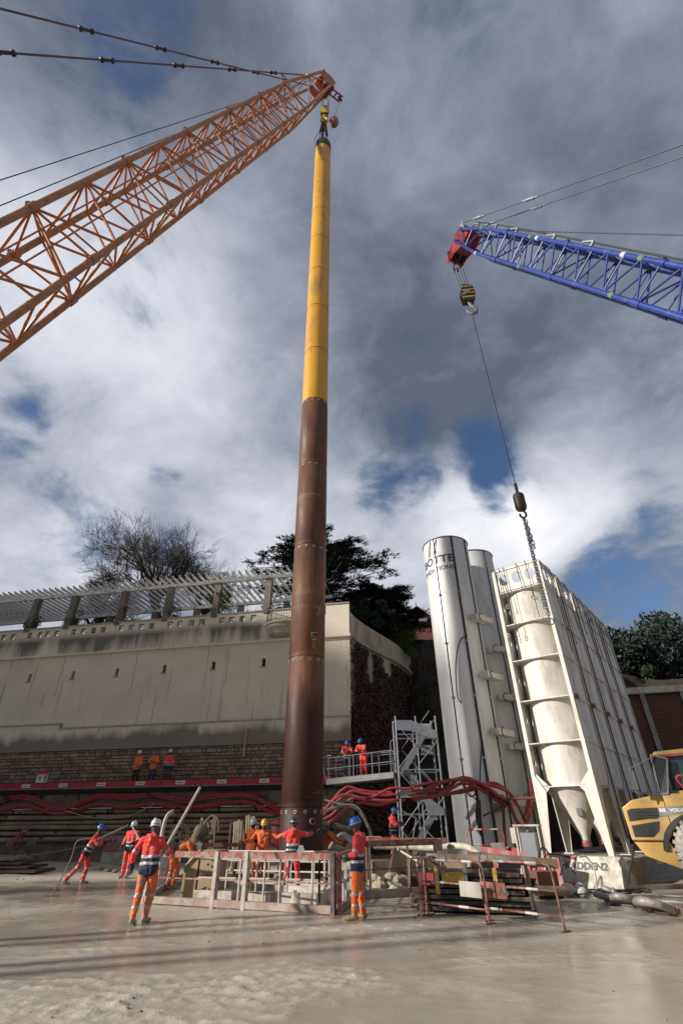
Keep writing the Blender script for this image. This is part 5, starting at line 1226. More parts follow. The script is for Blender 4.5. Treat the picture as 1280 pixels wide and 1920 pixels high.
q = MB(); q.box(F0+FA*1.3+FB*5.8+V((0, 0, .35)), (3.6, 11.2, .68), MX.Rotation(math.atan2(FB.y, FB.x)-pi/2, 3, 'Z')); tag(q.build('silo_plinth', M['conc'], smooth=False), 'muddy concrete plinth carrying the row of framed silos', 'plinth')
# foundation pads for the white silos
for k, (c, lb) in enumerate([(cA, 'low muddy pad under the lettered white silo'), (cB, 'low muddy pad under the second white silo')]):
    q = MB(); q.lathe([(1.6, -.02), (1.6, .22), (1.5, .26)], c, 24); tag(q.build('silo_pad', M['mud']), lb, 'pad')
# red trough
def trough():
    A = V((4.75, 20.2, .0)); B = V((6.55, 18.1, .0)); d = (B-A).normalized(); n = V((-d.y, d.x, 0)); n = n if n.y < 0 else -n
    t = thing('red_trough', 'muddy red steel trough standing left of the lettered concrete block', 'trough', A); L_ = (B-A).length
    q = MB(); q.prism([(0, 0), (L_, 0), (L_, .78), (0, 1.02)], A, d, (0, 0, 1), n, .05); q.build('front_plate', M['red_n2'], t, smooth=False)
    q = MB(); q.prism([(0, 0), (L_, 0), (L_, .78), (0, 1.02)], A-n*1.0, d, (0, 0, 1), n, .05); q.build('back_plate', M['red_n2'], t, smooth=False)
    q = MB(); q.beam(A-n*.5+V((0, 0, .12)), B-n*.5+V((0, 0, .12)), .96, .05); q.build('bottom_plate', M['red_n2'], t)
    q = MB(); q.beam(A-n*.95+V((0, 0, .5)), A+n*.04+V((0, 0, .5)), .05, .95); q.build('end_plate', M['red_n2'], t)
M['red_n2'] = mat('red_trough_paint', (.33, .035, .05), (.26, .03, .04), 3, .55, dirt=(.30, .22, .17), dscale=3, damt=.6, bump=.1, stretch=(1, 1, .35))
trough()

# control cabinet by the framed silo
def cabinet():
    b = atZ(1010, 1650); b = V((5.95, 18.75, 0)); t = thing('control_cabinet', 'white upright control cabinet in a metal rack beside the framed silo leg', 'cabinet', b)
    R_ = MX.Rotation(-.5, 3, 'Z')
    boxo('cabinet_body', b+V((.0, 0, 1.0)), (.48, .3, .85), M['galv'], t, R_); boxo('door', b+R_ @ V((0, -.16, 1.0)), (.42, .02, .78), M['alu'], t, R_)
    for s in (-1, 1):
        for f_ in (-1, 1): rod('rack_post', b+R_ @ V((s*.36, f_*.22, 0)), b+R_ @ V((s*.36, f_*.22, 1.62)), .03, M['white'], t, n=6)
    q = MB(); q.box(b+V((0, 0, 1.62)), (.82, .52, .05), R_); q.build('rack_top', M['white'], t); q = MB(); q.sphere(b+V((0, 0, 1.50)), .09, 8); q.build('beacon', M['galv'], t)
    boxo('side_box', b+R_ @ V((-.45, -.1, 1.35)), (.14, .2, .42), M['white'], t, R_)
cabinet()

M['galvm'] = mat('galvanised_mud', (.20, .205, .20), (.14, .14, .135), 6, .6, metal=.2, dirt=(.2, .17, .13), dscale=3, damt=.4)
# ================================================================== STAIR TOWER + BRIDGE
def tower():
    P = atY(778, 1590, 26.2); X0, X1 = 2.62, 4.62; Y0, Y1 = 26.0, 27.4; t = thing('stair_tower', 'galvanised scaffold stair tower right of the casing column, against the dark bank', 'stair tower', ((X0+X1)/2, (Y0+Y1)/2, 0))
    H = 6.25; XM = 3.62
    for (x, y) in [(X0, Y0), (XM, Y0), (X1, Y0), (X0, Y1), (XM, Y1), (X1, Y1)]:
        rod('standard', (x, y, 0), (x, y, H), .045 if x != XM else .035, M['galv'], t)
        for z in (1.5, 3.0, 4.5): rod('coupler', (x, y, z-.05), (x, y, z+.05), .062, M['galvd'], t)
    for y in (Y0, Y1):
        for z in (.25, 2.05, 3.85, 5.4): rod('ledger', (X0, y, z), (X1, y, z), .028, M['galv'], t)
    for x in (X0, X1):
        for z in (.25, 2.05, 3.85, 5.4, 6.1): rod('transom', (x, Y0, z), (x, Y1, z), .028, M['galv'], t)
    for i, z in enumerate((.3, 1.5, 2.7, 3.9, 4.8)):
        a, b = (X0, XM) if i % 2 else (XM, X0); rod('diagonal', (a, Y0-.04, z), (b, Y0-.04, z+1.1), .02, M['galv'], t, n=6)
        a, b = (XM, X1) if i % 2 else (X1, XM); rod('diagonal', (a, Y0-.04, z+.2), (b, Y0-.04, z+1.2), .02, M['galv'], t, n=6)
    # flights: stepped stringers and treads
    for k, (z0, sgn) in enumerate([(.2, 1), (2.0, -1), (3.8, 1)]):
        for y in (Y0+.12, Y0+.66) if k % 2 else (Y0+.72, Y1-.1):
            xa, xb = (X0+.25, X1-.25) if sgn > 0 else (X1-.25, X0+.25)
            q = MB(); dx = (xb-xa); q.prism([(0, 0), (.12, 0), (.88, 1.62), (1, 1.62), (1, 1.9), (.8, 1.9), (.04, .28), (0, .28)], (xa, y, z0), (dx, 0, 0), (0, 0, 1), (0, 1, 0), .02); q.build('stringer', M['galvd'], t, smooth=False)
        for s in range(8):
            f_ = (s+.5)/8; x = xa+dx*(.08+.84*f_); yy = (Y0+.39) if k % 2 else (Y0+1.01); boxo('tread', (x, yy, z0+.12+1.72*f_), (.24, .54, .035), M['galv'], t)
        rod('stair_rail', (xa, Y0+.1, z0+1.0), (xb, Y0+.1, z0+2.7), .02, M['galv'], t, n=6)
    # solid panels
    q = MB(); q.prism([(0, 6.05), (.75, 6.05), (2.0, 5.55), (2.0, 5.2), (1.6, 5.25), (.75, 5.55), (0, 5.6)], (X0, Y0-.07, 0), (1, 0, 0), (0, 0, 1), (0, 1, 0), .03); q.build('top_stringer', M['galv'], t, smooth=False)
    q = MB(); q.prism([(0, 3.05), (.6, 3.05), (1.1, 2.85), (1.95, 2.25), (1.95, 2.0), (1.2, 2.0), (1.1, 2.5), (.6, 2.7), (0, 2.7)], (X0, Y0-.07, 0), (1, 0, 0), (0, 0, 1), (0, 1, 0), .03); q.build('landing_stringer', M['galv'], t, smooth=False)
    fn = lambda x, y: V((X0+.12+x, Y0-.075, 2.80+y)); text_mb('LAYHER', .13, fn, xs=1.2).build('print', M['text_k'], t, smooth=False) if False else None
    boxo('panel', (4.2, Y1-.1, 5.75), (.75, .03, .7), M['alu'], t); boxo('panel', (4.25, Y1-.1, 4.85), (.6, .03, .45), M['galvd'], t)
    rod('bent_rail', (X0, Y0-.1, 2.2), (X0+.65, Y0-.1, 1.9), .025, M['galv'], t, n=6); rod('bent_rail', (X0+.65, Y0-.1, 1.9), (X0+.15, Y0-.1, .2), .025, M['galv'], t, n=6)
    boxo('landing', (X0+.3, Y0+.7, 3.7), (.6, 1.2, .05), M['galvd'], t)
    # access bridge from the walkway to the tower
    b = thing('access_bridge', 'grey metal footbridge with tube railings between walkway and stair tower', 'footbridge', (1, 28.3, 3.6))
    a0 = V((-.7, 28.75, 3.62)); a1 = V((2.62, 27.0, 3.78)); d = (a1-a0).normalized(); s = V((d.y, -d.x, 0)).normalized()
    q = MB(); q.beam(a0, a1, .8, .05); q.build('deck', M['galvm'], b)
    for k in (-1, 1):
        q = MB(); q.beam(a0+s*.42*k-V((0, 0, .09)), a1+s*.42*k-V((0, 0, .09)), .06, .26); q.build('side_beam', M['galvm'], b)
        for zz in (.5, .95, 1.05) if k < 0 else (.5, 1.0): rod('rail', a0+s*.42*k+V((0, 0, zz)), a1+s*.42*k+V((0, 0, zz)), .02, M['galv'], b, n=6)
        for f_ in (.03, .36, .42, .70, .97): p = a0.lerp(a1, f_)+s*.42*k; rod('rail_post', p, p+V((0, 0, 1.02)), .022, M['galv'], b, n=6)
    q = MB(); p = a0+s*.45; q.tube(bez([p+V((0, 0, -.05)), p+V((-.12, 0, .4)), p+V((-.16, 0, .95)), p+V((.0, 0, 1.1)), p+V((.25, -.1, 1.12))], 4), .022, 6); q.build('gate_loop', M['galv'], b)
    p = a1-s*.0; q = MB(); q.tube(bez([V((2.5, 26.7, 3.2)), V((2.42, 26.7, 4.3)), V((2.36, 26.7, 5.1)), V((2.55, 26.6, 5.25)), V((2.62, 26.6, 5.2))], 4), .022, 6); q.build('gate_loop', M['galv'], b)
tower()

# ================================================================== TIMBER WALL at right
def timber():
    t = thing('timber_wall', 'king-post wall of dark timber lagging between pale steel posts, at the right edge', 'wall', (18, 30, 0))
    A = V((15.6, 30.4, 0)); B = V((26, 27.8, 0)); d = (B-A).normalized(); n = V((d.y, -d.x, 0)); L_ = (B-A).length; nb = 5; w = L_/nb
    for i in range(nb+1):
        p = A+d*w*i; q = MB(); q.beam(p+V((0, 0, 0)), p+V((0, 0, 8.05)), .26, .05, up=n); q.beam(p-n*.14, p-n*.14+V((0, 0, 8.05)), .04, .24, up=n); q.build('steel_post', M['galvd2'], t)
    rs = random.Random(2); src = []
    for k in range(4):
        q = MB(); q.box((0, 0, 0), (w-.28, .09, .215)); q.v = [(x, y+rs.uniform(-.012, .012), z+rs.uniform(-.006, .006)) for x, y, z in q.v]; ob = q.build('lagging_board', [M['wood'], ], world=False, smooth=False); src.append(ob.data); bpy.data.objects.remove(ob)
    for i in range(nb):
        for k in range(36):
            z = .12+k*.22; p = A+d*w*(i+.5)-n*(.12+rs.uniform(0, .04))+V((0, 0, z)); link('lagging_board', src[rs.randrange(4)], t, MX.Translation(p-t.location) @ MX.Rotation(math.atan2(d.y, d.x), 4, 'Z'))
    q = MB(); q.beam(A-d*.5+V((0, 0, 8.22)), B+V((0, 0, 8.22)), .4, .34); q.build('capping_beam', M['white'], t)
    q = MB(); q.beam(A-d*.5-n*.25+V((0, 0, 4)), B-n*.25+V((0, 0, 4)), .05, 8.0); q.build('backing', M['wood'], t)
    q = MB(); q.beam(A-n*1.5+V((0, 0, 7.9)), B-n*1.5+V((0, 0, 8.0)), 2.5, .3); q.build('fill', M['earth'], t)
M['galvd2'] = mat('post_grey', (.33, .32, .30), (.25, .24, .22), 3, .6, dirt=(.2, .13, .09), dscale=2, damt=.4)
timber()
# ================================================================== GUARDS ROUND THE BOREHOLE
def guard_side(t, A, B, h=1.06, bars=(), barm='mudwhite', red=True, posts=True, mid=True, barw=.05, wide=.13):
    A = V(A); B = V(B); Z = V((0, 0, 1)); d = (B-A).normalized()
    q = MB(); q.beam(A+Z*.09, B+Z*.09, wide, .14); q.build('bottom_beam', M['beam_mud'], t)
    q = MB(); q.beam(A+Z*h, B+Z*h, .09, .13); q.build('top_rail', M['red_n'] if red else M['mudwhite'], t)
    if mid: q = MB(); q.beam(A+Z*.55, B+Z*.55, .03, .03); q.build('mid_rail', M['red_n'], t)
    L_ = (B-A).length
    for s in bars:
        p = A.lerp(B, s); q = MB(); q.beam(p+Z*.16, p+Z*(h-.06), barw, barw*.6, up=d); q.build('upright_bar', M[barm], t)
M['beam_mud'] = mat('muddy_beam', (.30, .17, .13), (.28, .22, .17), 5, .65, dirt=(.40, .35, .28), dscale=3, damt=.75, bump=.25)
GL = atZ(270, 1694); GR = atZ(625, 1716)
def guards():
    t = thing('pit_guard', 'muddy red and white steel guard frame around the borehole, its front beam nearest the camera', 'guard frame', GL)
    GBR = V((.30, 16.4, 0)); GBL = V((-6.2, 22.2, 0)); BK = V((-.6, 23.0, 0))
    guard_side(t, GL, GR, bars=[.40, .53, .66, .74, .90], barw=.05)
    for f_ in (.30, .40, .565, 1.0, 0.0):
        p = GL.lerp(GR, f_); q = MB(); w = .15 if 0 < f_ < 1 else .13; q.beam(p+V((0, 0, .0)), p+V((0, 0, 1.14)), w, w*.7, up=(GR-GL).normalized()); 
        if f_ != .30: q.build('post', M['post_mud'] if f_ < .9 else M['post_dark'], t)
    p = GR+V((.14, .05, 0)); q = MB(); q.beam(p, p+V((0, 0, 1.14)), .1, .1); q.build('post', M['red_n'], t)
    q = MB(); p = GL.lerp(GR, .82); q.prism([(-.14, 0), (.14, 0), (.05, .24), (-.05, .24)], p+V((0, -.02, .17)), (GR-GL).normalized(), (0, 0, 1), (0, 1, 0), .03); q.build('lifting_eye', M['mudwhite'], t)
    guard_side(t, GR+V((.1, .15, 0)), GBR, bars=[.2, .35, .5, .65, .8, .95], barw=.09)
    guard_side(t, GL, GBL, bars=[.1, .22, .34, .46, .58, .7], barm='bar_blue', barw=.1)
    guard_side(t, GBL, BK, bars=[.12, .24, .36, .48, .6, .72, .84], mid=False)
    q = MB(); q.beam(GBL, GBL+V((0, 0, 1.2)), .13, .13); q.build('post', M['post_mud'], t)
    # second guard to the right of the man
    g = thing('pit_guard', 'dark red guard frame between the man in the blue helmet and the small barriers', 'guard frame', atZ(694, 1690))
    A = V((.42, 16.5, 0)); B = V((2.75, 17.3, 0))
    q = MB(); q.beam(A+V((0, 0, .09)), B+V((-.3, -.1, .12)), .14, .17); q.build('bottom_beam', M['beam_mud'], g)
    q = MB(); q.beam(A+V((0, 0, 1.22)), B+V((0, 0, 1.24)), .09, .15); q.build('top_rail', M['red_n'], g)
    q = MB(); q.beam(A+V((0, 0, .62)), B+V((0, 0, .66)), .03, .03); q.build('mid_rail', M['rust_thin'], g)
    for f_, m_ in ((.12, 'mudwhite'), (.60, 'white'), (.66, 'white')):
        p = A.lerp(B, f_); p2 = p+V((.0 if f_ < .5 else .06*(1 if f_ < .64 else 0), 0, 0))
        if f_ != .66: q = MB(); q.beam(p+V((0, 0, .1)), p+V((0, 0, 1.18)), .09, .06, up=(1, 0, 0)); q.build('upright_bar', M[m_], g)
    q = MB(); q.beam(B, B+V((0, 0, 1.3)), .24, .22); q.build('post', M['wooddark'], g)
    q = MB(); q.beam(A, A+V((0, 0, 1.3)), .1, .1); q.build('post', M['red_n'], g)
    g2 = thing('rear_guard', 'muddy red and white rail behind the dark red guard, running right of the pile', 'guard rail', (1, 20.5, 0))
    A = V((.5, 19.3, 0)); B = V((3.3, 19.0, 0))
    q = MB(); q.beam(A+V((0, 0, 1.28)), B+V((0, 0, 1.22)), .1, .13); q.build('top_rail', M['red_n'], g2)
    q = MB(); q.beam(A+V((.25, -.03, 1.3)), A+V((.72, -.03, 1.29)), .1, .12); q.build('pale_sleeve', M['mudwhite'], g2)
    for f_ in (.0, .08, .5, 1): p = A.lerp(B, f_); rod('post', p, p+V((0, 0, 1.3)), .035, M['rust_thin'], g2)
    # inner white guard platform
    w = thing('white_platform', 'white steel platform cage inside the guard frame, where two workers stand', 'platform', (-2.2, 16, 0))
    a = V((-3.85, 15.75, 0)); b = V((-.62, 14.75, 0)); c = V((-.2, 17.6, 0)); e = V((-3.75, 18.9, 0))
    def rail(p, q_, n, hs, h=.95, m_=M['white']):
        for i in range(n+1): u = p.lerp(q_, i/n); rod('upright', u+V((0, 0, .12)), u+V((0, 0, h)), .028, m_, w, n=6)
        for zz in hs: rod('rail', p+V((0, 0, zz)), q_+V((0, 0, zz)), .026, m_, w, n=6)
    for p, q_ in ((a, b), (b, c), (c, e), (e, a)):
        q = MB(); q.beam(p+V((0, 0, .17)), q_+V((0, 0, .17)), .12, .26); q.build('base_beam', M['white'], w)
    rail(a, b, 4, (.55, .95), 1.0); rail(c, e, 5, (.5, .75, 1.0)); rail(b, c, 4, (.55, .98)); rail(a, e, 5, (.6, 1.0))
    q = MB(); q.beam(a.lerp(e, .45)+V((1.2, -.1, .2)), b.lerp(c, .45)+V((-.1, 0, .2)), .12, .22); q.build('cross_beam', M['white'], w)
    q = MB(); q.beam(a.lerp(b, .5)+V((0, .9, .1)), a.lerp(b, .5)+V((.5, 2.2, .1)), 2.2, .03); q.build('deck_plate', M['galvd'], w)
    q = MB(); p = V((-1.2, 16.2, .95)); q.prism([(-.16, 0), (.16, 0), (.05, .26), (-.05, .26)], p, (1, 0, 0), (0, 0, 1), (0, 1, 0), .03); q.build('lifting_eye', M['white'], w)
    # brown plate inside the left bay
    br = thing('steel_gusset_block', 'tan muddy steel block inside the left bay of the guard frame', 'steel block', (-3.9, 16.3, 0))
    q = MB(); q.prism([(-.42, 0), (.50, 0), (.50, 1.12), (.02, 1.12), (-.42, .72)], (-4.0, 16.3, .0), (.97, -.25, 0), (0, 0, 1), (.25, .97, 0), .7); o = q.build('block_body', M['tan'], br, smooth=False)
    q = MB(); q.beam((-4.42, 16.38, .72), (-3.98, 16.27, 1.14), .08, .03); q.build('pale_edge', M['mudwhite'], br)
    for i in range(3): q = MB(); q.cyl((-3.7, 16.17, .30+.25*i), (-3.71, 16.13, .30+.25*i), .03, n=8); q.build('bolt', M['steel'], br)
M['post_mud'] = mat('post_muddy', (.46, .43, .37), (.38, .33, .27), 5, .7, dirt=(.28, .15, .12), dscale=4, damt=.5, bump=.2)
M['post_dark'] = mat('post_dark', (.09, .07, .09), (.2, .15, .12), 4, .6, dirt=(.3, .24, .18), dscale=4, damt=.5)
M['bar_blue'] = mat('bar_bluegrey', (.14, .15, .24), (.30, .28, .26), 3, .6, dirt=(.3, .25, .18), dscale=3, damt=.6)
M['wooddark'] = mat('dark_timber', (.07, .05, .035), (.10, .075, .05), 3, .85, bump=.4, stretch=(1, 1, .3))
M['tan'] = mat('tan_mud', (.36, .26, .14), (.28, .20, .11), 2, .75, dirt=(.2, .15, .1), dscale=2, damt=.4, bump=.3)
guards()

M['sign_r'] = mat('sign_muddy_red', (.42, .13, .10), (.34, .09, .07), 5, .6, dirt=(.32, .25, .19), dscale=4, damt=.4)
# ================================================================== BARRIERS, SKIP
def barrier(A, B, label, sign=None, h=1.0, lean=0.0, tube=.021, red='red_n'):
    A = V(A); B = V(B); d = (B-A).normalized(); L_ = (B-A).length; n = V((d.y, -d.x, 0)); Z = (V((0, 0, 1))+d*lean).normalized(); t = thing('crowd_barrier', label, 'barrier', A, group='red and white tube barriers')
    q = MB(); q.tube([A, A+Z*(h-.12), A+Z*(h-.03)+d*.04, A+Z*h+d*.14, B+Z*h-d*.14, B+Z*(h-.03)-d*.04, B+Z*(h-.12), B], tube, 7); q.build('tube_frame', M[red], t)
    q = MB(); q.tube([A+Z*.6, B+Z*.6], tube*.8, 6); q.build('mid_tube', M[red], t)
    q = MB(); q.tube([A+Z*.22, B+Z*.22], tube*.8, 6); q.build('low_tube', M[red], t)
    for zz, f_ in ((.6, .25), (.6, .7), (.22, .15), (.22, .62), (h, .3), (h, .75)):
        p = A.lerp(B, f_)+Z*zz; rod('white_band', p-d*.12, p+d*.14, tube*1.12, M['mudwhite'], t, n=7)
    for s in (A, B): q = MB(); q.box(s+V((0, 0, .012)), (.07, .3, .02), MX.Rotation(math.atan2(d.y, d.x), 3, 'Z')); q.build('foot', M['rust_thin'], t)
    if sign:
        f_, w, txt = sign; p = A.lerp(B, f_)+n*.03; q = MB(); q.prism(rect(-w/2, .40, w/2, .66), p, d, Z, n, .012); s_ = q.build('sign_plate', M['sign_r'] if txt else M['conc'], t, smooth=False)
        if txt: text_mb(txt, .20, lambda x, y: p+n*.015+d*(-w/2+.03+x)+Z*(.46+y), xs=1.0, bold=.004).build('lettering', M['text_k'], s_, smooth=False)
    return t
b1 = atZ(915, 1728); b2 = atZ(1060, 1749)
barrier(b1, b2, 'front right tube barrier, its end foot standing alone on the mud', (.17, .60, 'COLAS'), h=1.02, lean=-.06)
barrier(atZ(803, 1716), atZ(921, 1734)+V((-.02, .05, 0)), 'front left tube barrier, left of the lettered one', (.78, .55, ''), h=1.0)
barrier(atZ(843, 1700)+V((0, .7, 0)), atZ(948, 1712)+V((0, .75, 0)), 'tube barrier standing behind the front ones, hidden by steel plates', (.3, .5, ''), h=1.0)
for i in range(5):
    a = atZ(790+i*5.5, 1722-i*5); barrier(a, a+V((.34+.05*i, 1.1, 0)), ['nearest', 'second', 'third', 'fourth', 'rearmost'][i]+' of the tube barriers stacked edge-on at the left end', None, h=1.0, tube=.018)
barrier(atZ(772, 1700), atZ(772, 1700)+V((.75, .9, 0)), 'bent tube barrier standing alone left of the stacked ones', None, h=.95, tube=.018)
barrier(V((4.35, 20.6, .45)), V((5.6, 20.4, .45)), 'bright red barrier behind the red trough, in front of the white silo', (.8, .45, ''), h=1.05, red='red_p')
sl = thing('fence_panel_stand', 'single thin red bracket stand on the mud left of the rope worker', 'stand', atZ(97, 1681))
p = atZ(97, 1681); q = MB(); q.tube(bez([p, p+V((.25, .1, .85)), p+V((.28, .1, 1.25)), p+V((.42, .1, 1.36)), p+V((.8, .1, 1.38))], 4), .02, 6); q.build('tube_frame', M['rust_thin'], sl)
rod('foot', p-V((.18, 0, -.02)), p+V((.2, 0, .02)), .02, M['rust_thin'], sl, n=6); rod('arm', p+V((.2, .05, .75)), p+V((.6, .3, .78)), .018, M['rust_thin'], sl, n=6)

def skip():
    t = thing('steel_plate_stack', 'stack of black muddy steel plates and profiles behind the tube barriers', 'steel stack', (3.0, 14.3, 0)); R_ = MX.Rotation(-.32, 3, 'Z')
    c = V((3.05, 14.45, 0)); rs = random.Random(5); z = 0
    for k in range(7):
        h = .085; w = 2.6-.06*k+rs.uniform(-.15, .1); dd = 1.5+rs.uniform(-.15, .1); z = .08+k*.105; q = MB(); q.box(c+V((rs.uniform(-.1, .1), rs.uniform(-.06, .06), z)), (w, dd, .075), R_ @ MX.Rotation(rs.uniform(-.03, .03), 3, 'Z')); q.build('plate', M['blacksteel'], t)
    for k in range(4):
        p = c+R_ @ V((-.95+.62*k, -.35+.12*k, .86)); q = MB(); q.box(p, (.5, .28, .12), R_); q.build('clamp_block', M['woodg'] if k == 1 else M['blacksteel'], t)
    for k in range(3): p = c+R_ @ V((-.7+.65*k, -.85, .6)); q = MB(); q.box(p, (.09, .05, .5), R_); q.build('strap', M['hook_y'] if k != 1 else M['galvd'], t)
    for k in range(2):
        p = c+R_ @ V((-.55+.95*k, -.82, .35)); q = MB(); q.tube([p+R_ @ V((-.1, 0, .62)), p+R_ @ V((-.07, 0, .78)), p+R_ @ V((.07, 0, .78)), p+R_ @ V((.1, 0, .62))], .02, 6); q.build('lifting_loop', M['galvd'], t)
    q = MB(); q.box(c+R_ @ V((-.95, -.78, .62)), (.34, .06, .22), R_); q.build('pink_tag', M['red_n2'], t)
    q = MB(); q.box(c+R_ @ V((-.35, -.78, .66)), (.50, .06, .18), R_); q.build('orange_block', M['hook_y'], t)
    q = MB(); q.prism([(-1.0, .0), (1.0, 0), (1.3, .55), (-1.3, .55)], c+R_ @ V((.15, .78, .0)), R_ @ V((1, 0, 0)), (0, 0, 1), R_ @ V((0, 1, 0)), .08); q.build('side_plate', M['blacksteel'], t, smooth=False)
    q = MB(); p = c+R_ @ V((1.25, -.1, 0)); q.prism([(-.65, .02), (.65, .02), (.85, .7), (-.65, .95)], p, R_ @ V((0, 1, 0)), (0, 0, 1), R_ @ V((1, 0, 0)), .06); q.build('side_plate', M['blacksteel'], t, smooth=False)
    b = thing('steel_beam', 'muddy steel beam lying on top of the black plates', 'beam', c+V((0, 0, .95))); q = MB(); a = c+R_ @ V((-1.1, .3, .98)); e = c+R_ @ V((1.5, .25, .92)); q.beam(a, e, .16, .16); q.build('beam_body', M['beam_mud'], b)
    b = thing('steel_beam', 'pale muddy box beam lying on the plates, right end near the lettered block', 'beam', c+V((1, .5, .95))); q = MB(); a = c+R_ @ V((-.1, .55, 1.0)); e = c+R_ @ V((2.0, .7, .85)); q.beam(a, e, .22, .18); q.build('beam_body', M['tan'], b)
    b = thing('brown_crate', 'brown block lying against the lettered concrete block', 'crate', (5.3, 16.6, 0)); q = MB(); q.box((5.4, 16.45, .42), (.62, .45, .32), MX.Rotation(.25, 3, 'Z')); q.build('crate_body', M['rusty2'], b); q = MB(); q.box((5.4, 16.45, .13), (.7, .5, .24), MX.Rotation(.2, 3, 'Z')); q.build('base', M['wooddark'], b)
    b = thing('pipe_stub', 'short muddy pipe lying right of the black plates', 'pipe', (5.2, 16, 0)); q = MB(); q.cyl((4.9, 16.0, .2), (5.9, 16.2, .16), .11, n=14); q.build('pipe', M['pipe'], b)
    # pale thick hose arching over
    pts = [atY(700, 1586, 18.6), atY(760, 1588, 18.4), atY(810, 1590, 18.0), atY(852, 1586, 17.4), atY(880, 1590, 16.8), atY(903, 1608, 16.2), atY(925, 1632, 15.6), atY(945, 1650, 15.2)]
    tag(wire('pale_hose', bez(pts, 6), .085, M['hosew'], n=10), 'thick pale hose arching over the black plates', 'hose')
    pts = [atY(745, 1592, 17), atY(790, 1618, 16), atY(840, 1632, 15.2), atY(880, 1628, 14.9), atY(905, 1624, 14.9)]
    tag(wire('thin_hose', bez([V((p.x, p.y, p.z)) for p in pts], 5), .03, M['hosew'], n=6), 'thin pale hose drooping across the top of the barriers', 'hose')
M['blacksteel'] = mat('black_steel', (.018, .016, .015), (.035, .028, .022), 4, .35, dirt=(.17, .13, .09), dscale=2.5, damt=.45, bump=.1)
M['rusty2'] = mat('brown_paint', (.17, .07, .045), (.12, .05, .035), 4, .7)
skip()

def loose():
    rs = random.Random(12)
    # cables lying by the block
    sets = [([(1002, 1640), (1015, 1590), (1032, 1608), (1040, 1640), (1043, 1655)], 17.6, 'thin dark cable arching between cabinet and block'), ([(1050, 1642), (1055, 1622), (1066, 1625), (1078, 1640)], 17.4, 'short dark cable looped on the face of the lettered block'),
            ([(1085, 1607), (1097, 1606), (1110, 1622), (1117, 1650), (1112, 1668), (1125, 1672)], 17.2, 'pale hose hanging over the lettered block')]
    for pp, Y, lb in sets: tag(wire('cable', bez([atY(x, y, Y) for x, y in pp], 6), .022, M['rope'] if 'dark' in lb else M['hosew']), lb, 'cable')
    q = MB()
    for k in range(5):
        c = V((6.5+.25*k, 16.75-.1*k, .04+.02*k)); pts = [c+V(((.65+.1*rs.random())*cos(a), .28*sin(a), .03*sin(3*a)+.03)) for a in [i*pi/8 for i in range(16)]]; q.tube(pts, .017, 5, closed=True)
    tag(q.build('cable_coil', M['rope']), 'tangled coil of dark cable at the foot of the lettered block', 'cable coil')
    q = MB()
    for k in range(9): s_ = rs.uniform(.1, .22); q.sphere((5.9+rs.uniform(-.5, .6), 16.7+rs.uniform(-.15, .15), .06+rs.uniform(0, .14)), s_, 6, sc=(1, .8, .7))
    tag(q.build('sand_lumps', M['concw']), 'heap of pale lumps against the lettered concrete block', 'rubble', kind='stuff')
    # shackles
    def shackle(name, lb, c, r, th, rz, pin='red_n2'):
        t = thing('shackle', lb, 'shackle', c, rz, 'lifting shackles on the mud'); c = V(c); R_ = MX.Rotation(rz, 3, 'Z') @ MX.Rotation(radians(80), 3, 'X')
        pts = [V((r*cos(a), r*sin(a), 0)) for a in [-.15+i*(pi+.3)/12 for i in range(13)]]; pts = [V((r*.92, -r*1.0, 0))]+pts+[V((-r*.92, -r*1.0, 0))]
        R2 = MX.Rotation(rz, 3, 'Z') @ MX.Rotation(radians(16), 3, 'X'); o = c+V((0, 0, th*1.2+r*.28))
        q = MB(); q.tube([o+R2 @ p for p in pts], [th*1.15]+[th]*5+[th*1.15]*3+[th]*5+[th*1.15], 10); q.sphere(o+R2 @ pts[0], th*1.6, 8); q.sphere(o+R2 @ pts[-1], th*1.6, 8); q.build('bow', M['shk'], t)
        a = o+R2 @ V((r*1.45, -r*1.0, 0)); b = o+R2 @ V((-r*1.45, -r*1.0, 0)); rod('pin', a, b, th*.75, M[pin], t, n=10)
        q = MB(); q.cyl(a, a+(b-a).normalized()*.07, th*1.35, n=6); q.build('pin_nut', M[pin], t)
        return t
    shackle('s', 'large pale shackle with pink pin, nearest the right edge', atZ(1225, 1716), .29, .075, 2.13)
    shackle('s', 'pale shackle at the left end of the chain heap', atZ(1135, 1694), .2, .065, 1.7, 'galv')
    shackle('s', 'pale shackle lying flat in front of the chain heap, second from the left', atZ(1170, 1701), .24, .068, 2.5, 'galv')
    shackle('s', 'small shackle standing upright on top of the others beside the lettered block', atZ(1145, 1690)+V((0, 0, .15)), .12, .045, 1.2, 'galv')
    q = MB(); p = atZ(1180, 1692); pr = None
    for row in range(3):
        a = atZ(1165, 1689)+V((0, row*.12, .05)); b = atZ(1215, 1697)+V((0, row*.12, .05)); c = atZ(1300, 1704)+V((0, row*.12, .05)); pts = bez([a, a.lerp(b, .5)+V((0, .1, .03)), b, b.lerp(c, .5)+V((0, -.12, .02)), c], 8)
        for i in range(len(pts)-1): chain(q, pts[i], pts[i+1]+(pts[i+1]-pts[i])*.15, .13, .019, .045)
    tag(q.build('heavy_chain', M['shk']), 'heap of heavy muddy chain running right from the shackles', 'chain')
M['shk'] = mat('shackle_muddy', (.42, .40, .37), (.30, .27, .23), 6, .5, metal=.2, dirt=(.25, .2, .15), dscale=6, damt=.5)
loose()

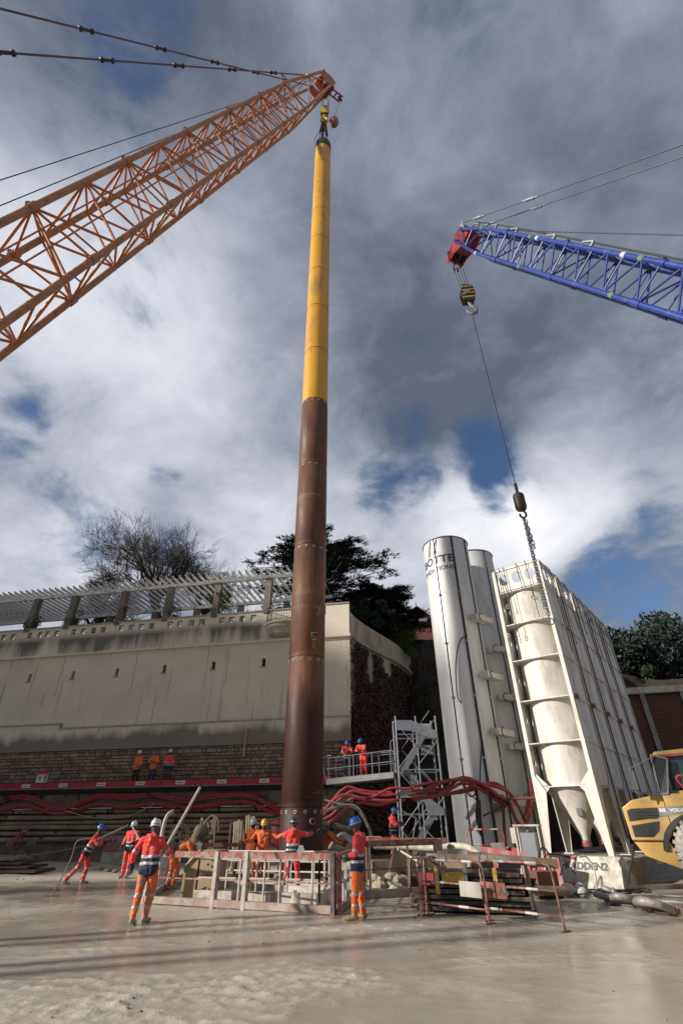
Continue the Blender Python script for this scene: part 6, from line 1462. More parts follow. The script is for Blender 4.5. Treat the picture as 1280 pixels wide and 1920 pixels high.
# ================================================================== HAULER at the right edge
def truck():
    nose = V((8.60, 17.50, 0)); KZ = .86; d = V((.80, -.60, 0)).normalized(); n = V((-.60, -.80, 0)).normalized()   # d: along the side towards the rear, n: out of the visible side
    t = thing('articulated_hauler', 'yellow articulated dump truck at the right edge, dusty tyre and dark side vents', 'dump truck', nose)
    def Q(u, o, z): return nose+d*u+n*o+V((0, 0, z*KZ))
    def ext(name, prof, o0, o1, m_, sm=False, par=None, bev=.0):
        q = MB(); q.prism(prof, Q(0, o0, 0), d, (0, 0, KZ), n, o1-o0); ob = q.build(name, m_, par or t, smooth=sm)
        if bev: b = ob.modifiers.new('bevel', 'BEVEL'); b.width = bev; b.segments = 3; b.limit_method = 'ANGLE'
        return ob
    # hood body: sloping nose, wheel-arch cut
    arch = [(2.0+1.12*cos(a), .95+1.12*sin(a)) for a in [pi*.98, pi*.86, pi*.74, pi*.62, pi*.5, pi*.38, pi*.26, pi*.14, .02*pi]]
    hood = ext('hood', [(.02, 1.42), (-.02, 2.40), (.3, 2.62), (1.05, 2.78), (3.6, 2.78), (3.6, 1.1)]+[(a[0]+.0, a[1]) for a in arch[::-1] if a[1] > 1.35]+[(.95, 1.42)], -2.3, 0, M['yel'], bev=.05)
    ext('lower_skirt', [(.06, 1.38), (1.0, 1.38), (1.18, .62), (.28, .98)], -2.2, .0, M['yel'], bev=.03)
    ext('upper_vent', [(.10, 1.98), (.10, 2.30), (.22, 2.36), (.95, 2.38), (.95, 2.10), (.3, 2.0)], .0, .012, M['black'])
    ext('badge_panel', [(.95, 2.10), (.95, 2.38), (2.0, 2.44), (1.55, 2.20)], .0, .012, M['boardgrey'])
    ext('lower_vent', [(.12, 1.52), (.12, 1.86), (.9, 1.98), (.82, 1.70), (.62, 1.52)], .0, .012, M['black'])
    for k in range(4): ext('vent_louvre', rect(.16, 1.57+k*.08, .68, 1.585+k*.08), .012, .03, M['steel'])
    for k in range(3): ext('vent_louvre', rect(.16, 2.06+k*.09, .88, 2.075+k*.09), .012, .03, M['steel'])
    ext('panel_gap', rect(1.16, 1.40, 1.18, 2.75), .0, .006, M['black']); ext('panel_gap', rect(.06, 1.385, 1.16, 1.415), .002, .008, M['black'])
    ext('hood_handle', [(1.38, 1.92), (1.50, 1.86), (1.58, 2.1), (1.52, 2.12)], .0, .05, M['yel'])
    fn = lambda x, y: Q(1.26+x, .016, 2.25+y); text_mb('VOLVO', .135, fn, xs=1.0, bold=.006).build('lettering', M['text_w'], t, smooth=False)
    fn = lambda x, y: Q(1.0+x, .016, 2.25+y); text_mb('A30', .12, fn, xs=.7, bold=.004).build('lettering', M['text_w'], t, smooth=False) if False else None
    for k in range(3): ext('badge_mark', rect(.99+k*.055, 2.245, 1.03+k*.055, 2.35), .012, .016, M['text_w'])
    # mudguard arch
    q = MB(); n_ = 14; C0 = (2.0, 1.03)
    for i in range(n_):
        a0 = pi*.97-i*pi*.94/n_; a1 = pi*.97-(i+1)*pi*.94/n_
        P_ = [(C0[0]+r_*cos(a), C0[1]+r_*sin(a)) for a in (a0, a1) for r_ in (1.08, 1.22)]
        q.prism([P_[0], P_[1], P_[3], P_[2]], Q(0, -.7, 0), d, (0, 0, KZ), n, .78)
    q.build('mudguard', M['black'], t)
    ext('wheel_well', [(1.0, .9), (1.1, 1.6), (2.0, 2.1), (3.0, 1.6), (3.1, .9)], -1.7, -.72, M['void'])
    # wheel
    def wheel(u, o, lab=None):
        w = thing('x', None, None) if False else None
        c = Q(u, o, 1.06); R = .93; q = MB(); s0 = len(q.v)
        rot = MX((d, V((0, 0, 1)), n)).transposed()     # local x->d, y->up, z->outward
        prof = [(.50, -.28), (.62, -.31), (.80, -.30), (.90, -.22), (.93, -.1), (.93, .1), (.90, .22), (.80, .30), (.62, .31), (.50, .28)]
        q.lathe(prof, c, 44, R=rot, cap=False)
        for k in range(30):
            a = 2*pi*k/30
            for s in (-1, 1):
                aa = a+(.1 if s > 0 else 0); e = V((cos(aa), sin(aa), 0)); p = c+rot @ (e*.925+V((0, 0, s*.14))); rr = MX((rot @ V((-sin(aa), cos(aa), 0)), rot @ e, rot @ V((0, 0, 1)))).transposed(); q.box(p, (.09, .07, .24), rr)
                p = c+rot @ (e*.86+V((0, 0, s*.285))); q.box(p, (.07, .15, .05), rr)
        ty = q.build('tyre', M['tyre'], t)
        q = MB(); q.lathe([(.50, .27), (.50, .18), (.40, .12), (.22, .16), (.20, .24), (.05, .25)], c, 30, R=rot); rm_ = q.build('rim', M['rimtan'], ty)
        q = MB()
        for k in range(12): a = k*pi/6; p = c+rot @ V((.32*cos(a), .32*sin(a), .15)); q.cyl(p, p+n*.05, .022, n=6)
        q.build('wheel_nuts', M['steel'], ty)
    wheel(2.0, -.16); wheel(2.0, -2.1)
    q = MB(); q.cyl(Q(2.0, -.5, .93), Q(2.0, -2.0, .93), .16, n=10); q.build('axle', M['steel'], t)
    # cab
    ext('cab_base', [(1.35, 2.78), (1.3, 2.86), (3.4, 2.9), (3.4, 2.78)], -2.0, -.25, M['yel'])
    for (u, o) in [(1.5, -.35), (1.5, -1.9), (3.2, -.35), (3.2, -1.9), (2.45, -.35)]:
        q = MB(); q.beam(Q(u, o, 2.8), Q(u+.06, o, 3.98), .09, .09, up=n); q.build('cab_pillar', M['yel'] if u > 2 else M['iron'], t)
    ext('side_window', [(1.58, 2.95), (1.62, 3.9), (3.12, 3.9), (3.12, 2.95)], -.37, -.35, M['glass'])
    q = MB(); q.prism([(-1.85, 2.92), (-.42, 2.92), (-.42, 3.9), (-1.85, 3.9)], Q(1.52, 0, 0), n, (0, 0, KZ), d, .02); q.build('windscreen', M['glass'], t, smooth=False)
    ext('roof', [(1.2, 3.98), (1.3, 4.12), (3.4, 4.2), (3.5, 3.98)], -2.05, -.2, M['yel'], bev=.04)
    ext('roof_edge', rect(1.2, 3.93, 3.5, 3.975), -2.1, -.15, M['red_p'])
    ext('seat', [(2.2, 2.9), (2.7, 2.9), (2.85, 3.6), (2.7, 3.65), (2.55, 3.1), (2.2, 3.05)], -1.3, -.8, M['black'])
    # black mesh guard in front of the cab
    g = None
    q = MB(); P4 = [Q(1.14, .02, 2.78), Q(1.36, .02, 2.78), Q(1.62, -.1, 3.85), Q(1.22, -.02, 4.0)]
    for i in range(4): q.tube([P4[i], P4[(i+1) % 4]], .03, 6)
    q.tube([P4[3], Q(1.24, -1.9, 4.0)], .03, 6); q.build('guard_frame', M['galvd'], t)
    q = MB(); q.add([P4[0], P4[1], P4[2], P4[3]], [(0, 1, 2, 3)]); ob = q.build('guard_mesh', M['iron'], t, smooth=False); so_ = ob.modifiers.new('solid', 'SOLIDIFY'); so_.thickness = .012
    # red hose guard rail and hanging lines
    q = MB(); q.tube(bez([Q(1.95, .15, 2.62), Q(1.86, .15, 2.85), Q(1.72, .15, 3.18), Q(1.80, .15, 3.30), Q(2.1, .15, 3.24), Q(2.6, .15, 3.0)], 5), .032, 7); q.build('red_rail', M['red_p'], t)
    for k, pts in enumerate([[(1.93, .2, 2.62), (1.86, .25, 2.2), (1.90, .4, 1.2), (1.8, .7, .45), (1.2, .9, .08), (.4, 1.0, .05)], [(1.96, .2, 2.62), (2.05, .22, 2.3), (2.2, .2, 1.8), (2.35, .2, 1.5)], [(1.96, .2, 2.6), (1.90, .22, 2.3), (2.05, .24, 1.9), (2.2, .24, 1.55)]]):
        q = MB(); q.tube(bez([Q(*p) for p in pts], 6), .018, 5); q.build('dangling_cable', M['hosew'] if k == 0 else M['rope'], t)
    q = MB(); q.sphere(Q(2.0, .18, 2.62), .07, 6); q.build('tie_knot', M['red_n'], t)
    # mirror
    m = Q(.6, .55, 3.2); q = MB(); q.box(m, (.06, .26, .5), MX.Rotation(.6, 3, 'Z')); q.build('mirror', M['iron'], t); q = MB(); q.tube([Q(1.3, 0, 3.95), m+V((0, 0, .3)), m-V((0, 0, .35)), Q(1.2, 0, 2.85)], .018, 6); q.build('mirror_arm', M['galvd'], t)
    # underside, frame and dump body behind (outside the frame)
    ext('chassis', rect(.4, .75, 3.6, 1.3), -1.6, -.7, M['steel']); ext('rear_frame', rect(3.6, .9, 9.0, 1.3), -1.5, -.8, M['steel'])
    ext('dump_body', [(4.0, 1.5), (8.6, 1.35), (9.4, 2.6), (4.1, 3.1), (3.9, 3.4), (3.8, 3.3)], -2.4, .05, M['yel'])
    wheel(6.0, -.28); wheel(8.0, -.28)
    ext('step', rect(1.05, .8, 1.2, 1.35), -.4, -.1, M['steel'])
    q = MB(); q.tube(bez([Q(-.05, -.3, 1.3), Q(-.15, -.2, .9), Q(-.3, 0, .5), Q(-.4, .1, .2)], 4), .03, 6); q.build('loose_hose', M['black'], t)
M['rimtan'] = mat('rim_tan', (.55, .44, .30), (.45, .35, .24), 5, .6, dirt=(.3, .26, .2), damt=.6)
truck()

# ================================================================== MISC around the pile
def misc():
    rs = random.Random(6)
    # draped canvas hoses on a rack
    t = thing('hose_rack', 'rack hung with looped canvas hoses left of the workers', 'hose rack', atY(470, 1600, 23.4))
    base = atY(470, 1600, 23.4)
    rod('rack_bar', atY(432, 1545, 23.6), atY(500, 1538, 23.6), .04, M['rusty'], t); rod('rack_leg', atY(434, 1545, 23.6), V((atY(434, 1545, 23.6).x, 23.6, 0)), .045, M['rusty'], t); rod('rack_leg', atY(498, 1538, 23.6), V((atY(498, 1538, 23.6).x, 23.6, 0)), .045, M['rusty'], t)
    for k in range(9):
        x0 = 441+k*4.2+(6 if k > 3 else 0); top = 1540-(10 if 3 < k < 8 else 0)+rs.uniform(-3, 3); a = atY(x0-4, 1600, 23.3); b = atY(x0, top, 23.5); c = atY(x0+4, 1600+rs.uniform(-10, 10), 23.35)
        q = MB(); q.tube(bez([V((a.x, a.y, .25)), a.lerp(b, .6), b, c.lerp(b, .4)+V((.03, 0, 0)), V((c.x, c.y, .3))], 5), .042, 7); q.build('canvas_hose', M['hosec'], t)
    # upright timbers and frames between pit and wall
    t = thing('timber_props', 'upright muddy timbers leaning behind the left guard rail', 'props', atY(395, 1600, 22))
    for (a, b) in [((392, 1602), (402, 1534)), ((398, 1600), (404, 1532)), ((388, 1600), (396, 1560)), ((440, 1610), (450, 1588)), ((396, 1600), (410, 1590))]:
        p = atY(*a, 22.5); q_ = atY(*b, 22.6); q = MB(); q.beam(V((p.x, p.y, .0)), q_, .11, .07); q.build('timber', M['woodg'], t)
    for i in range(3): q = MB(); x = 372+i*8; q.tube(bez([atY(x, 1595, 22), atY(x+3, 1560, 22.1), atY(x+6, 1535+i*3, 22.1), atY(x+10, 1545, 22), atY(x+11, 1590, 22)], 5), .022, 5); q.build('hanging_rope', M['hosec'], t)
    # mud-caked pump cluster
    t = thing('pump_set', 'mud-caked pump and valve cluster behind the bending worker', 'pump', atY(375, 1600, 21.5)); c = atY(372, 1590, 21.8)
    q = MB(); q.cyl(c+V((-.1, 0, -.9)), c+V((-.1, 0, .45)), .2, n=12); q.sphere(c+V((0, 0, .5)), .26, 8); q.cyl(c+V((-.5, 0, .2)), c+V((.5, 0, .35)), .09, n=8); q.box(c+V((.25, 0, -.6)), (.5, .5, .8)); q.tube(bez([c+V((.1, 0, .7)), c+V((.3, .1, 1.0)), c+V((.6, 0, .9)), c+V((.7, 0, .5))], 4), .045, 6); q.build('pump_body', M['mud'], t)
    # wheel / reel seen above bending man
    t = thing('hose_reel', 'round mud-covered wire reel above the bending worker', 'reel', atY(338, 1567, 20.5)); c = atY(337, 1566, 20.8); q = MB()
    for r_ in (.34, .26): q.tube([c+V((r_*cos(a), 0, r_*sin(a))) for a in [i*pi/10 for i in range(20)]], .03, 6, closed=True)
    for k in range(5): a = k*pi*.4; q.cyl(c, c+V((.33*cos(a), 0, .33*sin(a))), .022, n=5)
    q.cyl(c-V((0, 0, .3)), V((c.x, c.y, 0)), .05, n=6); q.build('reel_frame', M['mud'], t)
    # leaning pale poles held by the foreground worker
    t = thing('long_pole', 'long pale pole slanting up to the right from the foreground worker\'s hand', 'pole', atY(303, 1598, 12.8)); rod('pole', atY(291, 1625, 12.9), atY(375, 1477, 14.2), .033, M['hosew'], t)
    t = thing('hooked_pole', 'short pale hooked tube standing just right of the foreground worker\'s head', 'tube', atY(298, 1572, 14.5)); q = MB(); q.tube(bez([atY(300, 1640, 15.6), atY(303, 1572, 15.6), atY(308, 1545, 15.6), atY(315, 1528, 15.7), atY(325, 1521, 15.8)], 5), .05, 8); q.build('tube_body', M['hosew'], t)
    t = thing('guide_rod', 'thin pale rod between the rope worker and the worker in the white helmet', 'rod', atY(190, 1570, 21)); rod('rod', atY(184, 1573, 20.8), atY(240, 1547, 22.4), .028, M['alu'], t)
    t = thing('guide_rod', 'thin pale rod sloping down right from behind the white-helmet worker', 'rod', atY(250, 1550, 22)); rod('rod', atY(247, 1547, 22.0), atY(263, 1575, 21.8), .028, M['alu'], t)
    # white hose on the ground by left guard
    tag(wire('white_hose', bez([V((-7.0, 21.6, .55)), V((-6.6, 21.0, .25)), V((-5.9, 20.6, .1)), V((-5.4, 20.7, .1))], 6), .05, M['white'], n=8), 'thick white hose on the mud behind the left guard', 'hose')
    # concrete block with red lid
    p = atZ(215, 1627); t = thing('distribution_box', 'pale block with a faded red slanted lid behind the white-helmet worker', 'box', p)
    q = MB(); q.prism([(-.75, 0), (.75, 0), (.75, .62), (-.75, .62)], p, (1, 0, 0), (0, 0, 1), (0, 1, 0), .7); q.build('box_body', M['conc'], t, smooth=False); q = MB(); q.prism([(0, .62), (.7, 1.25), (.7, 1.3), (0, .68)], p-V((.78, 0, 0)), (0, 1, 0), (0, 0, 1), (1, 0, 0), 1.56); q.build('lid', M['red_faded'], t, smooth=False)
    # pallet of boards on the far left
    p = atZ(30, 1640); t = thing('board_stack', 'low stack of muddy boards on the ground at the left edge', 'board stack', p)
    for k in range(4): q = MB(); q.box(p+V((-1.0-.3*k, .1*k, .16+.13*k)), (4.6-.3*k, 1.5, .09), MX.Rotation(-.06+.03*k, 3, 'Z')); q.build('board', M['woodg'] if k == 3 else M['wooddark'], t)
    for k in range(3): q = MB(); q.box(p+V((-2+1.5*k, 0, .06)), (.2, 1.5, .12)); q.build('bearer', M['wooddark'], t)
    # red fitting hanging on the wall, ball
    p = atY(36, 1568, 29.6); t = thing('red_fitting', 'short red pipe fitting leaning on a post at the wall foot, far left', 'pipe fitting', p); q = MB(); q.cyl(p-V((.35, 0, .35)), p+V((.3, 0, .3)), .12, n=10); q.cyl(p-V((.4, 0, .4)), p-V((.3, 0, .3)), .17, n=10); q.build('fitting_body', M['red_n'], t); rod('post', p+V((.25, .1, .3)), p+V((-.1, .1, -1.4)), .04, M['rusty'], t)
    p = atY(58, 1588, 29.4); q = MB(); q.sphere(p, .26, 10); q.cyl(p-V((0, 0, .2)), V((p.x, p.y, .3)), .1, n=8); tag(q.build('float_ball', M['conc2']), 'round dark ball at the wall foot below the red fitting', 'ball')
    # hoses and dark pipes right of the pile
    for k, (pts, m_, r_, lb) in enumerate([([(612, 1600), (640, 1565), (665, 1580), (690, 1600)], 'galvd', .14, 'ribbed grey duct bending down right of the pile'), ([(612, 1520), (650, 1510), (672, 1520), (690, 1550), (700, 1585)], 'galvd', .09, 'grey hose hanging in an arc right of the pile'), ([(608, 1500), (640, 1508), (668, 1512), (684, 1535), (697, 1575)], 'conc', .05, 'thin pale hose hanging just inside the grey one, right of the pile'), ([(600, 1545), (630, 1548), (660, 1556), (674, 1545)], 'conc2', .13, 'muddy pipe running right from behind the pile')]):
        tag(wire('hose', bez([atY(x, y, 23.5-.2*k) for x, y in pts], 6), r_*.7, M[m_], n=10), lb, 'hose')
    # rubble and sacks behind right guard
    t = thing('timber_post', 'wide tapering dark timber block behind the dark red guard', 'timber', (1.9, 18.3, 0)); q = MB(); q.prism([(-.55, 0), (.45, 0), (.3, 1.15), (-.2, 1.15)], (1.8, 18.4, 0), (1, 0, 0), (0, 0, 1), (0, 1, 0), .5); q.build('block_body', M['wooddark'], t, smooth=False)
    q = MB()
    for k in range(34): q.sphere((rs.uniform(.6, 1.75), 17.6+rs.uniform(-.3, .5), rs.uniform(.02, .42)), rs.uniform(.09, .2), 5, sc=(1.2, 1, .7))
    tag(q.build('rubble', M['concw2'], smooth=False), 'pale muddy rubble heap behind the dark red guard', 'rubble', kind='stuff')
    q = MB()
    for k in range(46): x = rs.uniform(-12, -6.6); q.sphere((x, 22.6+(-x-6.6)*.9+rs.uniform(-.4, .6), rs.uniform(.0, .12)), rs.uniform(.06, .16), 5, sc=(1.3, 1, .6))
    tag(q.build('rubble', M['mud'], smooth=False), 'strip of muddy rubble along the foot of the left wall', 'rubble', kind='stuff')
    for k, (x, y, z, s, lb) in enumerate([(.0, 20.6, .45, (1.6, .9, .9), 'muddy steel box behind the guard, right of the pile'), (-4.6, 21.0, .4, (.9, .8, .8), 'muddy tan crate between hose rack and pit'), (2.9, 20.4, .35, (1.0, .8, .7), 'dark muddy bin behind the rear guard rail')]):
        t = thing('site_box', lb, 'box', (x, y, 0)); q = MB(); q.box((x, y, z), s); ob = q.build('box_body', M['tan'] if k != 2 else M['blacksteel'], t); b_ = ob.modifiers.new('bevel', 'BEVEL'); b_.width = .03; q = MB(); q.box((x, y, z+s[2]/2+.025), (s[0]+.06, s[1]+.06, .05)); q.build('lid', M['mud'], t); 
        for e in (-.3, .3): q = MB(); q.box((x+e*s[0], y-s[1]/2-.02, z), (.06, .03, s[2]*.9)); q.build('rib', M['mud'], t)
    # red panel and line behind workers
    t = thing('red_screen', 'dull red panel with a slanting rail behind the workers, left of the pile', 'screen', atY(520, 1560, 22.5)); q = MB(); a = atY(503, 1548, 22.5); b = atY(528, 1540, 22.3); q.prism(rect(0, -.9, 1.1, .2), a, (1, 0, 0), (0, 0, 1), (0, 1, 0), .04); q.build('panel', M['red_n2'], t, smooth=False); rod('rail', atY(474, 1547, 22.6), atY(530, 1532, 22.2), .03, M['rusty'], t); rod('post', a, V((a.x, a.y, 0)), .04, M['rusty'], t)
M['red_faded'] = mat('faded_red', (.26, .075, .07), (.2, .07, .06), 5, .7, dirt=(.3, .25, .2), damt=.5); M['concw2'] = mat('pale_rubble', (.42, .38, .27), (.27, .23, .16), 6, .9, bump=.6)
misc()
# ================================================================== PEOPLE
HV = mat('hivis_red', (.84, .06, .05), (.60, .035, .03), 5, .75, bump=.5, bscale=16, lo=.42, hi=.62, dirt=(.30, .14, .10), dscale=5, damt=.45)
HO = mat('hivis_orange', (.84, .155, .02), (.62, .10, .015), 5, .75, bump=.5, bscale=16, lo=.42, hi=.62, dirt=(.36, .22, .13), dscale=5, damt=.55)
NV = mat('navy_cloth', (.012, .014, .035), (.02, .022, .045), 6, .8, bump=.3, bscale=18)
RF = mat('reflective_tape', (.42, .42, .40), (.33, .33, .31), 8, .45, metal=.2)
BK = mat('black_cloth', (.014, .013, .014), (.022, .02, .02), 6, .8, bump=.2)
SK = mat('skin', (.34, .17, .11), (.28, .13, .085), 8, .55)
SKD = mat('skin_dark', (.09, .045, .03), (.07, .035, .024), 8, .5)
BT = mat('boot_tan', (.33, .20, .09), (.24, .15, .08), 8, .7, dirt=(.3, .25, .18), dscale=6, damt=.6)
BG = mat('boot_grey_mud', (.33, .31, .27), (.22, .2, .17), 8, .7)
GLV = mat('work_glove', (.10, .09, .08), (.06, .055, .05), 8, .8)
GRP = mat('grey_trousers', (.06, .055, .05), (.045, .04, .038), 6, .8, bump=.2)
BLP = mat('blue_trousers', (.03, .04, .11), (.02, .03, .08), 6, .8, bump=.2)
HMAT = {'white': mat('helmet_white', (.72, .72, .70), (.6, .6, .58), 6, .3), 'blue': mat('helmet_blue', (.02, .12, .52), (.02, .09, .4), 6, .3), 'yellow': mat('helmet_yellow', (.65, .40, .03), (.55, .33, .03), 6, .35), 'dark': mat('helmet_dark', (.025, .025, .028), (.03, .03, .03), 6, .4)}
EYE = mat('eye_dark', (.02, .015, .012), None, 5, .3)
BASE = dict(pel=(0, 0, .96), che=(0, 0, 1.28), nck=(0, .0, 1.50), hed=(0, .03, 1.66), sl=(-.20, 0, 1.43), sr=(.20, 0, 1.43), el=(-.27, -.02, 1.15), er=(.27, -.02, 1.15), wl=(-.26, .08, .90), wr=(.26, .08, .90),
            hl=(-.10, 0, .92), hr=(.10, 0, .92), kl=(-.12, .03, .50), kr=(.12, .03, .50), al=(-.13, -.01, .10), ar=(.13, -.01, .10), tl=(-.15, .17, .035), tr=(.15, .17, .035))
def person(label, loc, yaw, pose=None, jacket=HV, trousers=HO, helmet='white', skin=SK, boots=BG, lower=NV, stripe=True, gl=GLV, legstripe=True, sc=1.0, lookdir=None, group=None, vox=.022, hood=False, sleeve=None, torso_all=False):
    J = {k: V(v)*sc for k, v in BASE.items()}
    for k, v in (pose or {}).items(): J[k] = V(v)*sc
    t = thing('person', label, 'person', loc, yaw, group)
    q = MB(); S = []      # segments: (a, b, ra, rb, material-key)
    def cap(a, b, ra, rb, key, sx=1.0):
        a = V(a); b = V(b); d = b-a; L_ = max(d.length, 1e-4); d = d/L_; n = 5; pts = []; rs = []
        for i in range(4): th = (pi/2)*(1-i/4)*.97; pts.append(a-d*ra*sin(th)); rs.append(max(ra*cos(th), .003))
        pts += [a, b]; rs += [ra, rb]
        for i in range(1, 5): th = (pi/2)*(i/4)*.97; pts.append(b+d*rb*sin(th)); rs.append(max(rb*cos(th), .003))
        q.tube(pts, rs, 12); S.append((a, b, ra, rb, key))
    che, pel, nck, hed = J['che'], J['pel'], J['nck'], J['hed']; shd = (J['sr']-J['sl']).normalized(); hpd = (J['hr']-J['hl']).normalized()
    up = (nck-pel).normalized()
    # torso: three overlapping pairs of capsules make a wide chest and a flared jacket hem
    for s in (-1, 1):
        cap(che+shd*.075*s, pel+hpd*.065*s+up*.06, .125, .125, 'torso')
        cap(che+shd*.10*s+up*.10, che+shd*.08*s, .105, .12, 'torso')
        cap(pel+hpd*.08*s+up*.1, pel+hpd*.085*s-up*.04, .128, .142, 'torso')
    cap(pel+up*.12, pel-up*.03, .135, .155, 'torso')
    cap(J['sl'], J['sr'], .088, .088, 'torso'); cap(nck-up*.03, nck+up*.04, .075, .062, 'collar')
    cap(che+up*.12, nck-up*.02, .12, .075, 'torso')
    if hood: b = shd.cross(up); cap(nck+b*.09-shd*.07, nck+b*.09+shd*.07, .065, .065, 'torso'); cap(nck+b*.12-up*.08, nck+b*.11, .07, .06, 'torso')
    for s, a in (('l', 'sl'), ('r', 'sr')):
        cap(J['s'+s], J['e'+s], .078, .064, 'upper'); cap(J['e'+s], J['w'+s], .063, .05, 'fore')
        cap(J['h'+s]+(J['k'+s]-J['h'+s])*.05, J['k'+s], .115, .082, 'thigh'); cap(J['k'+s], J['a'+s]+(J['k'+s]-J['a'+s])*.12, .080, .068, 'shin')
        k = J['a'+s]; cap(k+(J['k'+s]-k)*.22, k, .062, .052, 'boot'); cap(k-V((0, 0, .04))*sc, J['t'+s], .05, .043, 'boot'); cap(k-V((0, .0, .05))*sc, k-V((0, 0, .05))*sc-(J['t'+s]-k)*.25, .046, .042, 'boot')
    # head
    ld = V(lookdir) if lookdir else (hed-nck); face = V((0, 1, 0)) if lookdir is None else V(lookdir).normalized(); hu = (hed-nck).normalized(); face = (face-hu*face.dot(hu)).normalized(); side = face.cross(hu)
    cap(nck, hed-hu*.06, .055, .055, 'skin'); cap(hed-hu*.045+face*.015, hed+hu*.045, .078, .092, 'skin'); cap(hed-hu*.085+face*.04, hed-hu*.03+face*.03, .048, .06, 'skin')
    cap(hed+face*.088+hu*.01, hed+face*.108-hu*.02, .014, .019, 'skin')
    for s in (-1, 1): cap(hed+side*.09*s+hu*.015, hed+side*.092*s-hu*.025, .014, .012, 'skin')
    raw = q.build('raw', BK, world=False, smooth=False)
    rm = raw.modifiers.new('r', 'REMESH'); rm.mode = 'VOXEL'; rm.voxel_size = vox; rm.adaptivity = 0
    sm = raw.modifiers.new('s', 'SMOOTH'); sm.factor = .5; sm.iterations = 3
    dg = bpy.context.evaluated_depsgraph_get(); me = bpy.data.meshes.new_from_object(raw.evaluated_get(dg)); bpy.data.objects.remove(raw); me.name = 'body'
    # cloth wrinkles in the geometry
    nv = len(me.vertices); co = np.empty(nv*3); me.vertices.foreach_get('co', co); co = co.reshape(-1, 3); no = np.empty(nv*3); me.vertices.foreach_get('normal', no); no = no.reshape(-1, 3)
    hz = hed.z-.12*sc; sd = random.random()*50
    for i in range(nv):
        if (V(co[i])-hed).length > .17: co[i] += no[i]*(.013*noise.noise(V((co[i][0]*11+sd, co[i][1]*11, co[i][2]*19)))+.006*noise.noise(V((co[i][0]*28+sd, co[i][1]*28, co[i][2]*40))))
    me.vertices.foreach_set('co', co.ravel())
    nf = len(me.polygons); fc = np.empty(nf*3); me.polygons.foreach_get('center', fc); fc = fc.reshape(-1, 3)
    best = np.full(nf, 1e9); bk = np.zeros(nf, int); bt = np.zeros(nf)
    for i, (a, b, ra, rb, key) in enumerate(S):
        a_ = np.array(a); d = np.array(b)-a_; l2 = max(d@d, 1e-9); tt = np.clip(((fc-a_)@d)/l2, 0, 1); dist = np.linalg.norm(fc-(a_+tt[:, None]*d), axis=1)-(ra+(rb-ra)*tt); mk = dist < best; best[mk] = dist[mk]; bk[mk] = i; bt[mk] = tt[mk]
    mats_ = [jacket, lower, RF, trousers, skin, boots, sleeve or jacket]; idx = np.zeros(nf, int)
    hgt = (fc-np.array(pel))@np.array(up)
    for f_ in range(nf):
        key = S[bk[f_]][4]; u = bt[f_]
        if key in ('torso', 'collar'):
            h = hgt[f_]; m_ = 0
            if stripe:
                if h < .19: m_ = 1
                if .155 < h < .205: m_ = 2
                if .035 < h < .085: m_ = 2
            elif h < -.08 and not torso_all: m_ = 0
        elif key == 'upper': m_ = 2 if stripe and .72 < u < .9 else 6
        elif key == 'fore': m_ = (1 if stripe and u > .62 else 6)
        elif key == 'thigh': m_ = 3
        elif key == 'shin': m_ = 2 if legstripe and (.05 < u < .20 or .62 < u < .76) else 3
        elif key == 'boot': m_ = 5
        else: m_ = 4
        idx[f_] = m_
    me.materials.clear()
    for m_ in mats_: me.materials.append(m_)
    me.polygons.foreach_set('material_index', idx); me.polygons.foreach_set('use_smooth', [True]*nf); me.update()
    o = bpy.data.objects.new('body', me); COL.objects.link(o); o.parent = t
    # helmet
    R_ = MX((side, face, hu)).transposed(); q = MB(); c = hed+hu*.055
    pr = [(.118, -.02), (.120, .01), (.117, .05), (.10, .09), (.065, .118), (.02, .128), (.001, .129)]
    vs0 = len(q.v); q.lathe(pr, c, 20, R=R_ @ MX.Diagonal((.93, 1.12, 1)), cap=True)
    q.beam(c-face*.11+hu*.10, c+face*.11+hu*.10, .035, .05, up=hu)
    br = [(.128*cos(a)*.96, .142*sin(a)+(.055 if sin(a) > .2 else .0)*sin(a)) for a in [2*pi*i/22 for i in range(22)]]
    q.prism(br, c-hu*.025, side, face, hu, .012); hm = q.build('helmet', HMAT[helmet], t, world=False)
    q = MB(); q.lathe([(.122, 0.0), (.123, .018)], c, 20, R=R_ @ MX.Diagonal((.935, 1.125, 1)), cap=False); q.build('helmet_band', RF if helmet != 'white' else mat('band_grey', (.3, .3, .3), None, 5, .5), hm, world=False)
    for s in (-1, 1):
        q = MB(); q.sphere(hed+face*.086+side*.032*s+hu*.018, .011, 5); q.build('eye', EYE, t, world=False)
        q = MB(); q.tube([c+side*.108*s, c+side*.085*s-hu*.08+face*.02, hed-hu*.13+face*.045], .005, 4); q.build('chin_strap', BK, t, world=False)
    # gloves with five fingers
    for s, sg in (('l', -1), ('r', 1)):
        w = J['w'+s]; fd = (w-J['e'+s]).normalized(); th_dir = (V((0, 1, 0)) if abs(fd.y) < .7 else V((0, 0, 1))); th_dir = (th_dir-fd*th_dir.dot(fd)).normalized(); pn = fd.cross(th_dir)*sg
        q = MB(); q.tube([w-fd*.03, w+fd*.02, w+fd*.06, w+fd*.095], [.036, .040, .043, .034], 8)
        for k, L_ in enumerate((.062, .074, .078, .066)):
            a = w+fd*.085+th_dir*(.034-.021*k)
            q.tube([a, a+fd*L_*.5+pn*.010, a+fd*L_*.78+pn*.032, a+fd*L_*.80+pn*.050], [.0115, .011, .010, .008], 6)
        a = w+fd*.035+th_dir*.034; q.tube([a, a+th_dir*.030+fd*.02, a+th_dir*.038+fd*.048+pn*.018, a+th_dir*.026+fd*.068+pn*.032], [.014, .013, .011, .009], 6)
        q.build('glove', gl, t, world=False)
    return t
